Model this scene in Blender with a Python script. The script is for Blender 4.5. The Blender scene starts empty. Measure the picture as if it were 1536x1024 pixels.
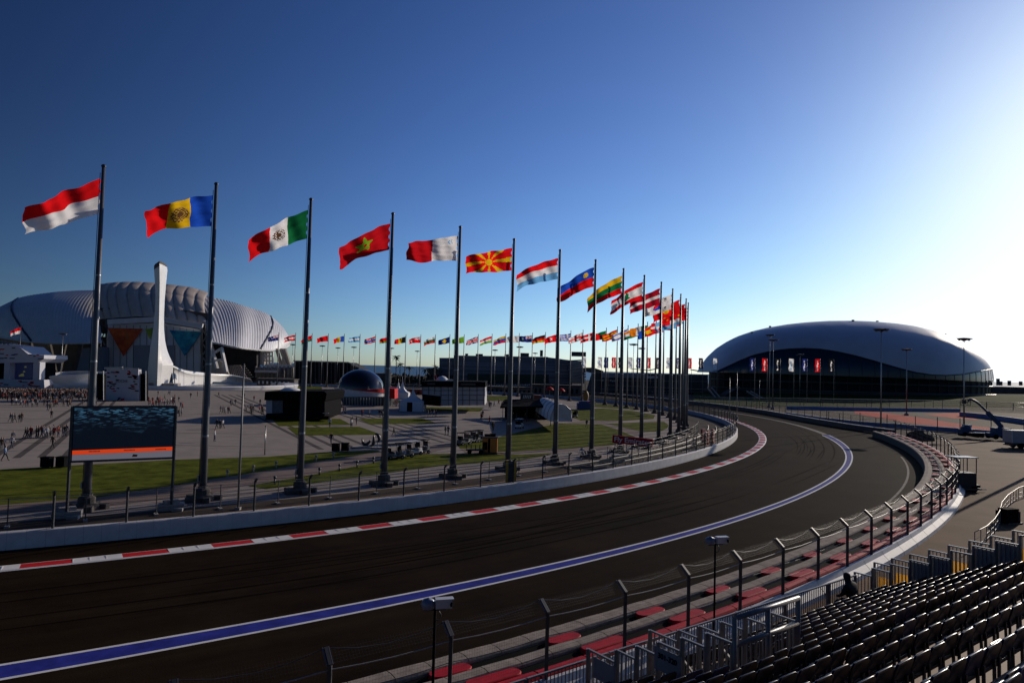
import bpy, bmesh, math, random
from mathutils import Vector, Matrix, noise
random.seed(7)
rnd = random.Random(11)
R_ = math.radians
scene = bpy.context.scene
COL = scene.collection

# ------------------------------------------------------------------ camera
F, OFF, H0 = 1030.0, 41.0, 12.0
pitch, roll = math.atan(OFF / F), R_(1.53)
cp, sp, cr, sr = math.cos(pitch), math.sin(pitch), math.cos(roll), math.sin(roll)
UP = Vector((0, -sp, cp)); FW = Vector((0, cp, sp)); XX = Vector((1, 0, 0))
def ray(px, py):
    x = (px - 768) / F; y = -(py - 512) / F
    return XX * (x * cr - y * sr) + UP * (x * sr + y * cr) + FW
def G(px, py, z=0.0):
    r = ray(px, py); t = (z - H0) / r.z
    return Vector((r.x * t, r.y * t, z))
def D(px, py, d):
    r = ray(px, py); t = d / r.y
    return Vector((r.x * t, d, H0 + r.z * t))
def proj(p):
    v = Vector(p) - Vector((0, 0, H0))
    f = v.dot(FW)
    if f <= 0.1: return None
    a = v.x / f; b = v.dot(UP) / f
    x = a * cr + b * sr; y = -a * sr + b * cr
    return (768 + F * x, 512 - F * y, f)
cam_d = bpy.data.cameras.new("camera"); cam = bpy.data.objects.new("camera", cam_d); COL.objects.link(cam)
rt = XX * cr + UP * sr; up = -XX * sr + UP * cr
m = Matrix.Identity(4)
for i in range(3):
    m[i][0] = rt[i]; m[i][1] = up[i]; m[i][2] = -FW[i]
m[2][3] = H0
cam.matrix_world = m
cam_d.sensor_width = 36; cam_d.sensor_fit = 'HORIZONTAL'; cam_d.lens = 36 * F / 1536
cam_d.clip_start = 0.2; cam_d.clip_end = 60000
scene.camera = cam

# ------------------------------------------------------------------ world & sun
SUN_AZ, SUN_EL = 45.5, 17.0
w = bpy.data.worlds.new("World"); scene.world = w; w.use_nodes = True
nt = w.node_tree; nt.nodes.clear()
out = nt.nodes.new('ShaderNodeOutputWorld'); bg = nt.nodes.new('ShaderNodeBackground'); sky = nt.nodes.new('ShaderNodeTexSky')
sky.sky_type = 'NISHITA'; sky.sun_disc = False
sky.sun_elevation = R_(SUN_EL); sky.sun_rotation = R_(SUN_AZ)
sky.altitude = 0; sky.air_density = 0.7; sky.dust_density = 0.38; sky.ozone_density = 3.0
sepc = nt.nodes.new('ShaderNodeSeparateColor'); comc = nt.nodes.new('ShaderNodeCombineColor'); nt.links.new(sky.outputs[0], sepc.inputs[0])
SKY_S = 0.1
for i, (g_, k_, top_) in enumerate(((1.40, 1.34, .93), (1.50, 1.52, .97), (1.48, 1.58, 1.02))):     # deep clear sky: contrast per channel
    a_ = nt.nodes.new('ShaderNodeMath'); a_.operation = 'MULTIPLY'; a_.inputs[1].default_value = SKY_S; nt.links.new(sepc.outputs[i], a_.inputs[0])
    b_ = nt.nodes.new('ShaderNodeMath'); b_.operation = 'POWER'; b_.inputs[1].default_value = g_; nt.links.new(a_.outputs[0], b_.inputs[0])
    c_ = nt.nodes.new('ShaderNodeMath'); c_.operation = 'MULTIPLY'; c_.inputs[1].default_value = k_ / SKY_S; nt.links.new(b_.outputs[0], c_.inputs[0])
    d_ = nt.nodes.new('ShaderNodeMath'); d_.operation = 'SMOOTH_MIN'; d_.inputs[1].default_value = top_ / SKY_S; d_.inputs[2].default_value = 1.35 / SKY_S; nt.links.new(c_.outputs[0], d_.inputs[0])
    nt.links.new(d_.outputs[0], comc.inputs[i])
# the clear sky is deeper away from the sun
wc = nt.nodes.new('ShaderNodeTexCoord'); dp_ = nt.nodes.new('ShaderNodeVectorMath'); dp_.operation = 'DOT_PRODUCT'
dp_.inputs[1].default_value = (math.sin(R_(SUN_AZ)) * math.cos(R_(SUN_EL)), math.cos(R_(SUN_AZ)) * math.cos(R_(SUN_EL)), math.sin(R_(SUN_EL)))
mr_ = nt.nodes.new('ShaderNodeMapRange'); mr_.interpolation_type = 'SMOOTHSTEP'
for i_, v_ in ((1, -.05), (2, .85), (3, .34), (4, 1.12)): mr_.inputs[i_].default_value = v_
vm_ = nt.nodes.new('ShaderNodeVectorMath'); vm_.operation = 'SCALE'
nt.links.new(wc.outputs['Generated'], dp_.inputs[0]); nt.links.new(dp_.outputs['Value'], mr_.inputs[0])
nt.links.new(comc.outputs[0], vm_.inputs[0]); nt.links.new(mr_.outputs[0], vm_.inputs['Scale']); nt.links.new(vm_.outputs[0], bg.inputs[0])
bg.inputs[1].default_value = SKY_S
nt.links.new(bg.outputs[0], out.inputs[0])
ld = bpy.data.lights.new("sun", 'SUN'); ld.energy = 3.2; ld.angle = R_(0.5); ld.color = (1.0, 0.87, 0.72)
lo = bpy.data.objects.new("sun", ld); COL.objects.link(lo)
sd = Vector((math.sin(R_(SUN_AZ)) * math.cos(R_(SUN_EL)), math.cos(R_(SUN_AZ)) * math.cos(R_(SUN_EL)), math.sin(R_(SUN_EL))))
lo.rotation_euler = sd.to_track_quat('Z', 'Y').to_euler(); lo.location = (60, 40, 80)
vs = scene.view_settings; vs.view_transform = 'Standard'; vs.look = 'None'; vs.gamma = 1; vs.exposure = 0.0

# ------------------------------------------------------------------ materials
MATS = {}
def mat(name, col, rough=0.6, metal=0.0, spec=0.5, var=0.0, scale=3.0, bump=0.0, bscale=20.0, col2=None, coords='pos', stretch=None):
    if name in MATS: return MATS[name]
    M = bpy.data.materials.new(name); M.use_nodes = True
    n = M.node_tree; b = n.nodes['Principled BSDF']
    b.inputs['Base Color'].default_value = (*col, 1); b.inputs['Roughness'].default_value = rough
    b.inputs['Metallic'].default_value = metal; b.inputs['Specular IOR Level'].default_value = spec
    geo = n.nodes.new('ShaderNodeNewGeometry'); src = geo.outputs['Position']
    if coords == 'obj':
        tc = n.nodes.new('ShaderNodeTexCoord'); src = tc.outputs['Object']
    if stretch:
        mp = n.nodes.new('ShaderNodeMapping'); mp.inputs['Scale'].default_value = stretch
        n.links.new(src, mp.inputs[0]); src = mp.outputs[0]
    if var > 0 or col2:
        tx = n.nodes.new('ShaderNodeTexNoise'); tx.inputs['Scale'].default_value = scale; tx.inputs['Detail'].default_value = 6
        tx.inputs['Roughness'].default_value = 0.65
        n.links.new(src, tx.inputs['Vector'])
        rp = n.nodes.new('ShaderNodeValToRGB')
        a = col; c = col2 or col
        lo_, hi_ = (1 - var), (1 + var)
        rp.color_ramp.elements[0].position = 0.34; rp.color_ramp.elements[1].position = 0.66
        rp.color_ramp.elements[0].color = (a[0] * lo_, a[1] * lo_, a[2] * lo_, 1)
        rp.color_ramp.elements[1].color = (min(1, c[0] * hi_), min(1, c[1] * hi_), min(1, c[2] * hi_), 1)
        n.links.new(tx.outputs[0], rp.inputs[0]); n.links.new(rp.outputs[0], b.inputs['Base Color'])
    if bump > 0:
        t2 = n.nodes.new('ShaderNodeTexNoise'); t2.inputs['Scale'].default_value = bscale; t2.inputs['Detail'].default_value = 4
        n.links.new(src, t2.inputs['Vector'])
        bp = n.nodes.new('ShaderNodeBump'); bp.inputs['Strength'].default_value = bump; bp.inputs['Distance'].default_value = 0.05
        n.links.new(t2.outputs[0], bp.inputs['Height']); n.links.new(bp.outputs[0], b.inputs['Normal'])
    MATS[name] = M
    return M
def fabric(name, col, trans=0.7):
    if name in MATS: return MATS[name]
    M = bpy.data.materials.new(name); M.use_nodes = True; n = M.node_tree; n.nodes.clear()
    o = n.nodes.new('ShaderNodeOutputMaterial'); d = n.nodes.new('ShaderNodeBsdfDiffuse'); t = n.nodes.new('ShaderNodeBsdfTranslucent'); mx = n.nodes.new('ShaderNodeMixShader')
    geo = n.nodes.new('ShaderNodeNewGeometry'); tx = n.nodes.new('ShaderNodeTexNoise'); tx.inputs['Scale'].default_value = 1.6; tx.inputs['Detail'].default_value = 3
    n.links.new(geo.outputs['Position'], tx.inputs['Vector'])
    rp = n.nodes.new('ShaderNodeValToRGB')
    rp.color_ramp.elements[0].color = (col[0] * .82, col[1] * .82, col[2] * .82, 1); rp.color_ramp.elements[1].color = (min(1, col[0] * 1.12), min(1, col[1] * 1.12), min(1, col[2] * 1.12), 1)
    n.links.new(tx.outputs[0], rp.inputs[0])
    n.links.new(rp.outputs[0], d.inputs[0]); n.links.new(rp.outputs[0], t.inputs[0]); mx.inputs[0].default_value = trans
    n.links.new(d.outputs[0], mx.inputs[1]); n.links.new(t.outputs[0], mx.inputs[2]); n.links.new(mx.outputs[0], o.inputs[0])
    MATS[name] = M
    return M
def emit(name, col, s):
    if name in MATS: return MATS[name]
    M = bpy.data.materials.new(name); M.use_nodes = True; b = M.node_tree.nodes['Principled BSDF']
    b.inputs['Base Color'].default_value = (0.01, 0.01, 0.012, 1); b.inputs['Roughness'].default_value = 0.4
    b.inputs['Emission Color'].default_value = (*col, 1); b.inputs['Emission Strength'].default_value = s
    MATS[name] = M
    return M
def netting(name, col, cell=0.18, wire=0.12):
    """woven wire: thin dark wires on a UV grid (metres), open between"""
    M = bpy.data.materials.new(name); M.use_nodes = True; n = M.node_tree; n.nodes.clear()
    o = n.nodes.new('ShaderNodeOutputMaterial'); tr = n.nodes.new('ShaderNodeBsdfTransparent'); pb = n.nodes.new('ShaderNodeBsdfPrincipled'); mx = n.nodes.new('ShaderNodeMixShader')
    pb.inputs['Base Color'].default_value = (*col, 1); pb.inputs['Metallic'].default_value = 0.2; pb.inputs['Roughness'].default_value = 0.6
    uv = n.nodes.new('ShaderNodeUVMap'); sx = n.nodes.new('ShaderNodeSeparateXYZ'); n.links.new(uv.outputs[0], sx.inputs[0])
    outs = []
    for i in (0, 1):
        a = n.nodes.new('ShaderNodeMath'); a.operation = 'MULTIPLY'; a.inputs[1].default_value = 1 / cell; n.links.new(sx.outputs[i], a.inputs[0])
        f = n.nodes.new('ShaderNodeMath'); f.operation = 'FRACT'; n.links.new(a.outputs[0], f.inputs[0])
        l = n.nodes.new('ShaderNodeMath'); l.operation = 'LESS_THAN'; l.inputs[1].default_value = wire; n.links.new(f.outputs[0], l.inputs[0]); outs.append(l)
    mm = n.nodes.new('ShaderNodeMath'); mm.operation = 'MAXIMUM'; n.links.new(outs[0].outputs[0], mm.inputs[0]); n.links.new(outs[1].outputs[0], mm.inputs[1])
    n.links.new(mm.outputs[0], mx.inputs[0]); n.links.new(tr.outputs[0], mx.inputs[1]); n.links.new(pb.outputs[0], mx.inputs[2]); n.links.new(mx.outputs[0], o.inputs[0])
    MATS[name] = M
    return M

def asphalt():
    M = bpy.data.materials.new('track_asphalt'); M.use_nodes = True; n = M.node_tree; b = n.nodes['Principled BSDF']
    geo = n.nodes.new('ShaderNodeNewGeometry'); sub = n.nodes.new('ShaderNodeVectorMath'); sub.operation = 'SUBTRACT'; sub.inputs[1].default_value = (-120.3, 191.7, 0)
    n.links.new(geo.outputs['Position'], sub.inputs[0]); ln = n.nodes.new('ShaderNodeVectorMath'); ln.operation = 'LENGTH'; n.links.new(sub.outputs[0], ln.inputs[0])
    sx = n.nodes.new('ShaderNodeSeparateXYZ'); n.links.new(sub.outputs[0], sx.inputs[0]); at = n.nodes.new('ShaderNodeMath'); at.operation = 'ARCTAN2'; n.links.new(sx.outputs[1], at.inputs[0]); n.links.new(sx.outputs[0], at.inputs[1])
    ml = n.nodes.new('ShaderNodeMath'); ml.operation = 'MULTIPLY'; ml.inputs[1].default_value = 7.0; n.links.new(at.outputs[0], ml.inputs[0])
    cb = n.nodes.new('ShaderNodeCombineXYZ'); n.links.new(ln.outputs['Value'], cb.inputs[0]); n.links.new(ml.outputs[0], cb.inputs[1])
    t1 = n.nodes.new('ShaderNodeTexNoise'); t1.inputs['Scale'].default_value = .55; t1.inputs['Detail'].default_value = 7; t1.inputs['Roughness'].default_value = .7; n.links.new(cb.outputs[0], t1.inputs[0])
    t2 = n.nodes.new('ShaderNodeTexNoise'); t2.inputs['Scale'].default_value = .12; t2.inputs['Detail'].default_value = 8; t2.inputs['Roughness'].default_value = .7; n.links.new(geo.outputs['Position'], t2.inputs[0])
    t3 = n.nodes.new('ShaderNodeTexNoise'); t3.inputs['Scale'].default_value = 14; t3.inputs['Detail'].default_value = 3; n.links.new(geo.outputs['Position'], t3.inputs[0])
    ad = n.nodes.new('ShaderNodeMath'); ad.operation = 'MULTIPLY_ADD'; ad.inputs[1].default_value = .55; n.links.new(t2.outputs[0], ad.inputs[0]); m1 = n.nodes.new('ShaderNodeMath'); m1.operation = 'MULTIPLY'; m1.inputs[1].default_value = .45; n.links.new(t1.outputs[0], m1.inputs[0]); n.links.new(m1.outputs[0], ad.inputs[2])
    rp = n.nodes.new('ShaderNodeValToRGB'); rp.color_ramp.elements[0].position = .36; rp.color_ramp.elements[1].position = .64
    rp.color_ramp.elements[0].color = (.0072, .0044, .0025, 1); rp.color_ramp.elements[1].color = (.0280, .0182, .0106, 1); n.links.new(ad.outputs[0], rp.inputs[0]); n.links.new(rp.outputs[0], b.inputs[0])
    rr = n.nodes.new('ShaderNodeMapRange'); rr.inputs[3].default_value = .68; rr.inputs[4].default_value = .9; n.links.new(t1.outputs[0], rr.inputs[0]); n.links.new(rr.outputs[0], b.inputs['Roughness'])
    b.inputs['Specular IOR Level'].default_value = .012; b.inputs['Specular Tint'].default_value = (1, .72, .5, 1)
    bp = n.nodes.new('ShaderNodeBump'); bp.inputs['Strength'].default_value = .3; bp.inputs['Distance'].default_value = .04; n.links.new(t3.outputs[0], bp.inputs['Height']); n.links.new(bp.outputs[0], b.inputs['Normal'])
    return M
ASPH = asphalt()
ROAD = mat('service_asphalt_mat', (0.065, 0.050, 0.038), 0.85, spec=0.05, var=0.28, scale=0.25, bump=0.3, bscale=12)
YARD = mat('yard_asphalt_mat', (0.150, 0.092, 0.055), 0.85, spec=0.06, var=0.25, scale=0.12, bump=0.3, bscale=10)
EARTH = mat('ground_mat', (0.085, 0.07, 0.055), 0.95, spec=0.04, var=0.3, scale=0.05)
PAVE = mat('paving_mat', (0.31, 0.265, 0.232), 0.85, spec=0.08, var=0.12, scale=0.35)
PAVE2 = mat('path_mat', (0.21, 0.16, 0.14), 0.85, spec=0.08, var=0.12, scale=0.5)
DSTRIPE = mat('dark_paving_mat', (0.10, 0.085, 0.078), 0.85, spec=0.08, var=0.12, scale=0.5)
GRASS = mat('grass_mat', (0.068, 0.084, 0.006), 0.95, spec=0.03, var=0.35, scale=0.5, bump=0.6, bscale=6, col2=(0.100, 0.112, 0.012))
RED = mat('red_paint', (0.55, 0.016, 0.018), 0.6, spec=0.12, var=0.18, scale=2.5)
WHITE = mat('white_paint', (0.72, 0.71, 0.70), 0.55, spec=0.2, var=0.08, scale=1.2)
WORN = mat('worn_white_paint', (0.20, 0.18, 0.165), 0.8, spec=0.05, var=0.35, scale=1.6)
BLUE = mat('blue_paint', (0.030, 0.038, 0.26), 0.7, spec=0.05, var=0.28, scale=0.9)
WALLW = mat('wall_white_concrete', (0.52, 0.51, 0.52), 0.6, var=0.10, scale=1.1, bump=0.1, bscale=8)
WALLB = mat('wall_blue_paint', (0.10, 0.19, 0.42), 0.55, var=0.12, scale=1.0)
CONC = mat('concrete_mat', (0.33, 0.30, 0.28), 0.8, var=0.2, scale=1.5, bump=0.2)
DCONC = mat('dark_concrete_mat', (0.075, 0.065, 0.058), 0.85, var=0.3, scale=2)
STEEL = mat('grey_steel', (0.30, 0.31, 0.33), 0.38, metal=0.75, var=0.1, scale=2)
POLE = mat('pole_steel', (0.10, 0.104, 0.118), 0.42, metal=0.3, var=0.12, scale=1.5)
DSTEEL = mat('dark_steel', (0.055, 0.058, 0.066), 0.45, metal=0.5, var=0.15, scale=2)
GALV = mat('galvanised_steel', (0.22, 0.215, 0.21), 0.45, metal=0.15, var=0.15, scale=5)
BLACK = mat('black_plastic', (0.007, 0.007, 0.009), 0.8, spec=.03, var=0.2, scale=3)
RUBBER = mat('black_rubber', (0.006, 0.006, 0.007), 0.9, spec=.03, var=0.2, scale=3)
CONVEY = mat('grey_barrier_cover', (0.29, 0.245, 0.21), 0.85, spec=0.08, var=0.22, scale=2.2, bump=0.2, bscale=9)
REDPL = mat('red_barrier_plastic', (0.43, 0.010, 0.020), 0.6, spec=0.1, var=0.22, scale=1.5)
ORANGE = mat('orange_paint', (0.62, 0.20, 0.025), 0.5, var=0.1)
YELLOW = mat('yellow_board', (0.62, 0.36, 0.06), 0.6, var=0.2, scale=2.0)
ROADLINE = mat('yellow_road_paint', (0.30, 0.17, 0.06), 0.7, var=0.3, scale=1.5)
SEATM = mat('dark_blue_seat_plastic', (0.0020, 0.0034, 0.020), 0.30, spec=0.28, var=0.15, scale=4)
TENT = mat('white_tent_fabric', (0.75, 0.76, 0.80), 0.7, var=0.05)
GLASSD = mat('dark_glass', (0.012, 0.02, 0.035), 0.08, spec=0.8)
SEA = mat('sea_mat', (0.012, 0.055, 0.10), 0.42, spec=0.25, var=0.1, scale=0.01)
NET = netting('wire_netting', (0.04, 0.04, 0.04), 0.10, 0.035)

# ------------------------------------------------------------------ mesh builder
class MB:
    def __init__(s): s.v = []; s.f = []; s.mi = []; s.sm = []; s.uv = None
    def add(s, vs, fs, mi=0, smooth=False):
        b = len(s.v); s.v += [tuple(v) for v in vs]
        for f in fs:
            s.f.append([b + i for i in f]); s.mi.append(mi); s.sm.append(smooth)
        return s
    def box(s, c, size, rz=0.0, mi=0, M=None):
        hx, hy, hz = size[0] / 2, size[1] / 2, size[2] / 2
        c = Vector(c); Rm = M if M else Matrix.Rotation(rz, 3, 'Z')
        vs = [c + Rm @ Vector((x * hx, y * hy, z * hz)) for z in (-1, 1) for x, y in ((-1, -1), (1, -1), (1, 1), (-1, 1))]
        return s.add(vs, [(3, 2, 1, 0), (4, 5, 6, 7), (0, 1, 5, 4), (1, 2, 6, 5), (2, 3, 7, 6), (3, 0, 4, 7)], mi)
    def tube(s, pts, r, n=8, mi=0, smooth=True, caps=True):
        pts = [Vector(p) for p in pts]; rs = r if isinstance(r, (list, tuple)) else [r] * len(pts)
        vs = []; prev = None
        for i, p in enumerate(pts):
            t = (pts[min(i + 1, len(pts) - 1)] - pts[max(i - 1, 0)]).normalized()
            ref = Vector((0, 0, 1)) if abs(t.z) < 0.95 else Vector((1, 0, 0))
            if prev is not None and abs(prev.dot(t)) < 0.95: ref = prev
            b = (ref - t * ref.dot(t)).normalized(); c = t.cross(b); prev = b
            vs += [p + (b * math.cos(2 * math.pi * k / n) + c * math.sin(2 * math.pi * k / n)) * rs[i] for k in range(n)]
        fs = [(i * n + k, i * n + (k + 1) % n, (i + 1) * n + (k + 1) % n, (i + 1) * n + k) for i in range(len(pts) - 1) for k in range(n)]
        s.add(vs, fs, mi, smooth)
        if caps:
            b = len(s.v) - len(vs)
            s.f.append([b + k for k in reversed(range(n))]); s.mi.append(mi); s.sm.append(False)
            s.f.append([b + (len(pts) - 1) * n + k for k in range(n)]); s.mi.append(mi); s.sm.append(False)
        return s
    def bar(s, a, b, wd, ht=None, mi=0):
        a, b = Vector(a), Vector(b); ht = ht or wd; t = b - a; L = t.length
        if L < 1e-6: return s
        t.normalize(); ref = Vector((0, 0, 1)) if abs(t.z) < 0.98 else Vector((1, 0, 0))
        y = ref.cross(t).normalized(); z = t.cross(y)
        Mx = Matrix((t, y, z)).transposed()
        return s.box((a + b) / 2, (L, wd, ht), mi=mi, M=Mx)
    def lathe(s, prof, n=24, c=(0, 0, 0), mi=0, smooth=True, arc=None):
        vs = []; c = Vector(c); a0, a1 = arc or (0, 2 * math.pi); full = arc is None
        m_ = n if full else n + 1
        for r, z in prof:
            vs += [c + Vector((r * math.cos(a0 + (a1 - a0) * k / n), r * math.sin(a0 + (a1 - a0) * k / n), z)) for k in range(m_)]
        fs = [(i * m_ + k, i * m_ + (k + 1) % m_, (i + 1) * m_ + (k + 1) % m_, (i + 1) * m_ + k) for i in range(len(prof) - 1) for k in range(n)]
        return s.add(vs, fs, mi, smooth)
    def prism(s, poly, z0, z1, mi=0, top=None):
        n = len(poly); vs = [Vector((p[0], p[1], z0)) for p in poly] + [Vector((p[0], p[1], z1)) for p in poly]
        s.add(vs, [(i, (i + 1) % n, n + (i + 1) % n, n + i) for i in range(n)] + [tuple(range(n - 1, -1, -1))], mi)
        return s.add([Vector((p[0], p[1], z1)) for p in poly], [tuple(range(n))], mi if top is None else top)
    def slab(s, poly3, thick):      # polygon in 3D extruded along vector
        n = len(poly3); th = Vector(thick); vs = [Vector(p) for p in poly3] + [Vector(p) + th for p in poly3]
        return s.add(vs, [(i, (i + 1) % n, n + (i + 1) % n, n + i) for i in range(n)] + [tuple(range(n - 1, -1, -1)), tuple(range(n, 2 * n))], 0)
    def grid(s, P, mi=0, smooth=True, mif=None):
        nu, nv = len(P), len(P[0]); b = len(s.v)
        for row in P: s.v += [tuple(p) for p in row]
        for i in range(nu - 1):
            for j in range(nv - 1):
                s.f.append([b + i * nv + j, b + (i + 1) * nv + j, b + (i + 1) * nv + j + 1, b + i * nv + j + 1])
                s.mi.append(mif(i, j) if mif else mi); s.sm.append(smooth)
        return s
    def build(s, name, mats, parent=None, origin=None, fix=True):
        me = bpy.data.meshes.new(name); o = Vector(origin) if origin is not None else Vector((0, 0, 0))
        me.from_pydata([tuple(Vector(v) - o) for v in s.v], [], s.f)
        mats = mats if isinstance(mats, (list, tuple)) else [mats]
        for M in mats: me.materials.append(M)
        me.polygons.foreach_set('material_index', s.mi); me.polygons.foreach_set('use_smooth', s.sm)
        if fix:
            bm = bmesh.new(); bm.from_mesh(me); bmesh.ops.recalc_face_normals(bm, faces=bm.faces); bm.to_mesh(me); bm.free()
        if s.uv:
            uvl = me.uv_layers.new(name='UVMap')
            for li, l in enumerate(me.loops): uvl.data[li].uv = s.uv[l.vertex_index]
        me.update()
        ob = bpy.data.objects.new(name, me); COL.objects.link(ob)
        if parent is not None: ob.parent = parent
        else: ob.location = o
        return ob
def tag(o, label=None, cat=None, group=None, kind=None):
    if label: o['label'] = label
    if cat: o['category'] = cat
    if group: o['group'] = group
    if kind: o['kind'] = kind
    return o
def empty(name, loc, label, cat, group=None, rz=0.0):
    o = bpy.data.objects.new(name, None); COL.objects.link(o); o.location = loc; o.rotation_euler = (0, 0, rz)
    o.empty_display_size = 0.5
    return tag(o, label, cat, group)
KIDS = {}
def copy_tree(o, parent=None):
    c = o.copy(); COL.objects.link(c)
    if parent is not None: c.parent = parent
    for ch in [x for x in o.children]: copy_tree(ch, c)
    return c
def struct(name, mb, mats, label=None):
    o = mb.build(name, mats); o['kind'] = 'structure'
    return o
def polyface(mb, pts, mi=0):
    mb.add(pts, [tuple(range(len(pts)))], mi)
ORD = 'zeroth first second third fourth fifth sixth seventh eighth ninth tenth eleventh twelfth thirteenth fourteenth fifteenth sixteenth seventeenth eighteenth nineteenth twentieth'.split()
TENS = {2: 'twenty', 3: 'thirty', 4: 'forty', 5: 'fifty', 6: 'sixty'}
def ordinal(n):
    if n <= 20: return ORD[n]
    t, u = divmod(n, 10)
    return TENS[t][:-1] + 'ieth' if u == 0 else TENS[t] + '-' + ORD[u]
def text_mesh(name, body, size, M, material, parent, extrude=0.01, shear=0.0, align='CENTER', bold=0.0):
    cu = bpy.data.curves.new(name, 'FONT'); cu.body = body; cu.size = size; cu.align_x = align; cu.align_y = 'CENTER'; cu.extrude = extrude; cu.shear = shear; cu.offset = bold
    cu.resolution_u = 3
    t = bpy.data.objects.new(name + '_curve', cu); COL.objects.link(t)
    bpy.context.view_layer.update()
    me = bpy.data.meshes.new_from_object(t.evaluated_get(bpy.context.evaluated_depsgraph_get()))
    bpy.data.objects.remove(t); bpy.data.curves.remove(cu)
    me.name = name; me.transform(M); me.materials.clear(); me.materials.append(material)
    o = bpy.data.objects.new(name, me); COL.objects.link(o); o.parent = parent
    return o

# ------------------------------------------------------------------ the ring geometry of the place
CX, CY = -120.3, 191.7
def pol(R, th, z=0.0):
    a = R_(th); return Vector((CX + R * math.cos(a), CY + R * math.sin(a), z))
def q(k, th, lo=-62, hi=-3):
    t = max(lo, min(hi, th)) / 10
    return k[0] * t * t + k[1] * t + k[2]
def r_wall(th): return q((-0.1156, -0.7664, 173.143), th, -64, -33)
def r_kerb(th): return q((-0.0365, -0.0576, 179.6987), th, -66, 3)
def r_blu(th): return q((-0.1137, -1.2019, 189.7187), th, -66, -12)
def r_bll(th): return q((0.0584, 0.0654, 192.924), th, -66, -12) if th < -12 else q((0.0584, 0.0654, 192.924), th, -66, 5)
def r_bar(th): return q((0.0546, -0.0987, 201.0863), th, -66, -10)
def frange(a, b, n): return [a + (b - a) * i / n for i in range(n + 1)]
def strip(mb, r0, r1, ths, z=0.0, mi=0, mif=None):
    P = [[pol(r0(t) if callable(r0) else r0, t, z), pol(r1(t) if callable(r1) else r1, t, z)] for t in ths]
    mb.grid(P, mi, False, mif)
    return mb

# ================================================================== SETTING
g = MB(); polyface(g, [(-1500, -60, -.06), (1500, -60, -.06), (1500, 900, -.06), (-1500, 900, -.06)]); struct('ground', g, EARTH)
g = MB(); polyface(g, [(-40000, 620, -.9), (40000, 620, -.9), (40000, 50000, -.9), (-40000, 50000, -.9)])
struct('sea', g, SEA)
g = MB(); g.lathe([(0.01, 0), (164.9, 0)], 180, (CX, CY, 0), smooth=False); struct('plaza', g, PAVE)
g = MB(); strip(g, 164.9, r_wall, frange(-80, 200, 200)); struct('service_road', g, ROAD)
g = MB(); strip(g, r_wall, lambda t: r_bar(t) + 3.3 if t < -14 else 203.5, frange(-80, -14.01, 100)); strip(g, r_wall, 203.5, frange(-14.01, 150, 160))
struct('track', g, ASPH)
# yellow line on the service road and three short bars
g = MB(); strip(g, 168.1, 168.35, frange(-62, -30, 60), .006)
for k in range(3): strip(g, 168.6, 172.2, [-54.0 + k * .42, -53.85 + k * .42], .006)
struct('service_road_markings', g, ROADLINE)
# kerb: red and white
ths = []; t = -66.0; per = math.degrees(2.55 / 179.0); seg = []
k = MB(); n = 0
while t < 4:
    c = (n % 2)
    # red blocks are inset a hand's breadth from the kerb's edges
    for j in range(3):
        a, b = t + per * j / 3, t + per * (j + 1) / 3
        P = []
        for tt in (a, b):
            Ro = r_kerb(tt); Ri = Ro - 1.35
            P.append([pol(Ri, tt, .012), pol(Ri + .12, tt, .03), pol(Ro - .14, tt, .06), pol(Ro, tt, .01)])
        k.grid(P, 0, False, (lambda i, jj, c=c: 1 if (c and jj == 1) else 0))
        if not c:
            k.box(pol(r_kerb(a) - .7, a, .052), (.9, .05, .02), R_(a), 0)
    t += per; n += 1
struct('kerb', k, [WHITE, RED])
# blue line with white edges, then a worn pale strip
b = MB(); TH = frange(-66, -14.6, 90)
strip(b, lambda t: r_blu(t), lambda t: r_blu(t) + .2, TH, .006, 1)
strip(b, lambda t: r_blu(t) + .2, lambda t: r_bll(t) - .2, TH, .006, 0)
strip(b, lambda t: r_bll(t) - .2, lambda t: r_bll(t), TH, .006, 1)
strip(b, lambda t: r_bll(t) - 1.2, lambda t: r_bll(t), frange(-14.58, 12, 40), .006, 2)
struct('track_markings', b, [BLUE, WHITE, WORN])
# drain line in front of the outer barrier
g = MB(); strip(g, lambda t: r_bar(t) - 1.9, lambda t: r_bar(t) - 1.65, frange(-46, -25, 40), .006); struct('drain_line', g, WORN)
# seams in the asphalt
g = MB()
def ground_line(pts, wd, z, mi=0):
    P = [G(x, y, z) for x, y in pts]
    for A, B in zip(P, P[1:]):
        d = (B - A).normalized(); nn_ = Vector((-d.y, d.x, 0)) * wd / 2
        polyface(g, [A - nn_, B - nn_, B + nn_, A + nn_], mi)
ground_line([(1111, 661), (1160, 656), (1236, 652), (1282, 647)], .5, .008); ground_line([(1150, 659), (1215, 660)], .25, .008); ground_line([(660, 800), (860, 771), (1010, 740), (1120, 705), (1200, 668), (1215, 652)], .12, .008)
struct('asphalt_joint', g, mat('asphalt_seam', (.004, .0028, .002), .9, spec=.01))
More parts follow.
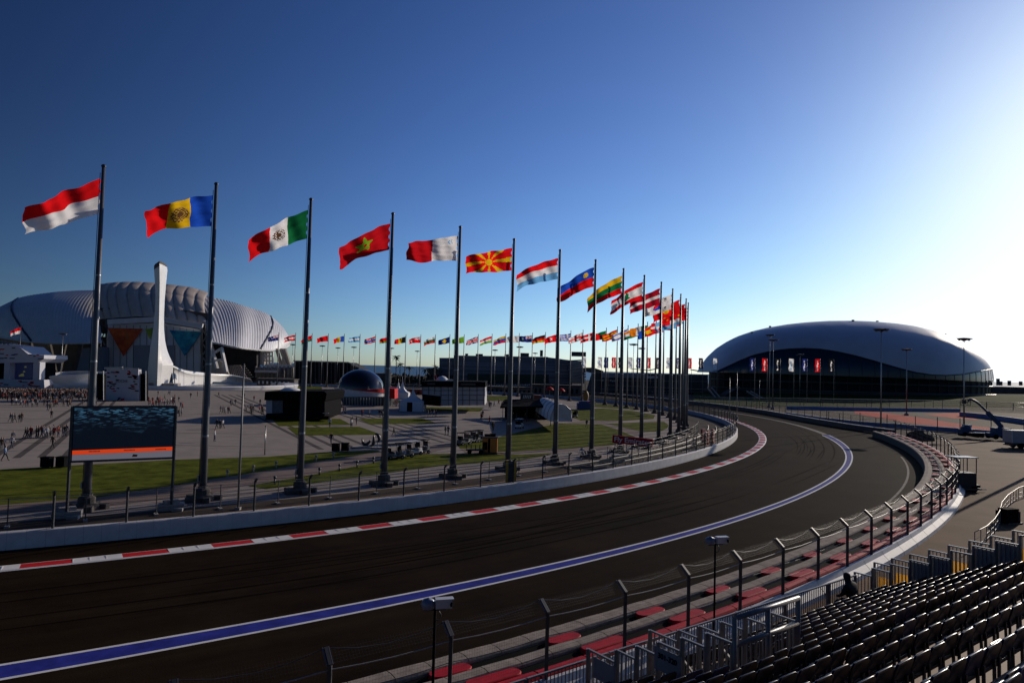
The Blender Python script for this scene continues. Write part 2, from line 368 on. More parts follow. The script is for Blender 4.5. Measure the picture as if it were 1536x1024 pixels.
# rubber laid down by tyres, in pairs that drift across the bend
g = MB(); rt_g = random.Random(19)
for i in range(16):
    a0 = rt_g.uniform(-62, -14); ln = rt_g.uniform(5, 16); ra = rt_g.uniform(182.2, 189.5); rb = ra + rt_g.uniform(-2.2, 2.2)
    for off in (0, 1.55):
        wd = rt_g.uniform(.16, .28); P = []
        for t in frange(a0, min(a0 + ln, 2), 14):
            u = (t - a0) / ln; R = ra + (rb - ra) * u * u + off; w_ = wd * math.sin(math.pi * min(1, max(0, u)) * .98 + .03)
            P.append([pol(R - w_ / 2, t, .004 + .0002 * i), pol(R + w_ / 2, t, .004 + .0002 * i)])
        g.grid(P, 0, False)
struct('tyre_marks', g, mat('tyre_rubber', (.0052, .0034, .0024), .9, spec=.008, var=.3, scale=1.2))
# yard right of the track, a step higher
g = MB(); P = []
for t in frange(-75, -15, 60):
    P.append([pol(r_bar(t) + 3.6, t, -.05), pol(r_bar(t) + 3.6, t, .3), pol(r_bar(t) + 60, t, .3)])
g.grid(P, 0, False); struct('yard', g, YARD)

def patch(mb, pts, z=.02, mi=0): polyface(mb, [G(x, y, z) for x, y in pts], mi)
lawns = [
 [(-60, 709), (0, 703.6), (264, 689), (400, 684.5), (480, 678.5), (569, 675), (569, 677), (485, 690.5), (400, 705.6), (314, 719), (150, 745), (0, 756.6), (-60, 762)],
 [(372, 728), (476, 710), (573, 691), (600, 685), (640, 680.5), (676, 680), (780, 681), (830, 679), (815, 684), (780, 690), (661, 698), (562, 712), (468, 724), (400, 733)],
 [(686, 666), (741, 657), (780, 647), (837, 634.5), (902, 636), (930, 645), (953, 655), (945, 661), (918, 667), (850, 672), (772, 677), (735, 677), (690, 672)],
 [(858, 613.6), (905, 612), (950, 616), (983, 622.5), (980, 628), (930, 631), (871, 630.6), (856, 624)],
 [(910, 635), (996, 632), (1003, 637), (1001, 642), (991, 646.5), (965, 647.5)],
 [(890, 605), (928, 608), (962, 613), (950, 614), (888, 610)],
 [(408.5, 629.4), (510, 627.7), (527, 636.5), (418.6, 638.7)],
 [(431, 641), (539, 639.6), (573, 651.5), (446, 653)],
 [(537, 627.7), (633.6, 626.9), (655.6, 634.5), (555.7, 636)],
 [(729, 593), (763, 594), (766, 601), (729, 601)], [(635, 610), (726, 611), (720, 617), (640, 616)],
 [(431, 580), (481, 578.5), (484, 584), (430, 585)], [(596, 600), (640, 601), (640, 604), (596, 604)]]
g = MB()
for L in lawns: patch(g, L)
struct('lawn', g, GRASS)
g = MB()   # pinkish paths through the lawns
for L in ([(314, 719.5), (400, 706), (485, 691), (569, 677.5), (640, 668), (700, 662), (690, 668), (640, 680), (573, 690.5), (476, 709.5), (372, 727.5), (300, 742), (150, 760), (0, 772), (-40, 774), (-40, 763), (0, 757.5), (150, 745.5)],
          [(690, 673), (740, 677.5), (850, 672.5), (930, 666), (1000, 655), (1000, 661), (900, 675), (830, 678.5), (700, 680)],
          [(835, 634), (870, 631), (935, 632), (910, 634.5), (965, 648), (955, 654), (932, 645), (903, 635.5)]):
    patch(g, L, .008)
struct('path', g, PAVE2)
g = MB()   # dark bands in the paving
def band(a, b, wpx, n, gap):
    A = G(*a); B = G(*b); d = (B - A).normalized(); nrm = Vector((-d.y, d.x, 0))
    for i in range(n):
        o = nrm * (gap * i)
        polyface(g, [A + o + Vector((0, 0, .006)), B + o + Vector((0, 0, .006)), B + o + nrm * wpx + Vector((0, 0, .006)), A + o + nrm * wpx + Vector((0, 0, .006))])
band((320, 592), (478, 674), .8, 4, 2.4)
band((500, 619), (640, 664), .8, 4, 2.4)
band((140, 592), (-20, 688), .8, 4, 2.4)
band((196, 606), (-40, 606.5), .5, 1, 1)
for yy in (597, 604, 615, 628, 643, 662):
    band((-30, yy - (1.4 if yy < 640 else -1)), (395 if yy > 610 else 330, yy + 8), .35, 1, 1)
struct('paving_bands', g, DSTRIPE)
# red and blue painted run-off beyond the track
g = MB()
patch(g, [(1282, 616), (1322, 618), (1400, 629), (1450, 637), (1500, 643), (1490, 648), (1440, 643), (1370, 635), (1322, 627), (1282, 620)], .02)
patch(g, [(1385, 621), (1440, 618.5), (1460, 626), (1470, 630), (1430, 627)], .02)
struct('run_off_paint', g, mat('red_run_off', (0.46, 0.03, 0.016), .85, spec=.05, var=.2, scale=.3))
g = MB(); patch(g, [(1100, 612), (1290, 612), (1536, 620), (1600, 640), (1600, 652), (1440, 648), (1290, 636), (1150, 618)], .0); struct('run_off', g, ROAD)

# grass bank under the ice arena
g = MB(); P = []
for i in range(41):
    px = 1040 + i * 16
    row = []
    for (yy, d) in ((606 + (px - 1040) * .006, None), (593, 374), (588, 432)):
        if d is None: row.append(G(px, yy + 2, .0))
        else: row.append(D(px, yy + (px - 1250) * .0267 * .4, d))
    P.append(row)
g.grid(P, 0, True); struct('grass_bank', g, mat('bank_grass', (0.028, 0.050, 0.006), .95, spec=.03, var=.35, scale=.06, bump=.4, bscale=2))
# ================================================================== BARRIERS AND FENCES
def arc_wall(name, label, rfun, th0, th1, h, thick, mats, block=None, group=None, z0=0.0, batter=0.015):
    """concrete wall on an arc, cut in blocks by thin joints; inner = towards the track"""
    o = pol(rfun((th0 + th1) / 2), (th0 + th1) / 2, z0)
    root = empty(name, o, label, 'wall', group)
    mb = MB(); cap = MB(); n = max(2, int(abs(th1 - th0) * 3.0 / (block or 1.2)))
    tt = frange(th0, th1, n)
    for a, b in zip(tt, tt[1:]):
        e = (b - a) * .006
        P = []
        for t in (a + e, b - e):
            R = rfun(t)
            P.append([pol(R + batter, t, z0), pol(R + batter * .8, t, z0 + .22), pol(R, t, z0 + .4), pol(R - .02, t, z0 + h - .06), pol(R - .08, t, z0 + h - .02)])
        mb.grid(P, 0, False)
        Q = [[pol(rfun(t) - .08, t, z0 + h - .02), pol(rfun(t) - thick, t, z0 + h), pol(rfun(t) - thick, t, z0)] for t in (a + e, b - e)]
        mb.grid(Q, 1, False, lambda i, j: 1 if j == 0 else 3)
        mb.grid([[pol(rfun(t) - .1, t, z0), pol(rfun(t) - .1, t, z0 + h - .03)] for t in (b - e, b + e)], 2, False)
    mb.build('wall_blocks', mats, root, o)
    return root
def debris_fence(name, label, rfun, th0, th1, step_m, z0, z1, bend, cables, post_r=.055, net=True, post_mat=None, sag=.12, cat='fence', hidden=None, feet=False):
    o = pol(rfun((th0 + th1) / 2), (th0 + th1) / 2, z0)
    root = empty(name, o, label, cat)
    pm = post_mat or DSTEEL
    Rm = rfun((th0 + th1) / 2); dth = math.degrees(step_m / Rm); n = int(abs(th1 - th0) / dth)
    tt = [th0 + (th1 - th0) * i / n for i in range(n + 1)]
    if len(tt) > 100: raise Exception('too many posts ' + name)
    for t in tt:
        R = rfun(t); pb = MB()
        if bend:
            zb = z1 - abs(bend) * .8
            pb.bar(pol(R, t, z0), pol(R, t, zb), post_r * 2, post_r * 2.4)
            pb.bar(pol(R, t, zb - .02), pol(R + bend, t, z1), post_r * 1.9, post_r * 2.6)
            for s in (-1, 1): pb.bar(pol(R, t + s * .025, zb), pol(R + bend, t + s * .025, z1 + .02), .03, .06, 1)
        else:
            pb.bar(pol(R, t, z0), pol(R, t, z1), post_r * 2)
        if feet: pb.box(pol(R, t, z0 + .06), (.7, .28, .12), R_(t), 2)
        pb.build('post', [pm, mat('post_arm_steel', (.13, .13, .14), .5, metal=.2), CONC], root, o)
    for zc, rad, mi in cables:
        cb = MB(); pts = []
        for a, b in zip(tt, tt[1:]):
            for f in (0, .25, .5, .75):
                t = a + (b - a) * f; R = rfun(t); s = sag * 4 * f * (1 - f)
                zz = zc - s * (.6 if zc > z1 - .1 else .15)
                rr = R + (bend if zc > z1 - .1 else 0)
                pts.append(pol(rr, t, zz))
        pts.append(pol(rfun(tt[-1]) + (bend if zc > z1 - .1 else 0), tt[-1], zc))
        cb.tube(pts, rad, 5); cb.build('cable', GALV if mi else DSTEEL, root, o)
    if net:
        nb = MB(); P = []; uv = []
        L = 0; last = None
        fine = frange(th0, th1, n * 3)
        zt = z1 - abs(bend) * .8 if bend else z1 - .03
        for t in fine:
            R = rfun(t); p = pol(R + (.03 if bend > 0 else -.03), t, z0 + .05)
            if last is not None: L += (p - last).length
            last = p
            col = [p, pol(R + (.03 if bend > 0 else -.03), t, zt)]; u = [(L, 0), (L, zt - z0)]
            if bend: col.append(pol(R + bend, t, z1)); u.append((L, z1 - z0 + .2))
            P.append(col); uv += u
        nb.grid(P, 0, False); nb.uv = uv
        nb.build('wire_mesh', NET, root, o, fix=False)
    return root

# inner wall (white, its painted top catching the sun) and its debris fence
arc_wall('track_wall', 'long low white concrete wall along the inside of the track below the flagpoles', r_wall, -66, 118, 1.08, .5, [WALLW, WALLW, DCONC, mat('wall_shade_blue', (.20, .33, .52), .6, var=.12)], 1.0)  # pale blue on the plaza side is the white wall's shade, put into colour
debris_fence('debris_fence', 'tall wire debris fence standing on the white wall on the inside of the track', lambda t: r_wall(t) - .3, -65, -4, 4.1 * 1.0, 1.05, 3.45, .35,
             [(3.45, .012, 0), (3.0, .014, 1), (2.45, .011, 0), (1.9, .011, 0), (1.4, .011, 0)], post_r=.05)
debris_fence('debris_fence', 'far stretch of wire debris fence curving away behind the near flagpoles', lambda t: r_wall(t) - .3, -3.6, 100, 5.2, 1.05, 3.45, .35,
             [(3.45, .02, 0), (3.0, .02, 0)], post_r=.06, net=True)
o = G(766, 726.5, 0); yp = empty('marshal_post', o, 'yellow upright panels on the service road in front of the sixth flagpole', 'marshal post')
for x in (-.42, .42):
    mb = MB(); mb.prism([(x - .13, -.1), (x + .13, -.1), (x + .13, .1), (x - .13, .1)], 0, 2.5); mb.build('yellow_panel', mat('marshal_yellow', (.62, .33, .015), .6, var=.15), yp)
mb = MB(); mb.prism([(-.29, -.06), (.29, -.06), (.29, .06), (-.29, .06)], .1, 2.4); mb.build('grey_panel', DSTEEL, yp)
# low rail fence between plaza and service road
debris_fence('rail_fence', 'low grey wire rail fence along the foot of the flagpoles', lambda t: 166.6, -64, -16, 4.6, 0.0, 2.0, 0,
             [(1.95, .02, 1), (1.45, .012, 0), (1.0, .012, 0), (.5, .012, 0)], post_r=.03, net=False, post_mat=DSTEEL, sag=.05, feet=True)
# two steel guard rails in front of the far flagpoles
for i, (rr, zz, lab) in enumerate(((168.6, .75, 'upper galvanised guard rail curving past the red advertising board'), (170.2, .6, 'lower galvanised guard rail on the service road side of the board'))):
    o = pol(rr, -30, 0); root = empty('guard_rail', o, lab, 'guard rail', 'guard rails by the service road')
    mb = MB()
    for j, t in enumerate(frange(-41 + i, -14, 30)):
        mb.box(pol(rr, t, zz / 2), (.1, .1, zz), R_(t))
    mb.build('rail_posts', DSTEEL, root, o)
    mb = MB(); P = [[pol(rr + .06, t, zz - .16), pol(rr + .14, t, zz - .08), pol(rr + .06, t, zz), pol(rr + .14, t, zz + .08), pol(rr + .06, t, zz + .16)] for t in frange(-41 + i, -14, 70)]
    mb.grid(P, 0, True); mb.build('rail', mat('weathered_rail', (.10, .10, .105), .6, metal=.1, var=.2, scale=3), root, o)

# ------------------------------------------------------------------ outer barrier: two grey rows, red caps, red back row
def outer_barrier():
    th0, th1 = -64, -14.2
    o = pol(203, -45, 0)
    root = empty('crash_barrier', o, 'long grey and red energy absorbing crash barrier along the outside of the bend', 'barrier')
    def row(name, off, wd, h, m_, seg=1.5, gapf=.02):
        mb = MB(); d = math.degrees(seg / 204); t = th0
        while t < th1:
            a, b_ = t, min(t + d * (1 - gapf), th1); P = []
            for tt in (a, (a + b_) / 2, b_):
                R = r_bar(tt) + off; jit = .012 * math.sin(tt * 37)
                P.append([pol(R, tt, 0), pol(R - .01, tt, h - .1), pol(R + .05, tt, h - .02 + jit), pol(R + wd / 2, tt, h + .015 + jit), pol(R + wd - .05, tt, h - .02 + jit), pol(R + wd, tt, h - .1), pol(R + wd, tt, 0)])
            mb.grid(P, 0, False); t += d
        # rounded end cap at the far end
        R = r_bar(th1) + off + wd / 2
        c = pol(R, th1, 0); mb.lathe([(wd / 2 * .99, 0), (wd / 2 * .99, h - .05), (wd / 2 - .06, h), (0.01, h + .01)], 14, c)
        return mb.build(name, m_, root, o)
    row('front_row', 0, .8, 1.2, CONVEY)
    row('middle_row', 1.50, .62, 1.2, CONVEY)
    row('back_row', 2.76, .52, 1.16, REDPL, 2.4, .03)
    # dark flexible sheet down the face
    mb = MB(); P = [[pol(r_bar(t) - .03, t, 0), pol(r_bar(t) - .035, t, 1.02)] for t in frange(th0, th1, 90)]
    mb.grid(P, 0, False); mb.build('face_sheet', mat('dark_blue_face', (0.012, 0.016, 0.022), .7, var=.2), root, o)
    # near-black sheets across the gaps so they read dark and red rounded plastic pieces at intervals
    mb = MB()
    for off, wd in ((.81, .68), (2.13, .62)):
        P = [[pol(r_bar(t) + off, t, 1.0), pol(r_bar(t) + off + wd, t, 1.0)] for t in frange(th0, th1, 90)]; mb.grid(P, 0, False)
    mb.build('gap_dark_sheet', RUBBER, root, o)
    t = th0 + .3; n = 0
    while t < th1 - .4 and n < 96:
        for off, wd, ln, sh in ((1.15, .64, 1.7, 0), (2.45, .62, 2.3, .28)):
            mb = MB(); tt = t + sh; R = r_bar(tt) + off; half = math.degrees(ln / 2 / R); hw = wd / 2; rr = math.degrees(hw / R)
            pts = []
            for k in range(9):
                a = -math.pi / 2 + math.pi * k / 8; pts.append((R + hw * math.sin(a), tt + half - rr + rr * math.cos(a)))
            for k in range(9):
                a = math.pi / 2 + math.pi * k / 8; pts.append((R + hw * math.sin(a), tt - half + rr + rr * math.cos(a)))
            lo_ = [pol(r, x, .4) for r, x in pts]; hi = [pol(r, x, 1.14) for r, x in pts]; hi2 = [pol(R + (r - R) * .90, tt + (x - tt) * .97, 1.17) for r, x in pts]
            k = len(pts)
            mb.add(lo_ + hi + hi2, [(i, (i + 1) % k, k + (i + 1) % k, k + i) for i in range(k)] + [(k + i, k + (i + 1) % k, 2 * k + (i + 1) % k, 2 * k + i) for i in range(k)] + [tuple(range(2 * k, 3 * k))], 0, False)
            mb.build('red_connector', REDPL, root, o); n += 1
        t += math.degrees(5.4 / 204)
    # far end: cross ties over the gaps
    for t in frange(-38, -16, 26):
        mb = MB(); mb.bar(pol(r_bar(t) + .78, t, 1.17), pol(r_bar(t) + 1.53, t, 1.17), .16, .06); mb.build('tie_strap', WHITE, root, o)
    return root
outer_barrier()
def r_owall(t): return r_bar(t) + 3.6
arc_o = empty('barrier_wall', pol(206, -45, 0), 'pale sunlit concrete wall carrying the outer debris fence in front of the grandstand', 'wall')
mb = MB(); n = 56; tt = frange(-66, -14.2, n)
for a, b_ in zip(tt, tt[1:]):
    e = (b_ - a) * .008
    P = [[pol(r_owall(t) - .25, t, 0), pol(r_owall(t) - .22, t, 1.04), pol(r_owall(t) - .18, t, 1.1), pol(r_owall(t) + .0, t, 1.1), pol(r_owall(t) + .1, t, .85), pol(r_owall(t) + .42, t, .55), pol(r_owall(t) + .45, t, .3)] for t in (a + e, b_ - e)]
    mb.grid(P, 0, False)
    mb.grid([[pol(r_owall(t) - .02, t, 1.08), pol(r_owall(t) + .08, t, .85), pol(r_owall(t) + .4, t, .55), pol(r_owall(t) + .43, t, .3)] for t in (b_ - e, b_ + e)], 1, False)
mb.build('wall_blocks', [WALLW, DCONC], arc_o, pol(206, -45, 0))
debris_fence('debris_fence', 'tall wire debris fence with bent posts between the outer barrier and the grandstand', lambda t: r_owall(t) - .1, -65, -15, 3.95, 1.05, 3.75, -.42,
             [(3.75, .014, 0), (3.28, .022, 1), (2.6, .012, 0), (1.95, .012, 0)], post_r=.052, post_mat=mat('fence_post_steel', (0.05, 0.054, 0.062), .5, metal=.15, var=.2), sag=.45)

# main outside wall running on to the far end of the bend
mwpts = [Vector((82.0, 147, 0)), Vector((80.8, 152.8, 0)), Vector((79.7, 161.8, 0)), Vector((79.2, 172, 0)), Vector((79.0, 185.6, 0)), Vector((79.5, 200, 0)), Vector((79.6, 213.3, 0)), Vector((78.4, 230, 0)), Vector((76.1, 250, 0)), Vector((71, 275, 0)), Vector((62, 305, 0)), Vector((48, 335, 0)), Vector((28, 362, 0)), Vector((-5, 385, 0)), Vector((-45, 400, 0)), Vector((-90, 408, 0))]
o = mwpts[0]; root = empty('outer_wall', o, 'dark blue shaded wall with a pale top along the far outside of the bend', 'wall')
def wall_poly(pts, h, thick, root, o, mats, z0=0.0, top=.1):
    a = MB(); c = MB()
    L = [p + Vector((0, 0, z0)) for p in pts]
    for i in range(len(pts) - 1):
        d = (pts[i + 1] - pts[i]).normalized(); nn = Vector((-d.y, d.x, 0)) * thick / 2
        d0 = (pts[i] - pts[i - 1]).normalized() if i else d; n0 = Vector((-d0.y, d0.x, 0)) * thick / 2
        A, B = L[i], L[i + 1]; H = Vector((0, 0, h - top)); T = Vector((0, 0, h)); ex = nn * 1.12
        a.add([A - nn, B - nn, B - nn + H, A - nn + H, A + nn, B + nn, B + nn + H, A + nn + H], [(0, 1, 2, 3), (5, 4, 7, 6), (0, 3, 7, 4), (1, 5, 6, 2)])
        c.add([A - ex + H, B - ex + H, B - ex + T, A - ex + T, A + ex + H, B + ex + H, B + ex + T, A + ex + T], [(0, 1, 2, 3), (5, 4, 7, 6), (3, 2, 6, 7), (0, 4, 5, 1), (0, 3, 7, 4), (1, 5, 6, 2)])
    a.build('wall_face', mats[0], root, o); c.build('coping', mats[1], root, o)
wall_poly(mwpts, 1.25, .5, root, o, [mat('navy_wall_shade', (0.022, 0.034, 0.055), .55, var=.15), WHITE])  # dark navy face carries the wall's bluish shade in its colour
def poly_fence(name, label, pts, step, z0, z1, post_r=.05, net=True, pm=None, rails=(), cat='fence'):
    o = pts[0].copy(); root = empty(name, o, label, cat)
    S = []; acc = 0; uvL = [0]
    for a, b in zip(pts, pts[1:]):
        L = (b - a).length; k = max(1, round(L / step))
        for i in range(k): S.append(a + (b - a) * i / k)
    S.append(pts[-1])
    for p in S[:100]:
        mb = MB(); mb.bar(p + Vector((0, 0, z0)), p + Vector((0, 0, z1)), post_r * 2); mb.build('post', pm or DSTEEL, root, o)
    for zc, r in rails:
        mb = MB(); mb.tube([p + Vector((0, 0, zc)) for p in S], r, 5); mb.build('rail', pm or GALV, root, o)
    if net:
        nb = MB(); P = []; uv = []; L = 0
        for i, p in enumerate(S):
            if i: L += (p - S[i - 1]).length
            P.append([p + Vector((0, 0, z0)), p + Vector((0, 0, z1))]); uv += [(L, 0), (L, z1 - z0)]
        nb.grid(P, 0, False); nb.uv = uv; nb.build('wire_mesh', NET, root, o, fix=False)
    return root
poly_fence('debris_fence', 'grey debris fence standing on the dark outer wall below the ice arena', [p + Vector((.35, 0, 0)) for p in mwpts[:11]], 4.5, 0, 3.4, .05, True, None, ((3.4, .03), (2.5, .02)))
# blue walls of the run-off area
def bluewall(label, px, h=1.1, white=False):
    pts = [G(x, y, 0) for x, y in px]; root = empty('blue_wall', pts[0], label, 'wall', 'blue walls of the run-off area')
    wall_poly(pts, h, .5, root, pts[0], [WALLB, WHITE if white else WALLB])
bluewall('long blue wall in front of the red run-off strip', [(1180, 623), (1230, 631), (1290, 638), (1373, 644), (1440, 649), (1530, 656)], 1.1, True)
bluewall('distant blue wall behind the red run-off strip', [(1180, 614), (1280, 616), (1360, 617), (1440, 618)], 1.3)
bluewall('blue wall with white top behind the boom lift', [(1440, 624), (1480, 628), (1536, 636), (1600, 645)], 1.5, True)
def px_fence(label, px, h, step, **k):
    return poly_fence('wire_fence', label, [G(x, y, 0) for x, y in px], step, 0, h, .06, **k)
px_fence('wire fence behind the blue wall of the run-off', [(1240, 637), (1290, 641), (1373, 647), (1440, 651), (1536, 658)], 3.6, 5)
px_fence('far wire fence in front of the grass bank', [(1180, 611), (1280, 612), (1360, 613), (1440, 614), (1560, 618)], 3.6, 9, rails=((3.5, .06),))
px_fence('pale low fence at the foot of the grass bank', [(1050, 607), (1120, 608), (1200, 608.5), (1300, 609.5), (1400, 611), (1560, 615)], 3.0, 12, rails=((3.0, .12), (2.2, .08), (1.2, .08)))
# crowd barrier on the yard at the right edge
poly_fence('crowd_barrier', 'curved steel crowd barrier on the brown yard at the right edge', [G(x, y, .3) - Vector((0, 0, .3)) for x, y in ((1462, 822), (1480, 812), (1492, 800), (1500, 786), (1503, 772), (1512, 760), (1528, 748), (1556, 738))], 1.6, .3, 1.45, .022, False, GALV, ((1.43, .03), (.5, .015), (.9, .012)))
# ================================================================== FLAGPOLES AND FLAGS
RP, HP, DTH, TH0 = 163.3, 27.4, 3.0769, -57.56
FC = {'red': (0.82, 0.010, 0.014), 'dred': (0.52, 0.008, 0.014), 'maroon': (0.44, 0.010, 0.026), 'white': (0.82, 0.81, 0.82), 'blue': (0.015, 0.085, 0.55), 'lblue': (0.16, 0.44, 0.78),
      'navy': (0.012, 0.024, 0.17), 'green': (0.010, 0.17, 0.055), 'lgreen': (0.18, 0.42, 0.02), 'yellow': (0.78, 0.47, 0.012), 'gold': (0.62, 0.38, 0.05), 'black': (0.012, 0.012, 0.014), 'orange': (0.78, 0.22, 0.01), 'brown': (0.15, 0.07, 0.03)}
FMAT = {k: fabric('flag_' + k, v) for k, v in FC.items()}
FKEYS = list(FC)
def hs(*cs): return lambda u, v: cs[min(len(cs) - 1, int(v * len(cs)))]
def vsn(*cs): return lambda u, v: cs[min(len(cs) - 1, int(u * len(cs)))]
def plus(base, fn):
    return lambda u, v: fn(u, v) or base(u, v)
def disc(cu, cv, r, c, asp=1.8): return lambda u, v: c if math.hypot((u - cu) * asp, v - cv) < r else None
def emblem(cu, cv, r, c1, c2, asp=1.9):
    def f(u, v):
        x, y = (u - cu) * asp, v - cv; d = math.hypot(x, y)
        if d < r:
            k = math.sin(x * 60) * math.cos(y * 55) + .6 * math.sin(d * 90)
            return c1 if (k > -.1 or d < r * .35) else c2
        return None
    return f
def starout(cu, cv, r, c, asp=1.85):
    P = [(r * math.sin(2 * math.pi * 2 * i / 5), -r * math.cos(2 * math.pi * 2 * i / 5)) for i in range(5)]
    def f(u, v):
        x, y = (u - cu) * asp, v - cv
        for i in range(5):
            ax, ay = P[i]; bx, by = P[(i + 1) % 5]; dx, dy = bx - ax, by - ay
            t = max(0, min(1, ((x - ax) * dx + (y - ay) * dy) / (dx * dx + dy * dy)))
            if math.hypot(x - ax - t * dx, y - ay - t * dy) < .035: return c
        return None
    return f
def rays(u, v):
    x, y = (u - .5) * 1.9, v - .5; d = math.hypot(x, y)
    if d < .16: return 'yellow'
    if d < .2: return 'red'
    a = math.atan2(y, x) % (math.pi / 4)
    a = min(a, math.pi / 4 - a)
    return 'yellow' if a < .13 else 'red'
def cedar(u, v):
    x, y = (u - .5) * 1.9, v - .25
    return 'green' if 0 < y < .45 and abs(x) < .04 + y * .36 * (1 if int(y * 9) % 2 else .75) else None
def taeguk(u, v):
    x, y = (u - .5) * 1.8, v - .5; d = math.hypot(x, y)
    if d < .26: return 'red' if y < .09 * math.sin(x * 12) else 'blue'
    for sx in (-1, 1):
        for sy in (-1, 1):
            X, Y = x - sx * .52, y - sy * .3
            if abs(X) < .09 and abs(Y) < .11 and int((Y + .11) * 27) % 2 == 0: return 'black'
    return None
def nordic(bg, c, w=.09, cu=.36):
    return lambda u, v: c if abs(u - cu) < w * .6 or abs(v - .5) < w else bg
def union(u, v):
    x, y = u - .5, v - .5
    if abs(x) < .05 or abs(y) < .09: return 'red'
    if abs(x) < .09 or abs(y) < .16: return 'white'
    if abs(abs(x) - abs(y)) < .05: return 'red'
    if abs(abs(x) - abs(y)) < .11: return 'white'
    return 'navy'
def ensign(bg, mark):
    def f(u, v):
        if u < .5 and v < .5: return union(u * 2, v * 2)
        return mark(u, v) or bg
    return f
stars = lambda c: (lambda u, v: c if any(math.hypot((u - a) * 1.9, v - b) < .07 for a, b in ((.75, .2), (.75, .8), (.62, .48), (.87, .42), (.25, .78))) else None)
def greek(u, v):
    if u < .4 and v < .55: return 'white' if abs(u - .2) < .05 or abs(v - .27) < .06 else 'blue'
    return ('blue', 'white')[int(v * 9) % 2]
def georgia(u, v):
    if abs(u - .5) < .06 or abs(v - .5) < .09: return 'red'
    x, y = abs(u - .5) - .27, abs(v - .5) - .28
    return 'red' if (abs(x) < .02 and abs(y) < .1) or (abs(y) < .035 and abs(x) < .055) else 'white'
NEAR = [
 (hs('red', 'white'), 'red over white', .44), (plus(vsn('blue', 'yellow', 'red'), emblem(.5, .52, .27, 'brown', 'gold')), 'blue, yellow and red with an emblem', .22),
 (plus(vsn('green', 'white', 'red'), emblem(.5, .5, .22, 'brown', 'white')), 'green, white and red with an emblem', .46), (plus(hs('dred'), starout(.5, .5, .27, 'lgreen')), 'dark red with a green star', .36),
 (plus(vsn('white', 'dred'), emblem(.15, .22, .11, 'white', 'lblue')), 'white and dark red halves', .13), (rays, 'red with yellow sun rays', .18),
 (hs('red', 'white', 'lblue'), 'red, white and pale blue stripes', .32), (plus(hs('blue', 'red'), emblem(.22, .27, .13, 'yellow', 'gold')), 'blue over red with a gold crown', .44),
 (hs('yellow', 'green', 'red'), 'yellow, green and red stripes', .48), (plus(lambda u, v: 'white' if .25 < v < .75 else 'red', cedar), 'red and white with a green tree', .45),
 (lambda u, v: 'white' if .4 < v < .6 else 'maroon', 'maroon with a thin white stripe', .40), (plus(hs('white'), taeguk), 'white with a red and blue disc', .35),
 (plus(hs('red'), disc(.5, .5, .2, 'yellow')), 'red with a yellow sun disc', .40), (plus(hs('red'), stars('yellow')), 'red with small yellow stars', .35),
 (plus(lambda u, v: 'white' if .3 < u < .7 else 'red', disc(.5, .5, .2, 'red')), 'red, white, red upright bands', .3)]
FARD = {15: (hs('lblue'), 'plain sky blue'), 16: (hs('white', 'red'), 'white over red'), 17: (hs('lblue', 'white', 'lblue'), 'sky blue and white stripes'), 18: (plus(hs('red'), nordic('red', 'white')), 'red with white cross, farthest right'),
 19: (lambda u, v: 'yellow' if .25 < v < .75 else 'red', 'red, wide yellow, red stripes'), 20: (vsn('red', 'yellow', 'blue'), 'red, yellow and blue upright bands'), 21: (vsn('green', 'white', 'orange'), 'green, white and orange bands'),
 22: (hs('orange', 'white', 'green'), 'orange, white and green stripes'), 23: (lambda u, v: 'blue' if .12 < v < .26 or .74 < v < .88 else 'white', 'white with two blue stripes'), 24: (hs('red', 'yellow', 'red', 'yellow', 'red'), 'red and yellow multi stripes'),
 25: (lambda u, v: 'green' if u + v < .7 else ('red' if u > .4 else 'black'), 'green, black and red'), 26: (nordic('red', 'white'), 'red with a thin white cross'), 27: (georgia, 'white with red crosses'), 28: (greek, 'blue and white narrow stripes'),
 29: (plus(hs('red'), emblem(.5, .5, .25, 'white', 'red')), 'red with a white flower'), 30: (hs('black', 'red', 'yellow'), 'black, red and yellow stripes'), 31: (ensign('navy', emblem(.75, .55, .2, 'green', 'white')), 'navy with crosses and a green shield'),
 32: (plus(hs('white'), emblem(.5, .45, .2, 'gold', 'white')), 'white with a small gold mark'), 33: (hs('yellow', 'blue', 'red'), 'yellow, blue and red stripes'), 34: (hs('red', 'white', 'lgreen'), 'red, white and light green stripes'),
 35: (union, 'red, white and blue crossed'), 36: (plus(hs('lgreen'), disc(.5, .5, .25, 'yellow')), 'light green with a yellow centre'), 37: (plus(hs('navy'), emblem(.45, .5, .32, 'yellow', 'yellow')), 'deep blue with a yellow shape'),
 38: (hs('white', 'green', 'red'), 'white, green and red stripes'), 39: (ensign('red', emblem(.75, .5, .2, 'white', 'green')), 'red with a white shield'), 40: (vsn('black', 'yellow', 'red'), 'black, yellow and red bands'),
 41: (lambda u, v: 'red' if v < .66 else 'lgreen', 'red above a light green stripe'), 42: (lambda u, v: 'red' if v < .3 or v > .78 else ('white' if abs(v - .55) > .15 else 'blue'), 'red with blue and white stripes'), 43: (hs('lblue', 'white', 'lblue'), 'pale blue, white, pale blue'),
 44: (vsn('blue', 'yellow', 'red'), 'small blue, yellow and red bands'), 45: (plus(hs('red'), emblem(.5, .5, .16, 'black', 'dred')), 'plain red with a dark mark'), 46: (lambda u, v: 'red' if v < .6 else 'green', 'red over green'),
 47: (hs('red', 'white', 'red'), 'red, white, red stripes'), 48: (ensign('navy', stars('white')), 'navy with white stars')}
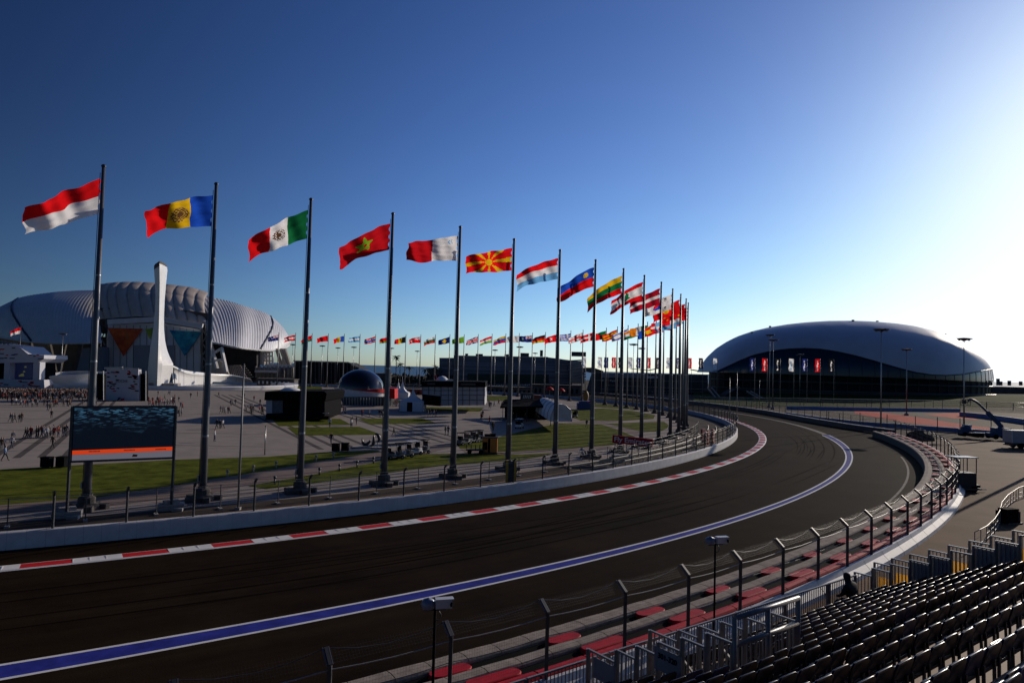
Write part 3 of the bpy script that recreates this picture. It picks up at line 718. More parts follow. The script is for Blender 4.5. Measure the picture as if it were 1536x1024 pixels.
def flag_mesh(design, L, H, slope, nu, nv, ph, amp=.34):
    P = []; mb = MB()
    for i in range(nu + 1):
        u = i / nu; row = []
        for j in range(nv + 1):
            v = j / nv
            slope_ = slope * 1.3 + .02; x = -u * L * (1 - .20 * slope); z = -v * H * (1 - .24 * u) - slope_ * L * (u ** 1.15) * .92 - .25 * math.sin(u * 5 + ph) * u
            y = amp * (.25 + u) * math.sin(u * 9.5 + ph + v * 1.7) + .12 * math.sin(u * 23 + v * 4 + ph * 2) * (.3 + u)
            z += .10 * math.sin(u * 15 + v * 5 + ph * 1.7) * u
            x += .06 * math.sin(v * 9 + ph) * u + .18 * u * (v - .5) * math.sin(ph)
            x -= .07 * math.sin(v * math.pi * 7) * max(0, 1 - u * 12) * -1
            row.append((x, y - u * .4, z))
        for j in range(nv + 1):
            x, y, z = row[j]; zz_ = z + slope_ * L * (-x / L) * .95; w_ = noise.noise(Vector((x * .55 + ph * 7, zz_ * 1.5, ph))); w2 = noise.noise(Vector((x * .9 + ph * 3, zz_ * 3.4 + x * .5, ph * 2)))
            row[j] = (x, y + (.26 * w_ + .11 * w2) * min(1, u * 3 + .15), z + .08 * w_ * u)
        P.append(row)
    used = []
    def mi(i, j):
        k = design((i + .5) / nu, (j + .5) / nv)
        if k not in used: used.append(k)
        return used.index(k)
    mb.grid(P, 0, True, mi)
    return mb, used
def make_flag(loc, design, label, L, H, slope, nu, nv, ph, group):
    mb, used = flag_mesh(design, L, H, slope, nu, nv, ph)
    o = mb.build('flag', [FMAT[k] for k in used], None, None, fix=False)
    o.location = loc; o.rotation_euler = (0, 0, math.sin(ph * 5.1) * .13)
    tag(o, label, 'flag', group)
    return o
def flagpole(loc, label, group, detail=True):
    root = empty('flagpole', loc, label, 'flagpole', group)
    mb = MB(); mb.tube([(0, 0, .3), (0, 0, 6), (0, 0, 12), (0, 0, HP)], [.31, .28, .24, .13], 14 if detail else 8); pole_ = mb.build('pole', POLE, root)
    mb = MB()
    mb.lathe([(1.0, 0), (1.0, .35), (.62, .5), (.62, .95), (.42, 1.05), (.40, 1.25)], 10, (0, 0, 0), smooth=False)
    if detail:
        for a in range(5):
            mb.box((1.15 * math.cos(a * 1.25 + .4), 1.15 * math.sin(a * 1.25 + .4), .2), (.75, .5, .4), a * 1.25)
    mb.build('base_block', DCONC, root)
    mb = MB(); mb.lathe([(.19, HP), (.19, HP + .1), (.08, HP + .2), (.01, HP + .22)], 8); mb.build('cap', DSTEEL, pole_)
    if detail:
        mb = MB(); mb.tube([(-.33, -.1, 1.3), (-.20, -.08, HP - .5)], .025, 5); hy_ = mb.build('halyard', DSTEEL, root); mb = MB(); mb.box((-.36, -.1, 1.9), (.12, .25, .5)); mb.build('cleat_box', STEEL, hy_)
        mb = MB()
        for z in (5.4, 11.6, 18.5):
            mb = MB(); mb.lathe([(.285 - (z - 5.4) * .0075, z), (.30 - (z - 5.4) * .0075, z + .1), (.285 - (z - 5.4) * .0075, z + .2)], 14); mb.build('joint_ring', STEEL, pole_)
    return root
for k in range(49):
    th = TH0 + DTH * k; near = k < 15
    if near:
        p = pol([162.1, 162.2, 162.6, 163.0, 163.2, 163.0, 163.2, 163.1, 163.1, 163.4, 163.6, 163.4, 163.6, 163.9, 164.1][k], [-57.56, -54.56, -51.61, -48.59, -45.56, -42.47, -39.35, -36.15, -32.97, -30.18, -27.1, -23.6, -20.52, -17.44, -14.49][k])
        des, dl, sl = NEAR[k]; ph = [0.4, 2.6, 1.4, 3.3, 5.0, 0.9, 1.9, 4.1, 2.2, 3.0, 0.7, 5.5, 1.1, 2.9, 4.4][k]
        flagpole(p, f'near grey flagpole flying the {dl} flag', 'flagpoles around the plaza')
        make_flag(p + Vector((-.28, 0, HP - .95)), des, f'large flag, {dl}, waving on a near flagpole', 5.55, 2.75 if k != 0 else 2.9, sl, 60 if k < 9 else 36, 36 if k < 9 else 20, ph, 'flags around the plaza')
    else:
        p = pol(RP, th)
        des, dl = FARD[k]; rr = random.Random(k)
        flagpole(p, f'distant flagpole flying the {dl} flag', 'flagpoles around the plaza', False)
        make_flag(p + Vector((-.2, 0, HP - .9)), des, f'small distant flag, {dl}, on the far ring of poles', 5.6, 3.0, rr.uniform(.12, .4), 26, 18, rr.uniform(0, 6), 'flags around the plaza')
p = D(27.5, 560, 352); p.z = 0
flagpole(p, 'lone flagpole behind the stage at the far left edge', 'flagpoles around the plaza', False)
make_flag(p + Vector((-.2, 0, HP - .9)), hs('red', 'white'), 'small red over white flag behind the stage at the far left', 5.2, 3.2, .35, 22, 14, 2.0, 'flags around the plaza')

# ------------------------------------------------------------------ upright banner flags on slim masts
def banner_flag(px, pytop, d, colname, lab, ph):
    top = D(px, pytop, d); base = Vector((top.x, top.y, 0)); H = top.z
    root = empty('banner_mast', base, lab, 'banner mast', 'banner masts near the ice arena')
    mb = MB(); mb.tube([(0, 0, 0), (0, 0, H)], [.14, .09], 6); mb.build('mast', GALV, root)
    mb = MB(); mb.bar((0, 0, H - .1), (-2.2, 0, H - .05), .07); mb.build('top_arm', GALV, root)
    mb = MB(); P = []
    for i in range(9):
        u = i / 8; P.append([(-.12 - u * 2.1 - .12 * math.sin(j * .9 + ph) * u, .22 * math.sin(j * .7 + u * 3 + ph), H - .15 - j * 5.6 / 14 + .1 * u) for j in range(15)])
    letters = {(c, r) for r in range(2, 13) for c in ((3, 4) if (r + int(ph)) % 3 else (4,))} if colname != 'white' else {(c, r) for r in range(3, 12) for c in ((3, 4) if (r + int(ph)) % 4 else ())}
    fg = 'white' if colname != 'white' else 'lblue'
    mb.grid(P, 0, True, lambda i, j: 1 if (i, j) in letters else 0); mb.build('banner', [FMAT[colname], FMAT[fg]], root, fix=False)
cyc = [('blue', 'blue'), ('red', 'red'), ('black', 'black'), ('white', 'white')]
for i, (px, c) in enumerate(((1132.4, 'navy'), (1151, 'red'), (1170.6, 'black'), (1191, 'white'), (1210.7, 'navy'), (1230.5, 'red'), (1251, 'black'))):
    banner_flag(px, 536.8 + i * .25, 300, c, f'{"blue" if c=="navy" else c} banner mast, {ORD[i+1]} from left of seven before the ice arena', i * 1.3)
for i, (px, c) in enumerate(((879, 'white'), (903, 'white'), (912.5, 'navy'), (924, 'red'), (934, 'black'), (948.5, 'white'), (961, 'navy'), (976, 'red'), (990.5, 'black'), (1006, 'white'), (1020.5, 'navy'), (1037.5, 'red'), (1054.5, 'black'), (1076, 'white'))):
    banner_flag(px, 535.5 + i * .12, 365, c, f'{"blue" if c=="navy" else c} banner mast, {ORD[i+1]} from left in the far row', i * 1.7)

# ------------------------------------------------------------------ light masts with disc heads
def light_mast(px, pytop, lab, H=22.2, base=None):
    hor = 553 + (px - 768) * .0267
    d = base or (H - 12) * F / (hor - pytop); top = D(px, pytop, d); p = Vector((top.x, top.y, 0)); H = top.z
    root = empty('light_mast', p, lab, 'light mast', 'light masts around the park')
    mb = MB(); mb.tube([(0, 0, 0), (0, 0, H * .5), (0, 0, H)], [.2, .15, .09], 8); mb.build('mast', STEEL, root)
    mb = MB(); mb.lathe([(.14, H - .75), (.5, H - .55), (1.75, H - .22), (1.8, H - .1), (1.0, H), (.01, H + .12)], 16); hd_ = mb.build('disc_head', DSTEEL, root)
    mb = MB(); mb.lathe([(.7, 0), (.7, .5), (.4, .8)], 8, smooth=False); mb.build('base_block', CONC, root)
    mb = MB()
    for a in range(6): mb.box((1.25 * math.cos(a), 1.25 * math.sin(a), H - .5), (.4, .3, .2), a)
    mb.build('lamp', GALV, hd_)
    return p
for px, py, lab in ((1322, 493, 'nearest disc headed light mast rising in front of the ice arena'), (1446, 507, 'disc headed light mast in front of the right end of the ice arena'), (1160, 509, 'disc headed light mast before the arched glass of the ice arena'),
                    (1155, 501.5, 'thin disc headed light mast just behind the arched glass mast'), (1360, 523, 'smaller disc headed light mast between the two tall ones at the arena'), (950.8, 515.5, 'wide disc headed light mast among the near flagpoles'), (962.5, 521.5, 'lower light mast beside the wide one among flagpoles'),
                    (94.6, 500, 'light mast in front of the left stadium shell'), (439.4, 516, 'light mast just right of the stadium shell'), (483.6, 518, 'light mast behind the plain red flag'), (507, 521, 'light mast over the dark grandstand'), (531, 520, 'light mast left of the sea view'),
                    (587, 521.5, 'light mast beside the fourth near flagpole'), (626, 526, 'light mast above the sea horizon'), (742.7, 524.3, 'light mast above the roof of the long arena'), (780, 519.5, 'light mast right of the sixth near flagpole'), (802.8, 529, 'low light mast on the skyline of the long arena'), (1200, 531, 'short mast behind the row of banners')):
    light_mast(px, py, lab, base={1322: 156, 1160: 246, 1155: 262, 1446: 166}.get(px))
# slim white poles standing close to the track wall
for px, yt, yb, lab in ((357, 545, 768, 'slim pale steel pole standing by the track wall left of centre'),):
    b_ = G(357, 764, .0); t_ = D(px + 2.5, yt, b_.y); root = empty('slim_pole', b_, lab, 'pole')
    mb = MB(); mb.tube([(0, 0, 0), (0, 0, (t_.z) * .55), (0, 0, t_.z)], [.1, .085, .055], 8); mb.build('pole', GALV, root)
    mb = MB(); mb.box((0, 0, .1), (.4, .4, .2)); mb.build('base_plate', CONC, root)
for i, (px, yt, yb) in enumerate(((397, 640, 682), (1094, 566, 640), (1105, 560, 637), (1139, 570, 612))):
    b_ = G(px, yb, 0); t_ = D(px, yt, b_.y); root = empty('slim_pole', b_, ('short thin pole on the plaza near the black pavilion', 'thin pole rising behind the fence at the apex', 'taller thin pole beside the apex of the bend', 'thin pole beyond the far end of the track')[i], 'pole')
    mb = MB(); mb.tube([(0, 0, 0), (0, 0, t_.z)], [.09, .06], 6); mb.build('pole', STEEL, root)
    mb = MB(); mb.lathe([(.07, t_.z), (.12, t_.z + .1), (.01, t_.z + .2)], 8); mb.build('cap', DSTEEL, root)
# ================================================================== BUILDINGS
def lerp_tab(tab, x):
    if x <= tab[0][0]: return tab[0][1]
    for (a, ya), (b, yb) in zip(tab, tab[1:]):
        if x <= b: return ya + (yb - ya) * (x - a) / (b - a)
    return tab[-1][1]
def smooth_tab(tab, n):
    """Catmull-Rom resample of a polyline of points"""
    P = [Vector(p) for p in tab]; out_ = []
    for i in range(n + 1):
        f = i / n * (len(P) - 1); k = min(int(f), len(P) - 2); t = f - k
        p0, p1, p2, p3 = P[max(0, k - 1)], P[k], P[k + 1], P[min(len(P) - 1, k + 2)]
        out_.append(.5 * ((2 * p1) + (p2 - p0) * t + (2 * p0 - 5 * p1 + 4 * p2 - p3) * t * t + (3 * p1 - p0 - 3 * p2 + p3) * t * t * t))
    return out_
# ---- stadium with two shells
SHELL = mat('stadium_shell_panels', (0.66, 0.65, 0.66), .38, spec=.5, var=.06, scale=.15)
CUSH = mat('stadium_cushion_roof', (0.52, 0.44, 0.38), .6, spec=.2, var=.1, scale=.1)
PWALL = mat('stadium_wall_panel', (0.62, 0.62, 0.64), .7, var=.06, scale=.2)
so = D(235, 582, 430); so.z = 0
st = empty('stadium', so, 'huge white stadium with two ribbed shell roofs and a brown cushion roof between', 'stadium')
def shell(name, top, bot, bulge, out_dir, nu=150, nv=26, ribs=26):
    T = smooth_tab([D(x, y, d) for x, y, d in top], nu); B = smooth_tab([D(x, y, d) for x, y, d in bot], nu)
    mb = MB(); P = []; C = []
    for i in range(nu + 1):
        row = []; n_ = Vector(out_dir).normalized()
        for j in range(nv + 1):
            v = j / nv; p = B[i].lerp(T[i], v)
            edge = min(1, 4 * i / nu, 4 * (nu - i) / nu) ** .5
            p = p + n_ * (bulge * math.sin(math.pi * v * .93) * edge)
            p = p + n_ * (.34 * abs(math.sin(math.pi * (i / nu + .10 * v) * ribs)))
            row.append(p)
        P.append(row)
    mb.grid(P, 0, True); o = mb.build(name, SHELL, st, so)
    # thin rim
    rb = MB(); rb.tube([P[i][0] for i in range(0, nu + 1, 3)], .7, 6); rb.build('shell_rim', PWALL, st, so)
    return P
PL = shell('shell_roof', [(150, 436.5, 488), (120, 438, 490), (80, 441.5, 492), (40, 447.5, 490), (20, 455, 486), (0, 467, 480), (-25, 484, 470), (-40, 500, 460)],
           [(152, 514, 402), (120, 515, 404), (85, 515, 410), (60, 514, 416), (30, 511, 426), (5, 507, 438), (-20, 502, 450), (-40, 501, 459)], 8, (-.35, -.65, .7), nu=300, ribs=58)
PRr = shell('shell_roof', [(296, 441, 492), (325, 449, 492), (345, 454, 491), (362, 459.5, 489), (380, 465, 496), (398, 471.5, 500), (414, 483, 504), (425, 495, 505), (432, 507, 505), (435, 516, 503)],
           [(314, 513, 398), (330, 516, 402), (345, 519.5, 406), (360, 522, 411), (376, 524, 424), (392, 525.5, 436), (406, 525.8, 450), (419, 524.5, 468), (429, 521, 486), (435, 517, 502)], 4, (.6, -.2, .8), nu=300, ribs=40)
for P_, idx, sl_ in ((PL, 146, 0), (PRr, 163, 18)):      # dark curved seam
    mb = MB(); mb.tube([P_[int(idx + 12 * math.sin(j / 26 * math.pi) + sl_ * j / 26)][j] + Vector((0, -.3, .2)) for j in range(27)], .6, 6); mb.build('dark_seam', DSTEEL, st, so)
# cushion roof
top = smooth_tab([D(x, y, d) for x, y, d in ((148, 428, 480), (165, 425.5, 482), (185, 424, 483), (212, 424, 484), (240, 426, 484), (265, 429, 483), (290, 432.5, 482), (314, 440, 480))], 110)
bot = smooth_tab([D(x, y, d) for x, y, d in ((152, 480, 432), (165, 479, 430), (185, 477.5, 428), (212, 476, 427), (240, 476.5, 426), (265, 480, 428), (290, 485, 430), (312, 489, 432))], 110)
mb = MB(); P = []
for i in range(111):
    row = []
    for j in range(41):
        v = j / 40; p = bot[i].lerp(top[i], v); p += Vector((0, -.75, .35)) * (9 * math.sin(math.pi * (.04 + .92 * v)))
        a = abs(math.sin(math.pi * i / 10)) ; b_ = abs(math.sin(math.pi * j / 40 * 3.6))
        p += Vector((0, -.8, .25)) * (1.9 * (a ** .4) * (.35 + .65 * b_ ** .4) * (1 - .7 * v ** 4))
        row.append(p)
    P.append(row)
mb.grid(P, 0, True); mb.build('cushion_roof', CUSH, st, so)
# entrance wall between the shells, with top beam, doors and three hanging triangle banners
def quad_px(pts, thick, name, m_, parent, o):
    mb = MB(); mb.slab([D(x, y, d) for x, y, d in pts], thick); return mb.build(name, m_, parent, o)
quad_px([(158, 582, 424), (300, 582, 424), (300, 494, 424), (240, 484, 424), (162, 486, 424)], (0, 4, 0), 'front_wall', PWALL, st, so)
mb = MB(); mb.bar(D(162, 483, 421), D(241, 478.5, 420), 1.6, 3.2); mb.bar(D(240, 478.5, 420), D(304, 489.5, 421), 1.6, 3.2); mb.build('roof_beam', PWALL, st, so)
quad_px([(150, 500, 434), (314, 506, 434), (314, 470, 434), (240, 460, 434), (150, 462, 434)], (0, 3, 0), 'clerestory', DCONC, st, so)
mb = MB()
for px in range(170, 300, 10): mb.bar(D(px, 581, 423.6), D(px, 488 + max(0, px - 240) * .12, 423.6), .25)
mb.build('panel_joints', mat('panel_joint', (0.22, 0.22, 0.25), .7), st, so)
for a, b_ in ((201, 224), (248, 262)):
    mb = MB(); mb.slab([D(a, 582, 423.2), D(b_, 582, 423.2), D(b_, 519, 423.2), D(a, 519, 423.2)], (0, .5, 0)); mb.bar(D(a - .5, 518.5, 423), D(b_ + .5, 518.5, 423), .6, .8); mb.build('tall_door', mat('stadium_door', (0.27, 0.27, 0.31), .6), st, so)
def tri_banner(pts, c1, c2, lab):
    P3 = [D(x, y, 422.6) for x, y in pts]; o = (P3[0] + P3[1] + P3[2]) / 3; root = empty('triangle_banner', o, lab, 'banner', 'triangle banners on the stadium front')
    mb = MB(); mb.slab(P3, (0, .25, 0)); mb.build('cloth', c1, root, o)
    a, b_, c = P3; mb = MB(); rg = random.Random(len(lab))
    for i in range(16):
        u = rg.uniform(.12, .8); v = rg.uniform(.1, .9 - u) if u < .75 else .1
        q_ = a + (b_ - a) * u + (c - a) * v + Vector((0, -.06 - .01 * i, 0)); s = rg.uniform(.7, 1.8)
        mb.add([q_, q_ + Vector((s, 0, .2)), q_ + Vector((s * .6, 0, s))], [(0, 1, 2)])
    mb.build('pattern', c2, root, o, fix=False)
tri_banner([(161, 491.5), (214, 493), (185, 534)], mat('banner_red', (0.62, 0.05, 0.012), .8, var=.25, scale=.25, col2=(0.62, .11, .02)), mat('banner_amber', (0.42, .13, .03), .8), 'red and orange triangle banner hanging on the white stadium front')
tri_banner([(217.5, 493), (229.5, 493), (225, 509)], mat('banner_green', (0.30, 0.42, 0.03), .8, var=.3, scale=.4), mat('banner_lime', (0.2, .34, .05), .8), 'small green triangle banner beside the white torch tower')
tri_banner([(254, 495), (303, 497.5), (277, 534)], mat('banner_blue', (0.02, 0.22, 0.50), .8, var=.4, scale=.25, col2=(.03, .36, .42)), mat('banner_teal', (0.03, .32, .36), .8), 'blue and teal triangle banner hanging on the white stadium front')
# dark undercroft, pylons, slanted legs, right concourse
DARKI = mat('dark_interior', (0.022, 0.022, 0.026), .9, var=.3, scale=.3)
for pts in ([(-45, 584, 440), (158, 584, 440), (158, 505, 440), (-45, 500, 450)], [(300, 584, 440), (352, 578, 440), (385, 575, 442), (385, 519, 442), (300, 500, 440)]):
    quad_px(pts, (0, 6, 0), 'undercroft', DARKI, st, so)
for x0, x1 in ((30, 20), (58, 46), (88, 74), (84, 98), (112, 122)):
    mb = MB(); mb.bar(D(x0, 582, 418), D(x1, 514, 420), 1.4, 1.8); mb.build('slanted_column', DCONC, st, so)
quad_px([(108, 582, 410), (152, 582, 410), (152, 520, 412), (124, 522, 412)], (0, 8, 0), 'pylon', mat('shaded_pylon', (0.16, .17, .20), .7, var=.1), st, so)  # cool dark tone holds the shade on this pylon
mb = MB()
for i in range(7): mb.bar(D(152 + (i % 2) * 6, 484 + i * 12, 426), D(158 - (i % 2) * 6, 496 + i * 12, 426), .5)
for x in (150.5, 159.5): mb.bar(D(x, 580, 426), D(x, 482, 426), .9)
mb.build('side_truss', DSTEEL, st, so)
mb = MB()
for i in range(7): mb.bar(D(303 + (i % 2) * 7, 494 + i * 10, 426), D(310 - (i % 2) * 7, 504 + i * 10, 426), .7)
for x in (303, 311): mb.bar(D(x, 575, 426), D(x - 2, 488, 426), 1.0)
mb.build('side_truss', GALV, st, so)
quad_px([(303, 580, 416), (345, 566, 408), (338, 545, 408), (322, 536, 410), (310, 545, 416)], (-3, 8, 0), 'pylon', mat('lit_pylon', (0.42, .38, .34), .7, var=.15, scale=.2), st, so)  # warm pale tone holds the sunlight on this concrete pylon
mb = MB(); mb.bar(D(312, 500, 408), D(326, 553, 402), 1.5); mb.bar(D(320, 530, 404), D(334, 521, 404), 1.3); mb.bar(D(332, 521, 404), D(340, 558, 402), 1.5); mb.bar(D(324, 540, 404), D(336, 538, 404), .9); mb.build('arch_leg', WHITE, st, so)
mb = MB()
for i in range(9): mb.bar(D(345 + i * 3.2, 567, 418), D(343 + i * 2.2, 548, 432), .55)
for i in range(6): mb.bar(D(345 + i, 550 + i * 3.2, 430 - i * 2), D(368 + i * 2.4, 549 + i * 3.2, 430 - i * 2), .4)
mb.build('stair_rails', CONC, st, so)
TANW = mat('tan_wall', (0.50, .42, .34), .8, var=.1, scale=.2)
mb = MB(); mb.slab([D(373, 547, 446), D(393, 546, 450), D(393, 527, 450), D(373, 526, 446)], (2, 10, 0)); mb.build('core_wall', TANW, st, so)
mb = MB(); mb.slab([D(376, 545, 445), D(383, 545, 446), D(383, 528, 446), D(376, 528, 445)], (0, .6, 0)); mb.build('window_band', GLASSD, st, so)
mb = MB()
for x in (395, 400, 404, 409): mb.bar(D(x, 548, 452), D(x, 527, 452), 1.0)
for y in (528, 534, 541): mb.bar(D(394, y, 452), D(410, y, 452), .8)
mb.build('concourse_frame', WHITE, st, so)
for x0, x1 in ((422, 415), (425, 426), (430, 421), (435, 427)):
    mb = MB(); mb.bar(D(x0, 548, 458), D(x1, 523, 460), 1.3, 1.8); mb.build('slanted_column', CONC, st, so)
mb = MB(); mb.slab([D(398, 550, 440), D(440, 550.5, 440), D(440, 547, 440), D(398, 546, 440)], (0, 10, 0)); mb.slab([D(382, 558.5, 436), D(415, 559, 436), D(415, 555, 436), D(382, 555, 436)], (0, 8, 0)); mb.build('concourse_deck', WHITE, st, so)
mb = MB()
for x in range(384, 440, 6): mb.bar(D(x, 566, 438), D(x, 549, 438), .9)
mb.slab([D(380, 566, 442), D(440, 567, 442), D(440, 551, 442), D(380, 551, 442)], (0, 3, 0)); mb.build('concourse_columns', CONC, st, so)

# ---- torch tower and its ring wall
TW = mat('torch_white', (0.70, .69, .68), .4, spec=.5, var=.05, scale=.3)
to = Vector((0, 0, 0)); to = D(238, 582, 303); to.z = 0
tt_ = empty('torch_tower', to, 'tall white swan necked torch tower standing in front of the stadium', 'torch tower')
LEFT = [(398, 231.5), (404, 231), (415, 231.8), (430, 233), (450, 233.2), (470, 232), (490, 230), (507, 228), (525, 225), (536, 223.5), (560, 221.5), (580, 220), (584, 220)]
RIGHT = [(398, 250), (404, 251.3), (412, 250.5), (427, 249), (450, 247), (474, 246), (495, 246.2), (510, 247.6), (524, 250.5), (533, 253.8), (540, 257.2), (545, 260), (549, 259.8), (558, 257.5), (570, 254.5), (580, 252), (584, 251.7)]
MID = [(398, 239), (430, 239.5), (470, 238.8), (510, 237.8), (545, 236.8), (584, 235.5)]
mb = MB(); P = []
for i in range(61):
    y = 584 - (584 - 398.5) * i / 60
    l, r, c = lerp_tab(LEFT, y), lerp_tab(RIGHT, y), lerp_tab(MID, y); wd = (r - l) * 303 / F
    zz = D(238, y, 303).z; pl, pr, pm = D(l, y, 303), D(r, y, 303), D(c, y, 303)
    ring = []
    dpt = min(3.2 * (pr.x - pm.x), 11)
    for f, ky in ((0, 1.2), (.55 * (c - l) / (r - l), -.5 * dpt), ((c - l) / (r - l), -dpt), ((c - l + .28 * (r - c)) / (r - l), -dpt * .80), ((c - l + .66 * (r - c)) / (r - l), -dpt * .36), (1.0, .8), (.985, 2.4), (.5, 4.2), (.35, 5.0), (.2, 4.0), (.02, 2.4)):
        q_ = D(l + (r - l) * f, y, 303 + ky); ring.append(Vector((q_.x, q_.y, max(zz, 0))))
    P.append(ring + [ring[0]])
mb.grid(P, 0, False); neck_ = mb.build('neck', TW, tt_, to)
mb = MB(); tp = P[-1][:-1]; c = sum(tp, Vector()) / len(tp)
mb.add([c + (p - c) * 1.03 + Vector((0, 0, -1.6)) for p in tp] + [c + (p - c) * 1.05 + Vector((0, 0, .1)) for p in tp] + [c + (p - c) * .9 + Vector((0, 0, .8)) for p in tp], [(i + a * 11, (i + 1) % 11 + a * 11, 11 + (i + 1) % 11 + a * 11, 11 + i + a * 11) for i in range(11) for a in (0, 1)] + [tuple(range(22, 33))]); mb.build('burner_rim', DCONC, neck_, to)
mb = MB(); mb.box(D(240, 583, 299) + Vector((2, 0, 1.1 - D(240, 583, 299).z)), (11, 6, 1.4)); mb.build('plinth', CONC, tt_, to)
rc = Vector((-160, 322, 0))
rg_ = empty('fountain_ring', rc, 'wide white ring wall sweeping from the torch tower around its dark basin', 'fountain')
def wing(sgn):
    mb = MB(); P = []
    pts = [D(256, 582, 306), D(275, 581, 324), D(300, 580, 345), D(320, 579, 362), D(345, 578, 376), D(375, 576, 384)] if sgn > 0 else [D(223, 582, 306), D(200, 581, 318), D(175, 580, 330), D(150, 579, 338), D(125, 579, 340), D(100, 578, 338), D(72, 577, 330)]
    hh = [9.5, 7.2, 6.0, 5.2, 4.6, 2.4] if sgn > 0 else [4.5, 4.8, 5.0, 5.0, 5.0, 4.8, 3.8]
    S = smooth_tab([Vector((p.x, p.y, h)) for p, h in zip(pts, hh)], 40)
    for s_ in S:
        lean = Vector((.5 * sgn, -1.2, 0))
        P.append([Vector((s_.x, s_.y, 0)) + Vector((0, 2.4, 0)), Vector((s_.x, s_.y, s_.z * .35)) + Vector((0, 1.6, 0)), Vector((s_.x, s_.y, s_.z * .7)) + Vector((0, .2, 0)), Vector((s_.x, s_.y, s_.z)) + lean, Vector((s_.x, s_.y, s_.z + .15)) + Vector((0, .8, 0)), Vector((s_.x, s_.y, s_.z * .5)) + Vector((0, 3.4, 0)), Vector((s_.x, s_.y, 0)) + Vector((0, 4, 0))])
    mb.grid(P, 0, True); mb.build('sweeping_wing', TW, rg_, rc)
wing(1); wing(-1)
mb = MB(); mb.lathe([(51, 0), (51.3, .6), (51.6, 1.5), (57.6, 1.7), (58.0, 1.2), (57.6, 0)], 120, rc, smooth=False, arc=(R_(-165), R_(62))); mb.build('rim_wall', TW, rg_, rc)
mb = MB(); mb.lathe([(.1, .06), (51, .06)], 90, rc, smooth=False); mb.build('basin', mat('basin_dark', (0.055, .055, .065), .3, var=.2, scale=.2), rg_, rc)
mb = MB(); b0 = D(78, 579, 262); b1 = D(140, 572, 268)
P = []
for i in range(21):
    u = i / 20; p = b0.lerp(b1, u); h = lerp_tab([(0, 4.6), (.1, 4.9), (.6, 5.4), (1, 6.2)], u); lo_z = lerp_tab([(0, 2.0), (.3, 1.2), (.6, 1.8), (1, 4.8)], u)
    P.append([Vector((p.x, p.y + 1, 0)), Vector((p.x, p.y + .6, lo_z)), Vector((p.x - .4, p.y - 1.5, h - .4)), Vector((p.x, p.y - 1.2, h)), Vector((p.x, p.y + 2, h)), Vector((p.x, p.y + 3, 0))])
mb.grid(P, 0, False); mb.build('curved_end_piece', TW, rg_, rc)

# ---- ice arena: egg shaped dome
DOME = mat('dome_panels', (0.52, 0.56, 0.68), .45, metal=.0, spec=.5, var=.08, scale=.08)
DGL = mat('dome_glass', (0.008, 0.028, 0.06), .15, spec=.5, var=.2, scale=.05)
dy0 = 440.0; ddo = D(1271, 590, dy0); ddo.z = 0
dm = empty('ice_arena', ddo, 'vast glossy blue grey egg shaped ice arena with an arched glass front', 'arena')
DTOP = [(1051, 557), (1054, 548), (1060, 538), (1068, 528), (1080, 517.5), (1095, 508.5), (1110, 501.5), (1130, 495), (1150, 490.5), (1175, 486.5), (1200, 484), (1230, 482.3), (1260, 482), (1290, 483), (1320, 485.3), (1345, 488.3), (1370, 493.3), (1392, 499.0), (1410, 506), (1428, 514), (1445, 523), (1460, 533), (1474, 544), (1484, 553), (1490, 560)]
DWAVE = [(1051, 557), (1062, 549.5), (1075, 541), (1090, 533), (1110, 527), (1130, 523.6), (1150, 522.6), (1170, 523.8), (1190, 527.5), (1215, 534.5), (1240, 543), (1265, 551.5), (1290, 558.5), (1315, 562.3), (1340, 563.2), (1370, 561.5), (1400, 558), (1430, 555), (1460, 554.3), (1480, 556.5), (1490, 560)]
DBOT = [(1051, 558), (1100, 559), (1300, 566), (1420, 571), (1470, 572), (1486, 568), (1490, 562)]
NX = 120; roofP = []; glassP = []; backP = []
for i in range(NX + 1):
    a = math.pi * i / NX; px = 1270.5 - 219.5 * math.cos(a)
    yt, yw, yb = lerp_tab(DTOP, px), lerp_tab(DWAVE, px), lerp_tab(DBOT, px)
    wdp = 62 * max(0, 1 - abs((px - 1265) / 226) ** 2.3) ** (1 / 2.1) if px < 1265 else 62 * max(0, 1 - ((px - 1265) / 225.5) ** 1.9) ** .66
    zt = D(px, yt, dy0).z; x0 = D(px, yt, dy0).x; zb = D(px, yb, dy0).z
    Hh = max(.05, zt - zb)
    # tilt: silhouette crest lies at mid depth
    def surf(t, wdp=wdp, zb=zb, Hh=Hh, px=px):
        y = dy0 - wdp * math.copysign(abs(math.cos(t)) ** .85, math.cos(t)); z = zb + Hh * max(0, math.sin(t)) ** .80
        xx = D(1269 + (px - 1270.5) * .955, 560, 440).x
        return Vector((xx, y, z))
    # angle on this section where the wave line is met, as seen from the front
    tw = 0
    if yw < yb - .2:
        lo_t, hi_t = 0.0, math.pi / 2
        for _ in range(30):
            mt = (lo_t + hi_t) / 2; s_ = surf(mt); pr = proj(s_)
            if pr[1] > yw: lo_t = mt
            else: hi_t = mt
        tw = lo_t
    glassP.append([surf(tw * j / 8) for j in range(9)])
    roofP.append([surf(tw + (math.pi - tw) * j / 40) for j in range(41)])
mb = MB(); mb.grid(roofP, 0, True); shell_ = mb.build('roof_shell', DOME, dm, ddo)
mb = MB(); mb.grid(glassP, 0, True); glass_ = mb.build('glass_front', DGL, dm, ddo)
mb = MB(); mb.tube([roofP[i][0] + Vector((0, -.3, .1)) for i in range(2, NX - 1, 2)], .35, 5); mb.build('roof_edge', DSTEEL, shell_, ddo)
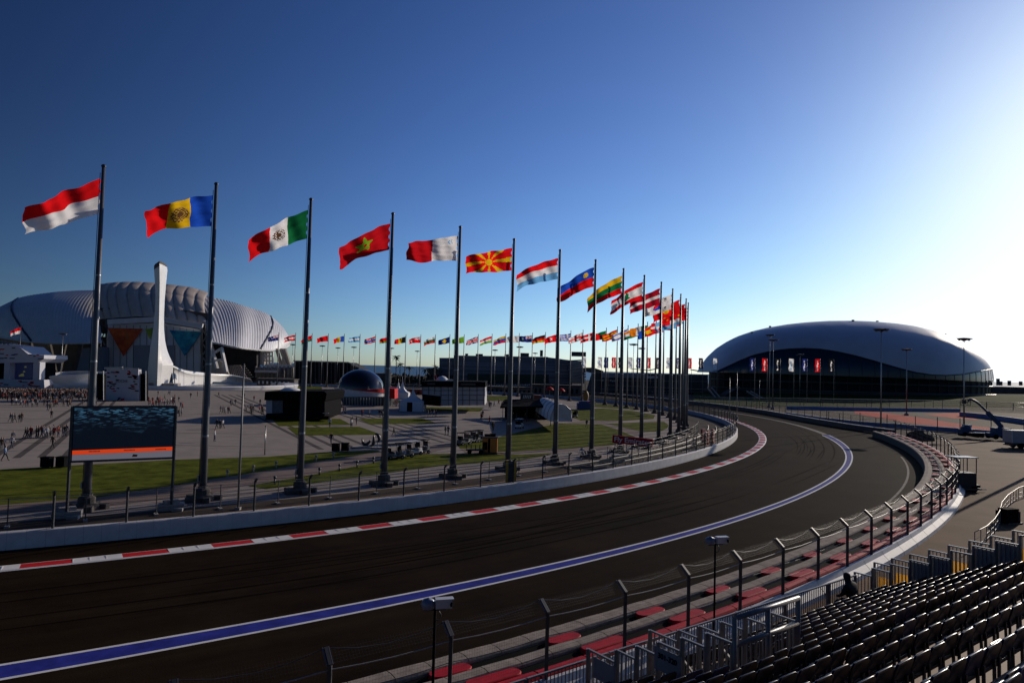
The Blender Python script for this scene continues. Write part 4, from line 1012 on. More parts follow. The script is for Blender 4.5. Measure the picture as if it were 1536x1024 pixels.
for i in range(6, NX - 4, 3):
    if (glassP[i][8] - glassP[i][0]).length > 1.0:
        mb = MB(); mb.tube([glassP[i][j_] + Vector((0, -.12, 0)) for j_ in range(9)], .10, 4, caps=False); mb.build('glazing_bar', DSTEEL, glass_, ddo)
mb = MB(); P = []
for i in range(NX + 1):
    a = math.pi * i / NX; px = 1262 - 199 * math.cos(a); wdp = 54 * max(0, math.sin(a)) ** .8
    P.append([Vector((D(px, 560, 440).x, dy0 - wdp, 2)), Vector((D(px, 560, 440).x, dy0 - wdp - .5, D(px, lerp_tab(DBOT, px), dy0).z + .8))])
mb.grid(P, 0, True); mb.build('base_glass', mat('base_dark_glass', (0.006, .012, .018), .5, spec=.12, var=.3, scale=.2), dm, ddo); base_ = COL.objects[-1]
for i in range(2, NX - 1, 3):
    mb = MB(); mb.bar(P[i][0] + Vector((0, -.3, 0)), P[i][1] + Vector((0, -.3, 0)), .3); mb.build('mullion', DSTEEL, base_, ddo)
mb = MB(); mb.tube([Vector((p[0].x, p[0].y - 1.0, 9.0)) for p in P[2:-2:2]], .5, 5); mb.tube([Vector((p[0].x, p[0].y - 4, 4.2)) for p in P[2:-2:2]], .4, 5); mb.build('balcony_rail', mat('teal_rail', (0.05, .075, .08), .5), dm, ddo)
mb = MB(); P2 = [[Vector((p[0].x, p[0].y - 5, 0)), Vector((p[0].x, p[0].y - 4, 4.6)), Vector((p[0].x, p[0].y + 2, 4.8))] for p in P]; mb.grid(P2, 0, False); mb.build('podium', mat('podium_dark', (0.028, .034, .032), .8, var=.25, scale=.1), dm, ddo)
rr = random.Random(3); mb = MB()
for i in range(9): 
    q_ = roofP[30 + i * 9][15 + (i * 3) % 9]; mb.box(q_ + Vector((0, 0, .4)), (1.2, 1, .9))
mb.build('roof_hatch', DSTEEL, dm, ddo)

# ---- long arena with diagonal striped front
ARENA = bpy.data.materials.new('striped_arena'); ARENA.use_nodes = True
n = ARENA.node_tree; b = n.nodes['Principled BSDF']; tc = n.nodes.new('ShaderNodeTexCoord'); wv = n.nodes.new('ShaderNodeTexNoise'); mp = n.nodes.new('ShaderNodeMapping')
mp.inputs['Rotation'].default_value = (0, R_(14), 0); mp.inputs['Scale'].default_value = (.012, .05, .75); wv.inputs['Scale'].default_value = 1.0; wv.inputs['Detail'].default_value = 3
rp = n.nodes.new('ShaderNodeValToRGB'); rp.color_ramp.elements[0].position = .38; rp.color_ramp.elements[1].position = .62
rp.color_ramp.elements[0].color = (.06, .08, .125, 1); rp.color_ramp.elements[1].color = (.17, .21, .29, 1)  # both stripe tones lightened to stand in for distance haze
n.links.new(tc.outputs['Object'], mp.inputs[0]); n.links.new(mp.outputs[0], wv.inputs[0]); n.links.new(wv.outputs[0], rp.inputs[0]); n.links.new(rp.outputs[0], b.inputs[0]); b.inputs['Roughness'].default_value = .45
ao = D(760, 575, 480); ao.z = 0
ar = empty('long_arena', ao, 'long dark blue arena with diagonal striped front and flat roof', 'arena')
quad_px([(681, 580, 478), (822, 580, 478), (822, 535.5, 478), (681, 533.2, 478)], (0, 60, 0), 'main_block', ARENA, ar, ao)
quad_px([(659, 580, 482), (682, 580, 482), (682, 536.5, 482), (659, 536.5, 482)], (0, 50, 0), 'side_block', ARENA, ar, ao)
quad_px([(822, 580, 478), (858, 580, 484), (858, 540.5, 484), (822, 535.6, 478)], (0, 40, 0), 'end_block', ARENA, ar, ao)
mb = MB()
for i in range(8): mb.bar(D(852 + i * .5, 541 + i * 4.4, 474 - i), D(878, 539.5 + i * 3.6, 476 - i), 3.5, .7)
mb.slab([D(856, 575, 480), D(877, 575, 480), D(877, 541, 480), D(856, 541, 480)], (0, 30, 0)); mb.build('curved_louvres', mat('arena_louvre', (.22, .25, .30), .4, metal=.4), ar, ao)
quad_px([(701, 573, 470), (823, 574, 470), (823, 561.5, 470), (701, 560.5, 470)], (0, 4, 0), 'green_hoarding', mat('dark_green_hoarding', (0.010, .045, .028), .7, var=.4, scale=.15), ar, ao)
mb = MB()
for x, wd, h in ((719, 5, .9), (760, 3, .8), (787, 6, 1.2), (812, 2, 2.2), (868, 10, 1.6), (700, 2, 1.0)): mb.box(D(x, 534.5, 482) + Vector((0, 0, h)), (wd, 3, h * 2))
mb.build('roof_plant', DSTEEL, ar, ao)
mb = MB(); mb.bar(D(681, 533.4, 477.6), D(822, 535.7, 477.6), .4, .6); mb.build('roof_edge', STEEL, ar, ao)
mb = MB()
for i in range(26): mb.bar(D(728 + i * 2.6, 577.5 - (i % 2) * .6, 455), D(729.5 + i * 2.6, 577.5 - (i % 2) * .6, 455), 1.2, .8)
mb.build('white_awnings', WHITE, ar, ao)

# ---- black temporary grandstand seen from behind
go = D(490, 575, 425); go.z = 0
gs = empty('grandstand', go, 'dark rear of a scaffold grandstand with ribbed black drapes behind the dome pavilion', 'grandstand')
mb = MB(); mb.slab([D(441, 577, 425), D(547, 577, 425), D(542, 554, 425), D(523, 543.5, 425), D(441, 541, 425)], (0, 22, 0)); mb.build('drape', mat('black_drape', (0.012, .011, .013), .9, var=.4, scale=.3), gs, go)
mb = MB()
for i in range(17):
    x = 443 + i * 6; yt = 541.5 if x < 520 else 541.5 + (x - 520) * .5
    mb.bar(D(x, 577, 424.4), D(x, yt + 1, 424.4), .5 if i % 2 else .9)
mb.build('scaffold_posts', mat('scaffold', (0.06, .055, .06), .6), gs, go)
mb = MB(); mb.bar(D(440, 540.8, 424), D(523, 543.3, 424), .8, .6); mb.bar(D(523, 543.3, 424), D(544, 554, 424), .6, .5); mb.build('top_rail', STEEL, gs, go)
# ---- grandstand and pit building in the right middle distance
po = D(980, 600, 405); po.z = 0
pb_ = empty('pit_grandstand', po, 'low dark grandstand with pale horizontal rails behind the far flagpoles', 'grandstand')
DKB = mat('dark_stand', (0.055, .058, .066), .8, var=.35, scale=.12)  # grey lifted in place of haze over the far buildings
mb = MB(); mb.slab([D(880, 602, 405), D(1062, 606, 405), D(1062, 562, 405), D(893, 558.5, 405)], (0, 18, 0)); mb.build('stand_body', DKB, pb_, po)
mb = MB(); mb.slab([D(903, 566, 402), D(973, 567, 402), D(973, 559.8, 402), D(903, 559, 402)], (0, 3, 0)); mb.build('glass_gallery', mat('pale_gallery', (.16, .21, .28), .3, var=.2, scale=.2), pb_, po)
mb = MB(); mb.slab([D(971, 567.5, 401), D(987, 567.5, 401), D(987, 564, 401), D(971, 564, 401)], (0, 2, 0)); mb.build('white_box', WHITE, pb_, po)
for (x0, y0, x1, y1, wd) in ((912, 577.5, 1060, 583.8, .35), (893, 570, 1060, 572, .3), (895, 591, 1058, 597, .25), (900, 583.5, 1058, 588, .2)):
    mb = MB(); mb.bar(D(x0, y0, 401), D(x1, y1, 401), wd); mb.build('rail', CONC, pb_, po)
mb = MB()
for i in range(24):
    x = 895 + i * 7; mb.bar(D(x, 600, 400.5), D(x, 567, 400.5), .25)
mb.build('stand_posts', DSTEEL, pb_, po)
mb = MB()
for i, (x, y) in enumerate(((903, 570), (907, 569.5), (918, 571), (921, 570.5), (915, 570))): mb.slab([D(x, y + 1.4, 400), D(x + 2.4, y + .8, 400), D(x + 2.2, y - .6, 400), D(x + .2, y, 400)], (0, .4, 0))
mb.build('white_panels', WHITE, pb_, po)
mb = MB(); mb.slab([D(878, 557, 470), D(905, 562, 470), D(905, 556, 470), D(890, 551, 470), D(879, 551, 470)], (0, 8, 0)); mb.slab([D(948, 553, 470), D(975, 556, 470), D(975, 555, 470), D(948, 552.3, 470)], (0, 8, 0)); mb.slab([D(975, 555.6, 470), D(990, 552.5, 470), D(990, 551.8, 470), D(975, 554.8, 470)], (0, 8, 0)); mb.slab([D(1040, 555, 470), D(1052, 557, 470), D(1052, 556, 470), D(1040, 554, 470)], (0, 8, 0)); mb.build('roof_blades', DSTEEL, pb_, po)
# small white stair flights by the arena
for i, (a, b_, lab) in enumerate((((1061, 581), (1075, 598), 'narrow pale stair flight at the left of the dark mound'), ((1120, 586.5), (1146, 602), 'pale stair flight running down the right of the dark mound'), ((1187, 600.5), (1198, 606.5), 'short white topped ramp below the banner masts'))):
    p0, p1 = D(*a, 345), D(*b_, 335); o = Vector((p1.x, p1.y, 0)); root = empty('stair_flight', o, lab, 'stairs')
    mb = MB(); mb.bar(p0, p1, .5, .5); mb.bar(p0 + Vector((2.4, 1, 0)), p1 + Vector((2.4, 1, 0)), .5, .5); mb.build('stair_rail', CONC if i < 2 else WHITE, root, o)
    mb = MB()
    for k in range(9):
        c = p0.lerp(p1, k / 8) + Vector((1.2, .5, -.9)); mb.box(c, (2.2, 1.6, .5))
    mb.build('steps', DCONC if i < 2 else ORANGE, root, o)
mo = D(1108, 603, 352); mo.z = 0
mb = MB(); mb.slab([D(1076, 605, 352), D(1140, 605, 352), D(1124, 588, 352), D(1105, 583, 352), D(1092, 590, 352)], (0, 10, 0)); o = mb.build('mound_shelter', mat('black_cover', (.012, .012, .012), .9, var=.3), None, mo); tag(o, 'black wedge shaped shelter between two pale stair flights', 'shelter')
# low terminal at the far right horizon
ro = D(1510, 585, 520); ro.z = 0
rt_ = empty('low_building', ro, 'low dark building on the horizon right of the ice arena', 'building')
mb = MB(); mb.slab([D(1478, 597, 500), D(1620, 600, 500), D(1620, 583, 500), D(1495, 579.5, 500), (D(1478, 582, 500))], (0, 14, 0)); mb.build('wall', DKB, rt_, ro)
mb = MB()
for x, h in ((1497, 10), (1501, 6), (1514, 7), (1531, 6)): mb.box(D(x, 578, 500) + Vector((0, 0, h / 4)), (1.6, 1.6, h / 2))
mb.build('roof_vents', DSTEEL, rt_, ro)
mb = MB(); mb.slab([D(1478, 599, 496), D(1620, 603, 496), D(1620, 600.5, 496), D(1478, 597, 496)], (0, 2, 0)); mb.build('pale_kerb', CONC, rt_, ro)
# ================================================================== PLAZA: PAVILIONS, TENTS, STAGE, SCREEN
# big video screen on two legs
A, B = G(100, 777, 0), G(257, 765, 0); B = G(257, 765.5, 0)
zt, zb = D(100, 609.5, A.y).z, D(103, 692, A.y).z
ex = (B - A).normalized(); nn = Vector((ex.y, -ex.x, 0)); W_ = (B - A).length
scr = empty('video_screen', (A + B) / 2, 'large video screen on two steel legs between the first two flagpoles', 'video screen')
oo = (A + B) / 2
def sp_(u, z, off=0): return A + ex * (u * W_) + Vector((0, 0, z)) + nn * off
for u in (0.0, 1.0):
    mb = MB(); mb.bar(sp_(u, 0, .0), sp_(u, zt, .0), .16, .16); mb.bar(sp_(u, 0.2, -1.5), sp_(u, zt * .6, -.12), .09); mb.build('leg', DSTEEL, scr, oo)
    mb = MB(); mb.box(sp_(u, .25, -.4), (1.9, 1.0, .5), .4); mb.box(sp_(u, .6, -.5), (1.1, .7, .3), .7); mb.box(sp_(u + .06, .12, .3), (.8, .5, .24), .2); mb.build('ballast', CONC, scr, oo)
mb = MB(); mb.slab([sp_(0, zb, .1), sp_(1, zb, .1), sp_(1, zt, .1), sp_(0, zt, .1)], nn * -.55); mb.build('housing', BLACK, scr, oo)
mb = MB()
for u0, z0_, u1, z1_ in ((0, zb, 1, zb), (0, zt, 1, zt), (0, zb, 0, zt), (1, zb, 1, zt)): mb.bar(sp_(u0, z0_, .14), sp_(u1, z1_, .14), .14)
mb.build('frame', DSTEEL, scr, oo)
SCRM = bpy.data.materials.new('screen_picture'); SCRM.use_nodes = True; n = SCRM.node_tree; b = n.nodes['Principled BSDF']
uv = n.nodes.new('ShaderNodeUVMap'); mp = n.nodes.new('ShaderNodeMapping'); mp.inputs['Scale'].default_value = (11, 24, 1); mp.inputs['Rotation'].default_value = (0, 0, .3)
vo = n.nodes.new('ShaderNodeTexVoronoi'); vo.distance = 'CHEBYCHEV'; vo.inputs['Scale'].default_value = 1.9; vo.inputs['Randomness'].default_value = .75
sx = n.nodes.new('ShaderNodeSeparateXYZ'); n.links.new(uv.outputs[0], sx.inputs[0]); n.links.new(uv.outputs[0], mp.inputs[0]); n.links.new(mp.outputs[0], vo.inputs[0])
r1 = n.nodes.new('ShaderNodeValToRGB'); r1.color_ramp.elements[0].position = .62; r1.color_ramp.elements[1].position = 1.0
r1.color_ramp.elements[0].color = (.002, .004, .009, 1); r1.color_ramp.elements[1].color = (.045, .14, .24, 1); vs_ = n.nodes.new('ShaderNodeSeparateColor'); n.links.new(vo.outputs['Color'], vs_.inputs[0]); n.links.new(vs_.outputs[0], r1.inputs[0])
n2 = n.nodes.new('ShaderNodeTexNoise'); n2.inputs['Scale'].default_value = 3.5; n.links.new(uv.outputs[0], n2.inputs[0])
ad = n.nodes.new('ShaderNodeMath'); ad.operation = 'MULTIPLY_ADD'; ad.inputs[1].default_value = 1.3; ad.inputs[2].default_value = -1.05; n.links.new(sx.outputs[1], ad.inputs[0])
ad2 = n.nodes.new('ShaderNodeMath'); ad2.operation = 'ADD'; ad2.use_clamp = True; n.links.new(ad.outputs[0], ad2.inputs[0]); n.links.new(n2.outputs[0], ad2.inputs[1])
mul = n.nodes.new('ShaderNodeMix'); mul.data_type = 'RGBA'; n.links.new(ad2.outputs[0], mul.inputs['Factor']); mul.inputs['A'].default_value = (.0015, .003, .007, 1); n.links.new(r1.outputs[0], mul.inputs['B'])
b.inputs['Base Color'].default_value = (.01, .01, .01, 1); b.inputs['Roughness'].default_value = .5; n.links.new(mul.outputs['Result'], b.inputs['Emission Color']); b.inputs['Emission Strength'].default_value = 1.0
hZ = zt - zb
mb = MB(); V4 = [sp_(.02, zb + .22 * hZ, .125), sp_(.98, zb + .22 * hZ, .125), sp_(.98, zt - .1, .125), sp_(.02, zt - .1, .125)]; mb.add(V4, [(0, 1, 2, 3)]); mb.uv = [(0, 0), (1, 0), (1, 1), (0, 1)]; pic_ = mb.build('picture', SCRM, scr, oo, fix=False)
mb = MB(); mb.add([sp_(.02, zb + .125 * hZ, .125), sp_(.98, zb + .145 * hZ, .125), sp_(.98, zb + .22 * hZ - .003, .125), sp_(.02, zb + .205 * hZ, .125)], [(0, 1, 2, 3)]); mb.build('orange_band', emit('screen_orange', (.75, .06, .010), .7), pic_, oo, fix=False)
mb = MB(); mb.add([sp_(.02, zb + .02 * hZ, .125), sp_(.98, zb + .02 * hZ, .125), sp_(.98, zb + .143 * hZ, .125), sp_(.02, zb + .122 * hZ, .125)], [(0, 1, 2, 3)]); mb.build('grey_band', emit('screen_grey', (.28, .27, .34), .4), pic_, oo, fix=False)
mb = MB()
rg = random.Random(5)
for c in (.22, .55, .86):
    for i in range(9): mb.add([sp_(c - .05 + i * .012, zb + .165 * hZ, .13), sp_(c - .043 + i * .012, zb + .165 * hZ, .13), sp_(c - .043 + i * .012, zb + .19 * hZ, .13), sp_(c - .05 + i * .012, zb + .19 * hZ, .13)], [(0, 1, 2, 3)])
mb.add([sp_(.58, zb + .05 * hZ, .13), sp_(.63, zb + .05 * hZ, .13), sp_(.635, zb + .09 * hZ, .13), sp_(.59, zb + .1 * hZ, .13)], [(0, 1, 2, 3)])
mb.build('screen_lettering', emit('screen_dark', (.03, .01, .01), .3), pic_, oo, fix=False)

# tall white display panel with dashes, plinth and two black speaker towers
d0 = 196.0; po = D(183, 605, d0); po.z = 0
pn = empty('display_panel', po, 'tall white display panel with dark and red dashes and racing lettering', 'display panel')
PANEL = mat('panel_white', (0.46, .47, .53), .6, var=.05)
mb = MB(); mb.slab([D(158, 607, d0), D(207, 607, d0), D(207.5, 554, d0), D(160, 553, d0)], (0, 1.6, 0)); mb.build('board', PANEL, pn, po)
mb = MB(); mb2 = MB(); rg = random.Random(2)
for i in range(46):
    x = rg.choice([rg.uniform(160, 176), rg.uniform(190, 203)]); y = rg.uniform(556, 590); L = rg.uniform(2, 6)
    dk_ = rg.random() < .7; mb = MB(); mb.slab([D(x, y, d0 - .1), D(x + L, y + .4, d0 - .1), D(x + L + .6, y - 1.0, d0 - .1), D(x + .6, y - 1.4, d0 - .1)], (0, .08, 0)); mb.build('dark_dash' if dk_ else 'red_dash', BLACK if dk_ else RED, pn, po)
tm = Matrix.Translation(D(182, 571.5, d0 - .15) - po) @ Matrix.Rotation(R_(90), 4, 'X')
text_mesh('lettering', 'SOCHI', 1.15, tm, mat('grey_print', (.16, .16, .18), .6), pn, bold=.01)
tm = Matrix.Translation(D(176.5, 599, d0 - .15) - po) @ Matrix.Rotation(R_(90), 4, 'X')
text_mesh('lettering', 'F', 1.5, tm, BLACK, pn, shear=.5, bold=.05)
mb = MB()
for k, (x0, x1) in enumerate(((180.5, 182.2), (182.8, 185))): mb.slab([D(x0, 601 - k * .6, d0 - .15), D(x1, 601 - k * .6, d0 - .15), D(x1 + 1.8, 597, d0 - .15), D(x0 + 1.8, 597, d0 - .15)], (0, .06, 0))
mb.build('red_stroke_mark', RED, pn, po)
mb = MB(); mb.bar(D(157, 552, d0), D(184, 551.2, d0), .5, .5); mb.bar(D(184, 551.2, d0), D(208, 553, d0), .3, .3); mb.build('lamp_truss', STEEL, pn, po)
for x0, x1, lab in ((144, 156, 'black loudspeaker tower left of the white display panel'), (209.5, 219.5, 'black loudspeaker tower right of the white display panel')):
    o = D((x0 + x1) / 2, 600, d0 + 1); o.z = 0; root = empty('speaker_tower', o, lab, 'speaker tower')
    mb = MB(); mb.slab([D(x0 + 1, 602, d0 + 1), D(x1 - 1, 602, d0 + 1), D(x1 - 1, 561, d0 + 1), D(x0 + 1, 560, d0 + 1)], (0, 1.4, 0)); mb.build('scrim', BLACK, root, o)
    mb = MB()
    for i in range(6): mb.slab([D(x0 + 2, 600 - i * 6.4, d0 + .8), D(x1 - 2, 600 - i * 6.4, d0 + .8), D(x1 - 2, 595 - i * 6.4, d0 + .8), D(x0 + 2, 595 - i * 6.4, d0 + .8)], (0, .3, 0))
    mb.build('cabinet', RUBBER, root, o)
    mb = MB(); mb.bar(D(x0 + 1, 601, d0 + .9), D(x0 + 1, 557, d0 + .9), .2); mb.bar(D(x1 - 1, 601, d0 + .9), D(x1 - 1, 556, d0 + .9), .2); mb.build('truss', STEEL, root, o)

# stage at the left edge
d0 = 262.0; po = D(20, 585, d0); po.z = 0
sg = empty('stage', po, 'white concert stage with red and dark dashes at the left edge of the plaza', 'stage')
mb = MB(); mb.slab([D(-60, 545, d0), D(57, 543.5, d0), D(66, 538, d0), D(66, 532.5, d0), D(42, 531, d0), D(28, 519, d0), D(0, 516, d0), D(-60, 512, d0)], (0, 14, 0)); mb.build('canopy', PANEL, sg, po)
mb = MB(); mb.slab([D(-60, 590, d0), D(67, 584, d0), D(66, 569.5, d0), D(-60, 568, d0)], (0, 12, 0)); mb.build('stage_front', PANEL, sg, po)
for x0, x1 in ((5.5, 13.5), (49, 59)):
    mb = MB(); mb.slab([D(x0, 569, d0 + .2), D(x1, 569, d0 + .2), D(x1 + 1, 543, d0 + .2), D(x0 + 1, 544, d0 + .2)], (0, 3, 0)); mb.build('portal_column', PANEL, sg, po)
mb = MB(); mb.slab([D(-60, 569, d0 + 6), D(68, 569, d0 + 6), D(68, 541, d0 + 6), D(-60, 543, d0 + 6)], (0, 6, 0)); mb.build('backdrop', BLACK, sg, po)
mb = MB(); mb.slab([D(14, 568, d0 + 4), D(48.5, 568, d0 + 4), D(48.5, 545, d0 + 4), D(14, 545, d0 + 4)], (0, .8, 0)); mb.build('stage_screen', emit('stage_screen_mat', (.008, .012, .05), .35), sg, po)
mb = MB()
for (x, y, s) in ((33, 562, 2.2), (38, 550, 1.3), (36, 557, 1.2), (30, 563, 1.4)): mb.slab([D(x - s * 1.4, y + s, d0 + 3.8), D(x + s * 1.4, y + s, d0 + 3.8), D(x + s, y - s, d0 + 3.8), D(x - s, y - s * .6, d0 + 3.8)], (0, .1, 0))
mb.build('screen_image', emit('stage_image_mat', (.12, .14, .06), .35), sg, po)
mb = MB(); mb2 = MB(); rg = random.Random(8)
for i in range(60):
    if i < 40: x, y = rg.uniform(-50, 60), rg.uniform(522, 544)
    else: x, y = rg.uniform(-50, 62), rg.uniform(571, 583)
    if y < 532 and x > 20: continue
    L = rg.uniform(3, 8)
    dk_ = rg.random() < .6; mb = MB(); mb.slab([D(x, y, d0 - .1), D(x + L, y, d0 - .1), D(x + L + 1, y - 1.5, d0 - .1), D(x + 1, y - 1.5, d0 - .1)], (0, .08, 0)); mb.build('dark_dash' if dk_ else 'red_dash', mat('navy_print', (.02, .02, .05), .6) if dk_ else RED, sg, po)
mb = MB()
for i in range(9): mb.bar(D(-30 + i * 6, 516, d0), D(-24 + i * 6, 508 + i * .9, d0 + 2), .8, .3)
mb.bar(D(-40, 505, d0 + 2), D(26, 516, d0 + 2), .5); mb.build('roof_truss', GALV, sg, po)

# black hospitality block beside the lawn
def extruded(name, pts, d, depth, m_, parent, o):
    mb = MB(); mb.slab([D(x, y, d) for x, y in pts], (0, depth, 0)); return mb.build(name, m_, parent, o)
d0 = 146.0; po = D(443, 628, d0); po.z = 0
bk = empty('black_pavilion', po, 'black hospitality pavilion with a pale left side standing on the plaza', 'pavilion')
extruded('body', [(399, 629, ), (487, 627.5), (487, 601), (399, 600)], d0, 14, BLACK, bk, po)
extruded('roof', [(396.5, 600, ), (488, 601), (490, 590), (486, 586.5), (397.5, 587)], d0 - 1, 16, RUBBER, bk, po)
extruded('pale_panel', [(399, 620), (408, 619.5), (408, 599), (399, 598.5)], d0 - .3, .25, PANEL, bk, po)
extruded('grey_wall', [(408, 620), (424, 619), (424, 599.5), (408, 599)], d0 - .2, .15, mat('grey_wall_panel', (.10, .11, .14), .7, var=.2), bk, po)
extruded('plinth', [(398, 631), (493, 629), (493, 624.5), (484, 624), (484, 627), (398, 628)], d0 - 2, 2, RUBBER, bk, po)
mb = MB(); mb.lathe([(2.4, 0), (2.2, .5), (1.4, .9), (.01, 1.1)], 14, D(436, 588, d0 + 5)); mb.build('roof_dome', TENT, bk, po)
extruded('rail', [(484, 620), (493, 620), (493, 619), (484, 619)], d0 - 2, .2, STEEL, bk, po)

# dome pavilion with red swoosh
d0 = 205.0; po = D(545, 612, d0); po.z = 0
dp = empty('dome_pavilion', po, 'pavilion with a dark glass dome over a white hull with a red swoosh', 'pavilion')
c = D(541, 583, d0 + 8); mb = MB(); rad = 34 * (d0 + 8) / F
mb.lathe([(rad * math.cos(a), rad * .86 * math.sin(a)) for a in [R_(x) for x in range(0, 91, 6)]], 40, (c.x, c.y, c.z)); mb.build('glass_dome', mat('dome_dark_glass', (.010, .012, .020), .18, spec=.7), dp, po)
mb = MB()
P = []
for i in range(31):
    a = R_(-180 + 180 * i / 30); r_ = rad * 1.02
    P.append([Vector((c.x + r_ * 1.1 * math.cos(a), c.y + r_ * .95 * math.sin(a), c.z + .25)), Vector((c.x + r_ * 1.08 * math.cos(a), c.y + r_ * .93 * math.sin(a), c.z - 1.2)), Vector((c.x + r_ * math.cos(a), c.y + r_ * .9 * math.sin(a), c.z - 3.2))])
mb.grid(P, 0, True); mb.build('white_hull', TENT, dp, po)
mb = MB(); Q = []
for i in range(31):
    a = R_(-178 + 178 * i / 30); r_ = rad * 1.04; u = i / 30; tk = .12 + 1.7 * max(0, u - .35)
    Q.append([Vector((c.x + r_ * 1.1 * math.cos(a), c.y + r_ * .97 * math.sin(a), c.z + .25 - .9 * math.sin(math.pi * min(1, u * 1.3)) * .4)), Vector((c.x + r_ * 1.1 * math.cos(a), c.y + r_ * .97 * math.sin(a), c.z + .1 - tk))])
mb.grid(Q, 0, True); mb.build('red_swoosh', RED, dp, po)
extruded('red_block', [(580, 597), (592, 598), (592, 583), (580, 582)], d0 - 2, 6, RED, dp, po)
mb = MB()
for i in range(18): mb.bar(D(511 + i * 4.3, 613, d0 - 1), D(511 + i * 4.3, 596, d0 - 1), .18)
mb.build('glazing_posts', STEEL, dp, po)
extruded('ground_glazing', [(511, 613), (586, 613), (586, 595), (511, 595)], d0 + 1, 10, mat('shop_glass', (.05, .06, .07), .25, spec=.6, var=.4, scale=.4), dp, po)
extruded('white_panel', [(567, 582), (574, 583), (572, 574), (568, 570)], d0 - 1.5, .3, TENT, dp, po)  # small white slab at the dome's right side

# marquee tents
def marquee(px, py, d, wd, wallh, peak, lab, door=True):
    o = D(px, py, d); o.z = 0; root = empty('marquee_tent', o, lab, 'tent', 'white peaked tents'); h = wd / 2
    mb = MB(); P = []
    for a in range(5):
        ang = R_(45 + 90 * a); P.append([Vector((h * 1.414 * f * math.cos(ang), h * 1.414 * f * math.sin(ang), wallh + (peak - wallh) * zz)) for f, zz in ((1.03, 0), (.62, .11), (.34, .28), (.17, .50), (.07, .76), (.02, 1.0))])
    # subdivide sides so that the roof stays square in plan
    mb.grid(P, 0, False); mb.build('roof', TENT, root)
    mb = MB(); mb.prism([(-h, -h), (h, -h), (h, h), (-h, h)], 0, wallh); mb.build('wall', TENT, root)
    mb = MB()
    for x in (-h, h):
        for y in (-h, h): mb.bar((x, y, 0), (x, y, wallh), .14)
    mb.tube([(0, 0, peak - .1), (0, 0, peak + .8)], .05, 5); mb.build('frame', STEEL, root)
    if door:
        mb = MB(); mb.box((-.4, -h - .02, 1.2), (1.4, .06, 2.4)); mb.build('doorway', BLACK, root)
    return root
marquee(619, 617.5, 186, 6.3, 2.7, 6.3, 'white peaked tent with a dark doorway in front of the white gridded pavilion')
marquee(603, 597, 248, 5.0, 2.4, 7.2, 'white peaked tent standing farther back behind the nearest tent', False)
marquee(597, 594, 262, 4.5, 2.2, 6.2, 'smaller peaked tent left behind the farther white tent', False)

# white gridded pavilion
d0 = 185.0; po = D(690, 607, d0); po.z = 0
gp = empty('gridded_pavilion', po, 'white pavilion faced with square panels under a black fascia', 'pavilion')
extruded('body', [(633, 605), (661, 608.5), (727, 607.5), (727, 580), (661, 580), (633, 577)], d0, 16, mat('pavilion_panel', (.42, .43, .47), .6, var=.06, scale=.4), gp, po)
extruded('fascia', [(632, 580), (661, 580.3), (728, 580.6), (728, 572.5), (661, 571.5), (632, 571.5)], d0 - .6, 17, BLACK, gp, po)
extruded('open_front', [(633.5, 607), (660.5, 609), (660.5, 594), (633.5, 591)], d0 - .3, .3, RUBBER, gp, po)
mb = MB()
for x in (661.5, 672.5, 683.5, 694, 704.5, 715.5, 726): mb.bar(D(x, 608, d0 - .1), D(x, 580, d0 - .1), .12)
for y in (585.5, 592.5, 600): mb.bar(D(661, y, d0 - .12), D(727, y, d0 - .12), .12)
for x in (634, 643, 652): mb.bar(D(x, 591.5, d0 - .1), D(x, 578, d0 - .1), .12)
mb.bar(D(633, 584.5, d0 - .12), D(661, 586, d0 - .12), .12); mb.build('panel_joints', DSTEEL, gp, po)
mb = MB()
for i in range(15): mb.slab([D(691 + i * 1.5, 577.6, d0 - .75), D(692 + i * 1.5, 577.6, d0 - .75), D(692 + i * 1.5, 574.6, d0 - .75), D(691 + i * 1.5, 574.6, d0 - .75)], (0, .05, 0))
for i in range(8): mb.slab([D(641 + i * 1.5, 576.8, d0 - .75), D(642 + i * 1.5, 576.8, d0 - .75), D(642 + i * 1.5, 574.2, d0 - .75), D(641 + i * 1.5, 574.2, d0 - .75)], (0, .05, 0))
mb.build('fascia_lettering', mat('dim_letters', (.10, .10, .11), .6), gp, po)
mb = MB(); cc = D(663, 572, d0 + 6); mb.lathe([(1.9, 0), (1.7, .6), (1.0, 1.3), (.01, 1.6)], 14, cc); mb.box(cc + Vector((2.6, 0, .3)), (2, 1.5, .6)); mb.build('roof_unit', TENT, gp, po)
mb = MB(); mb.bar(D(653, 572, d0 + 4), D(653, 563, d0 + 4), .12); mb.slab([D(652, 568, d0 + 4), D(655, 569, d0 + 4), D(655, 563, d0 + 4), D(652, 563, d0 + 4)], (0, .1, 0)); mb.build('red_pennant', RED, gp, po)

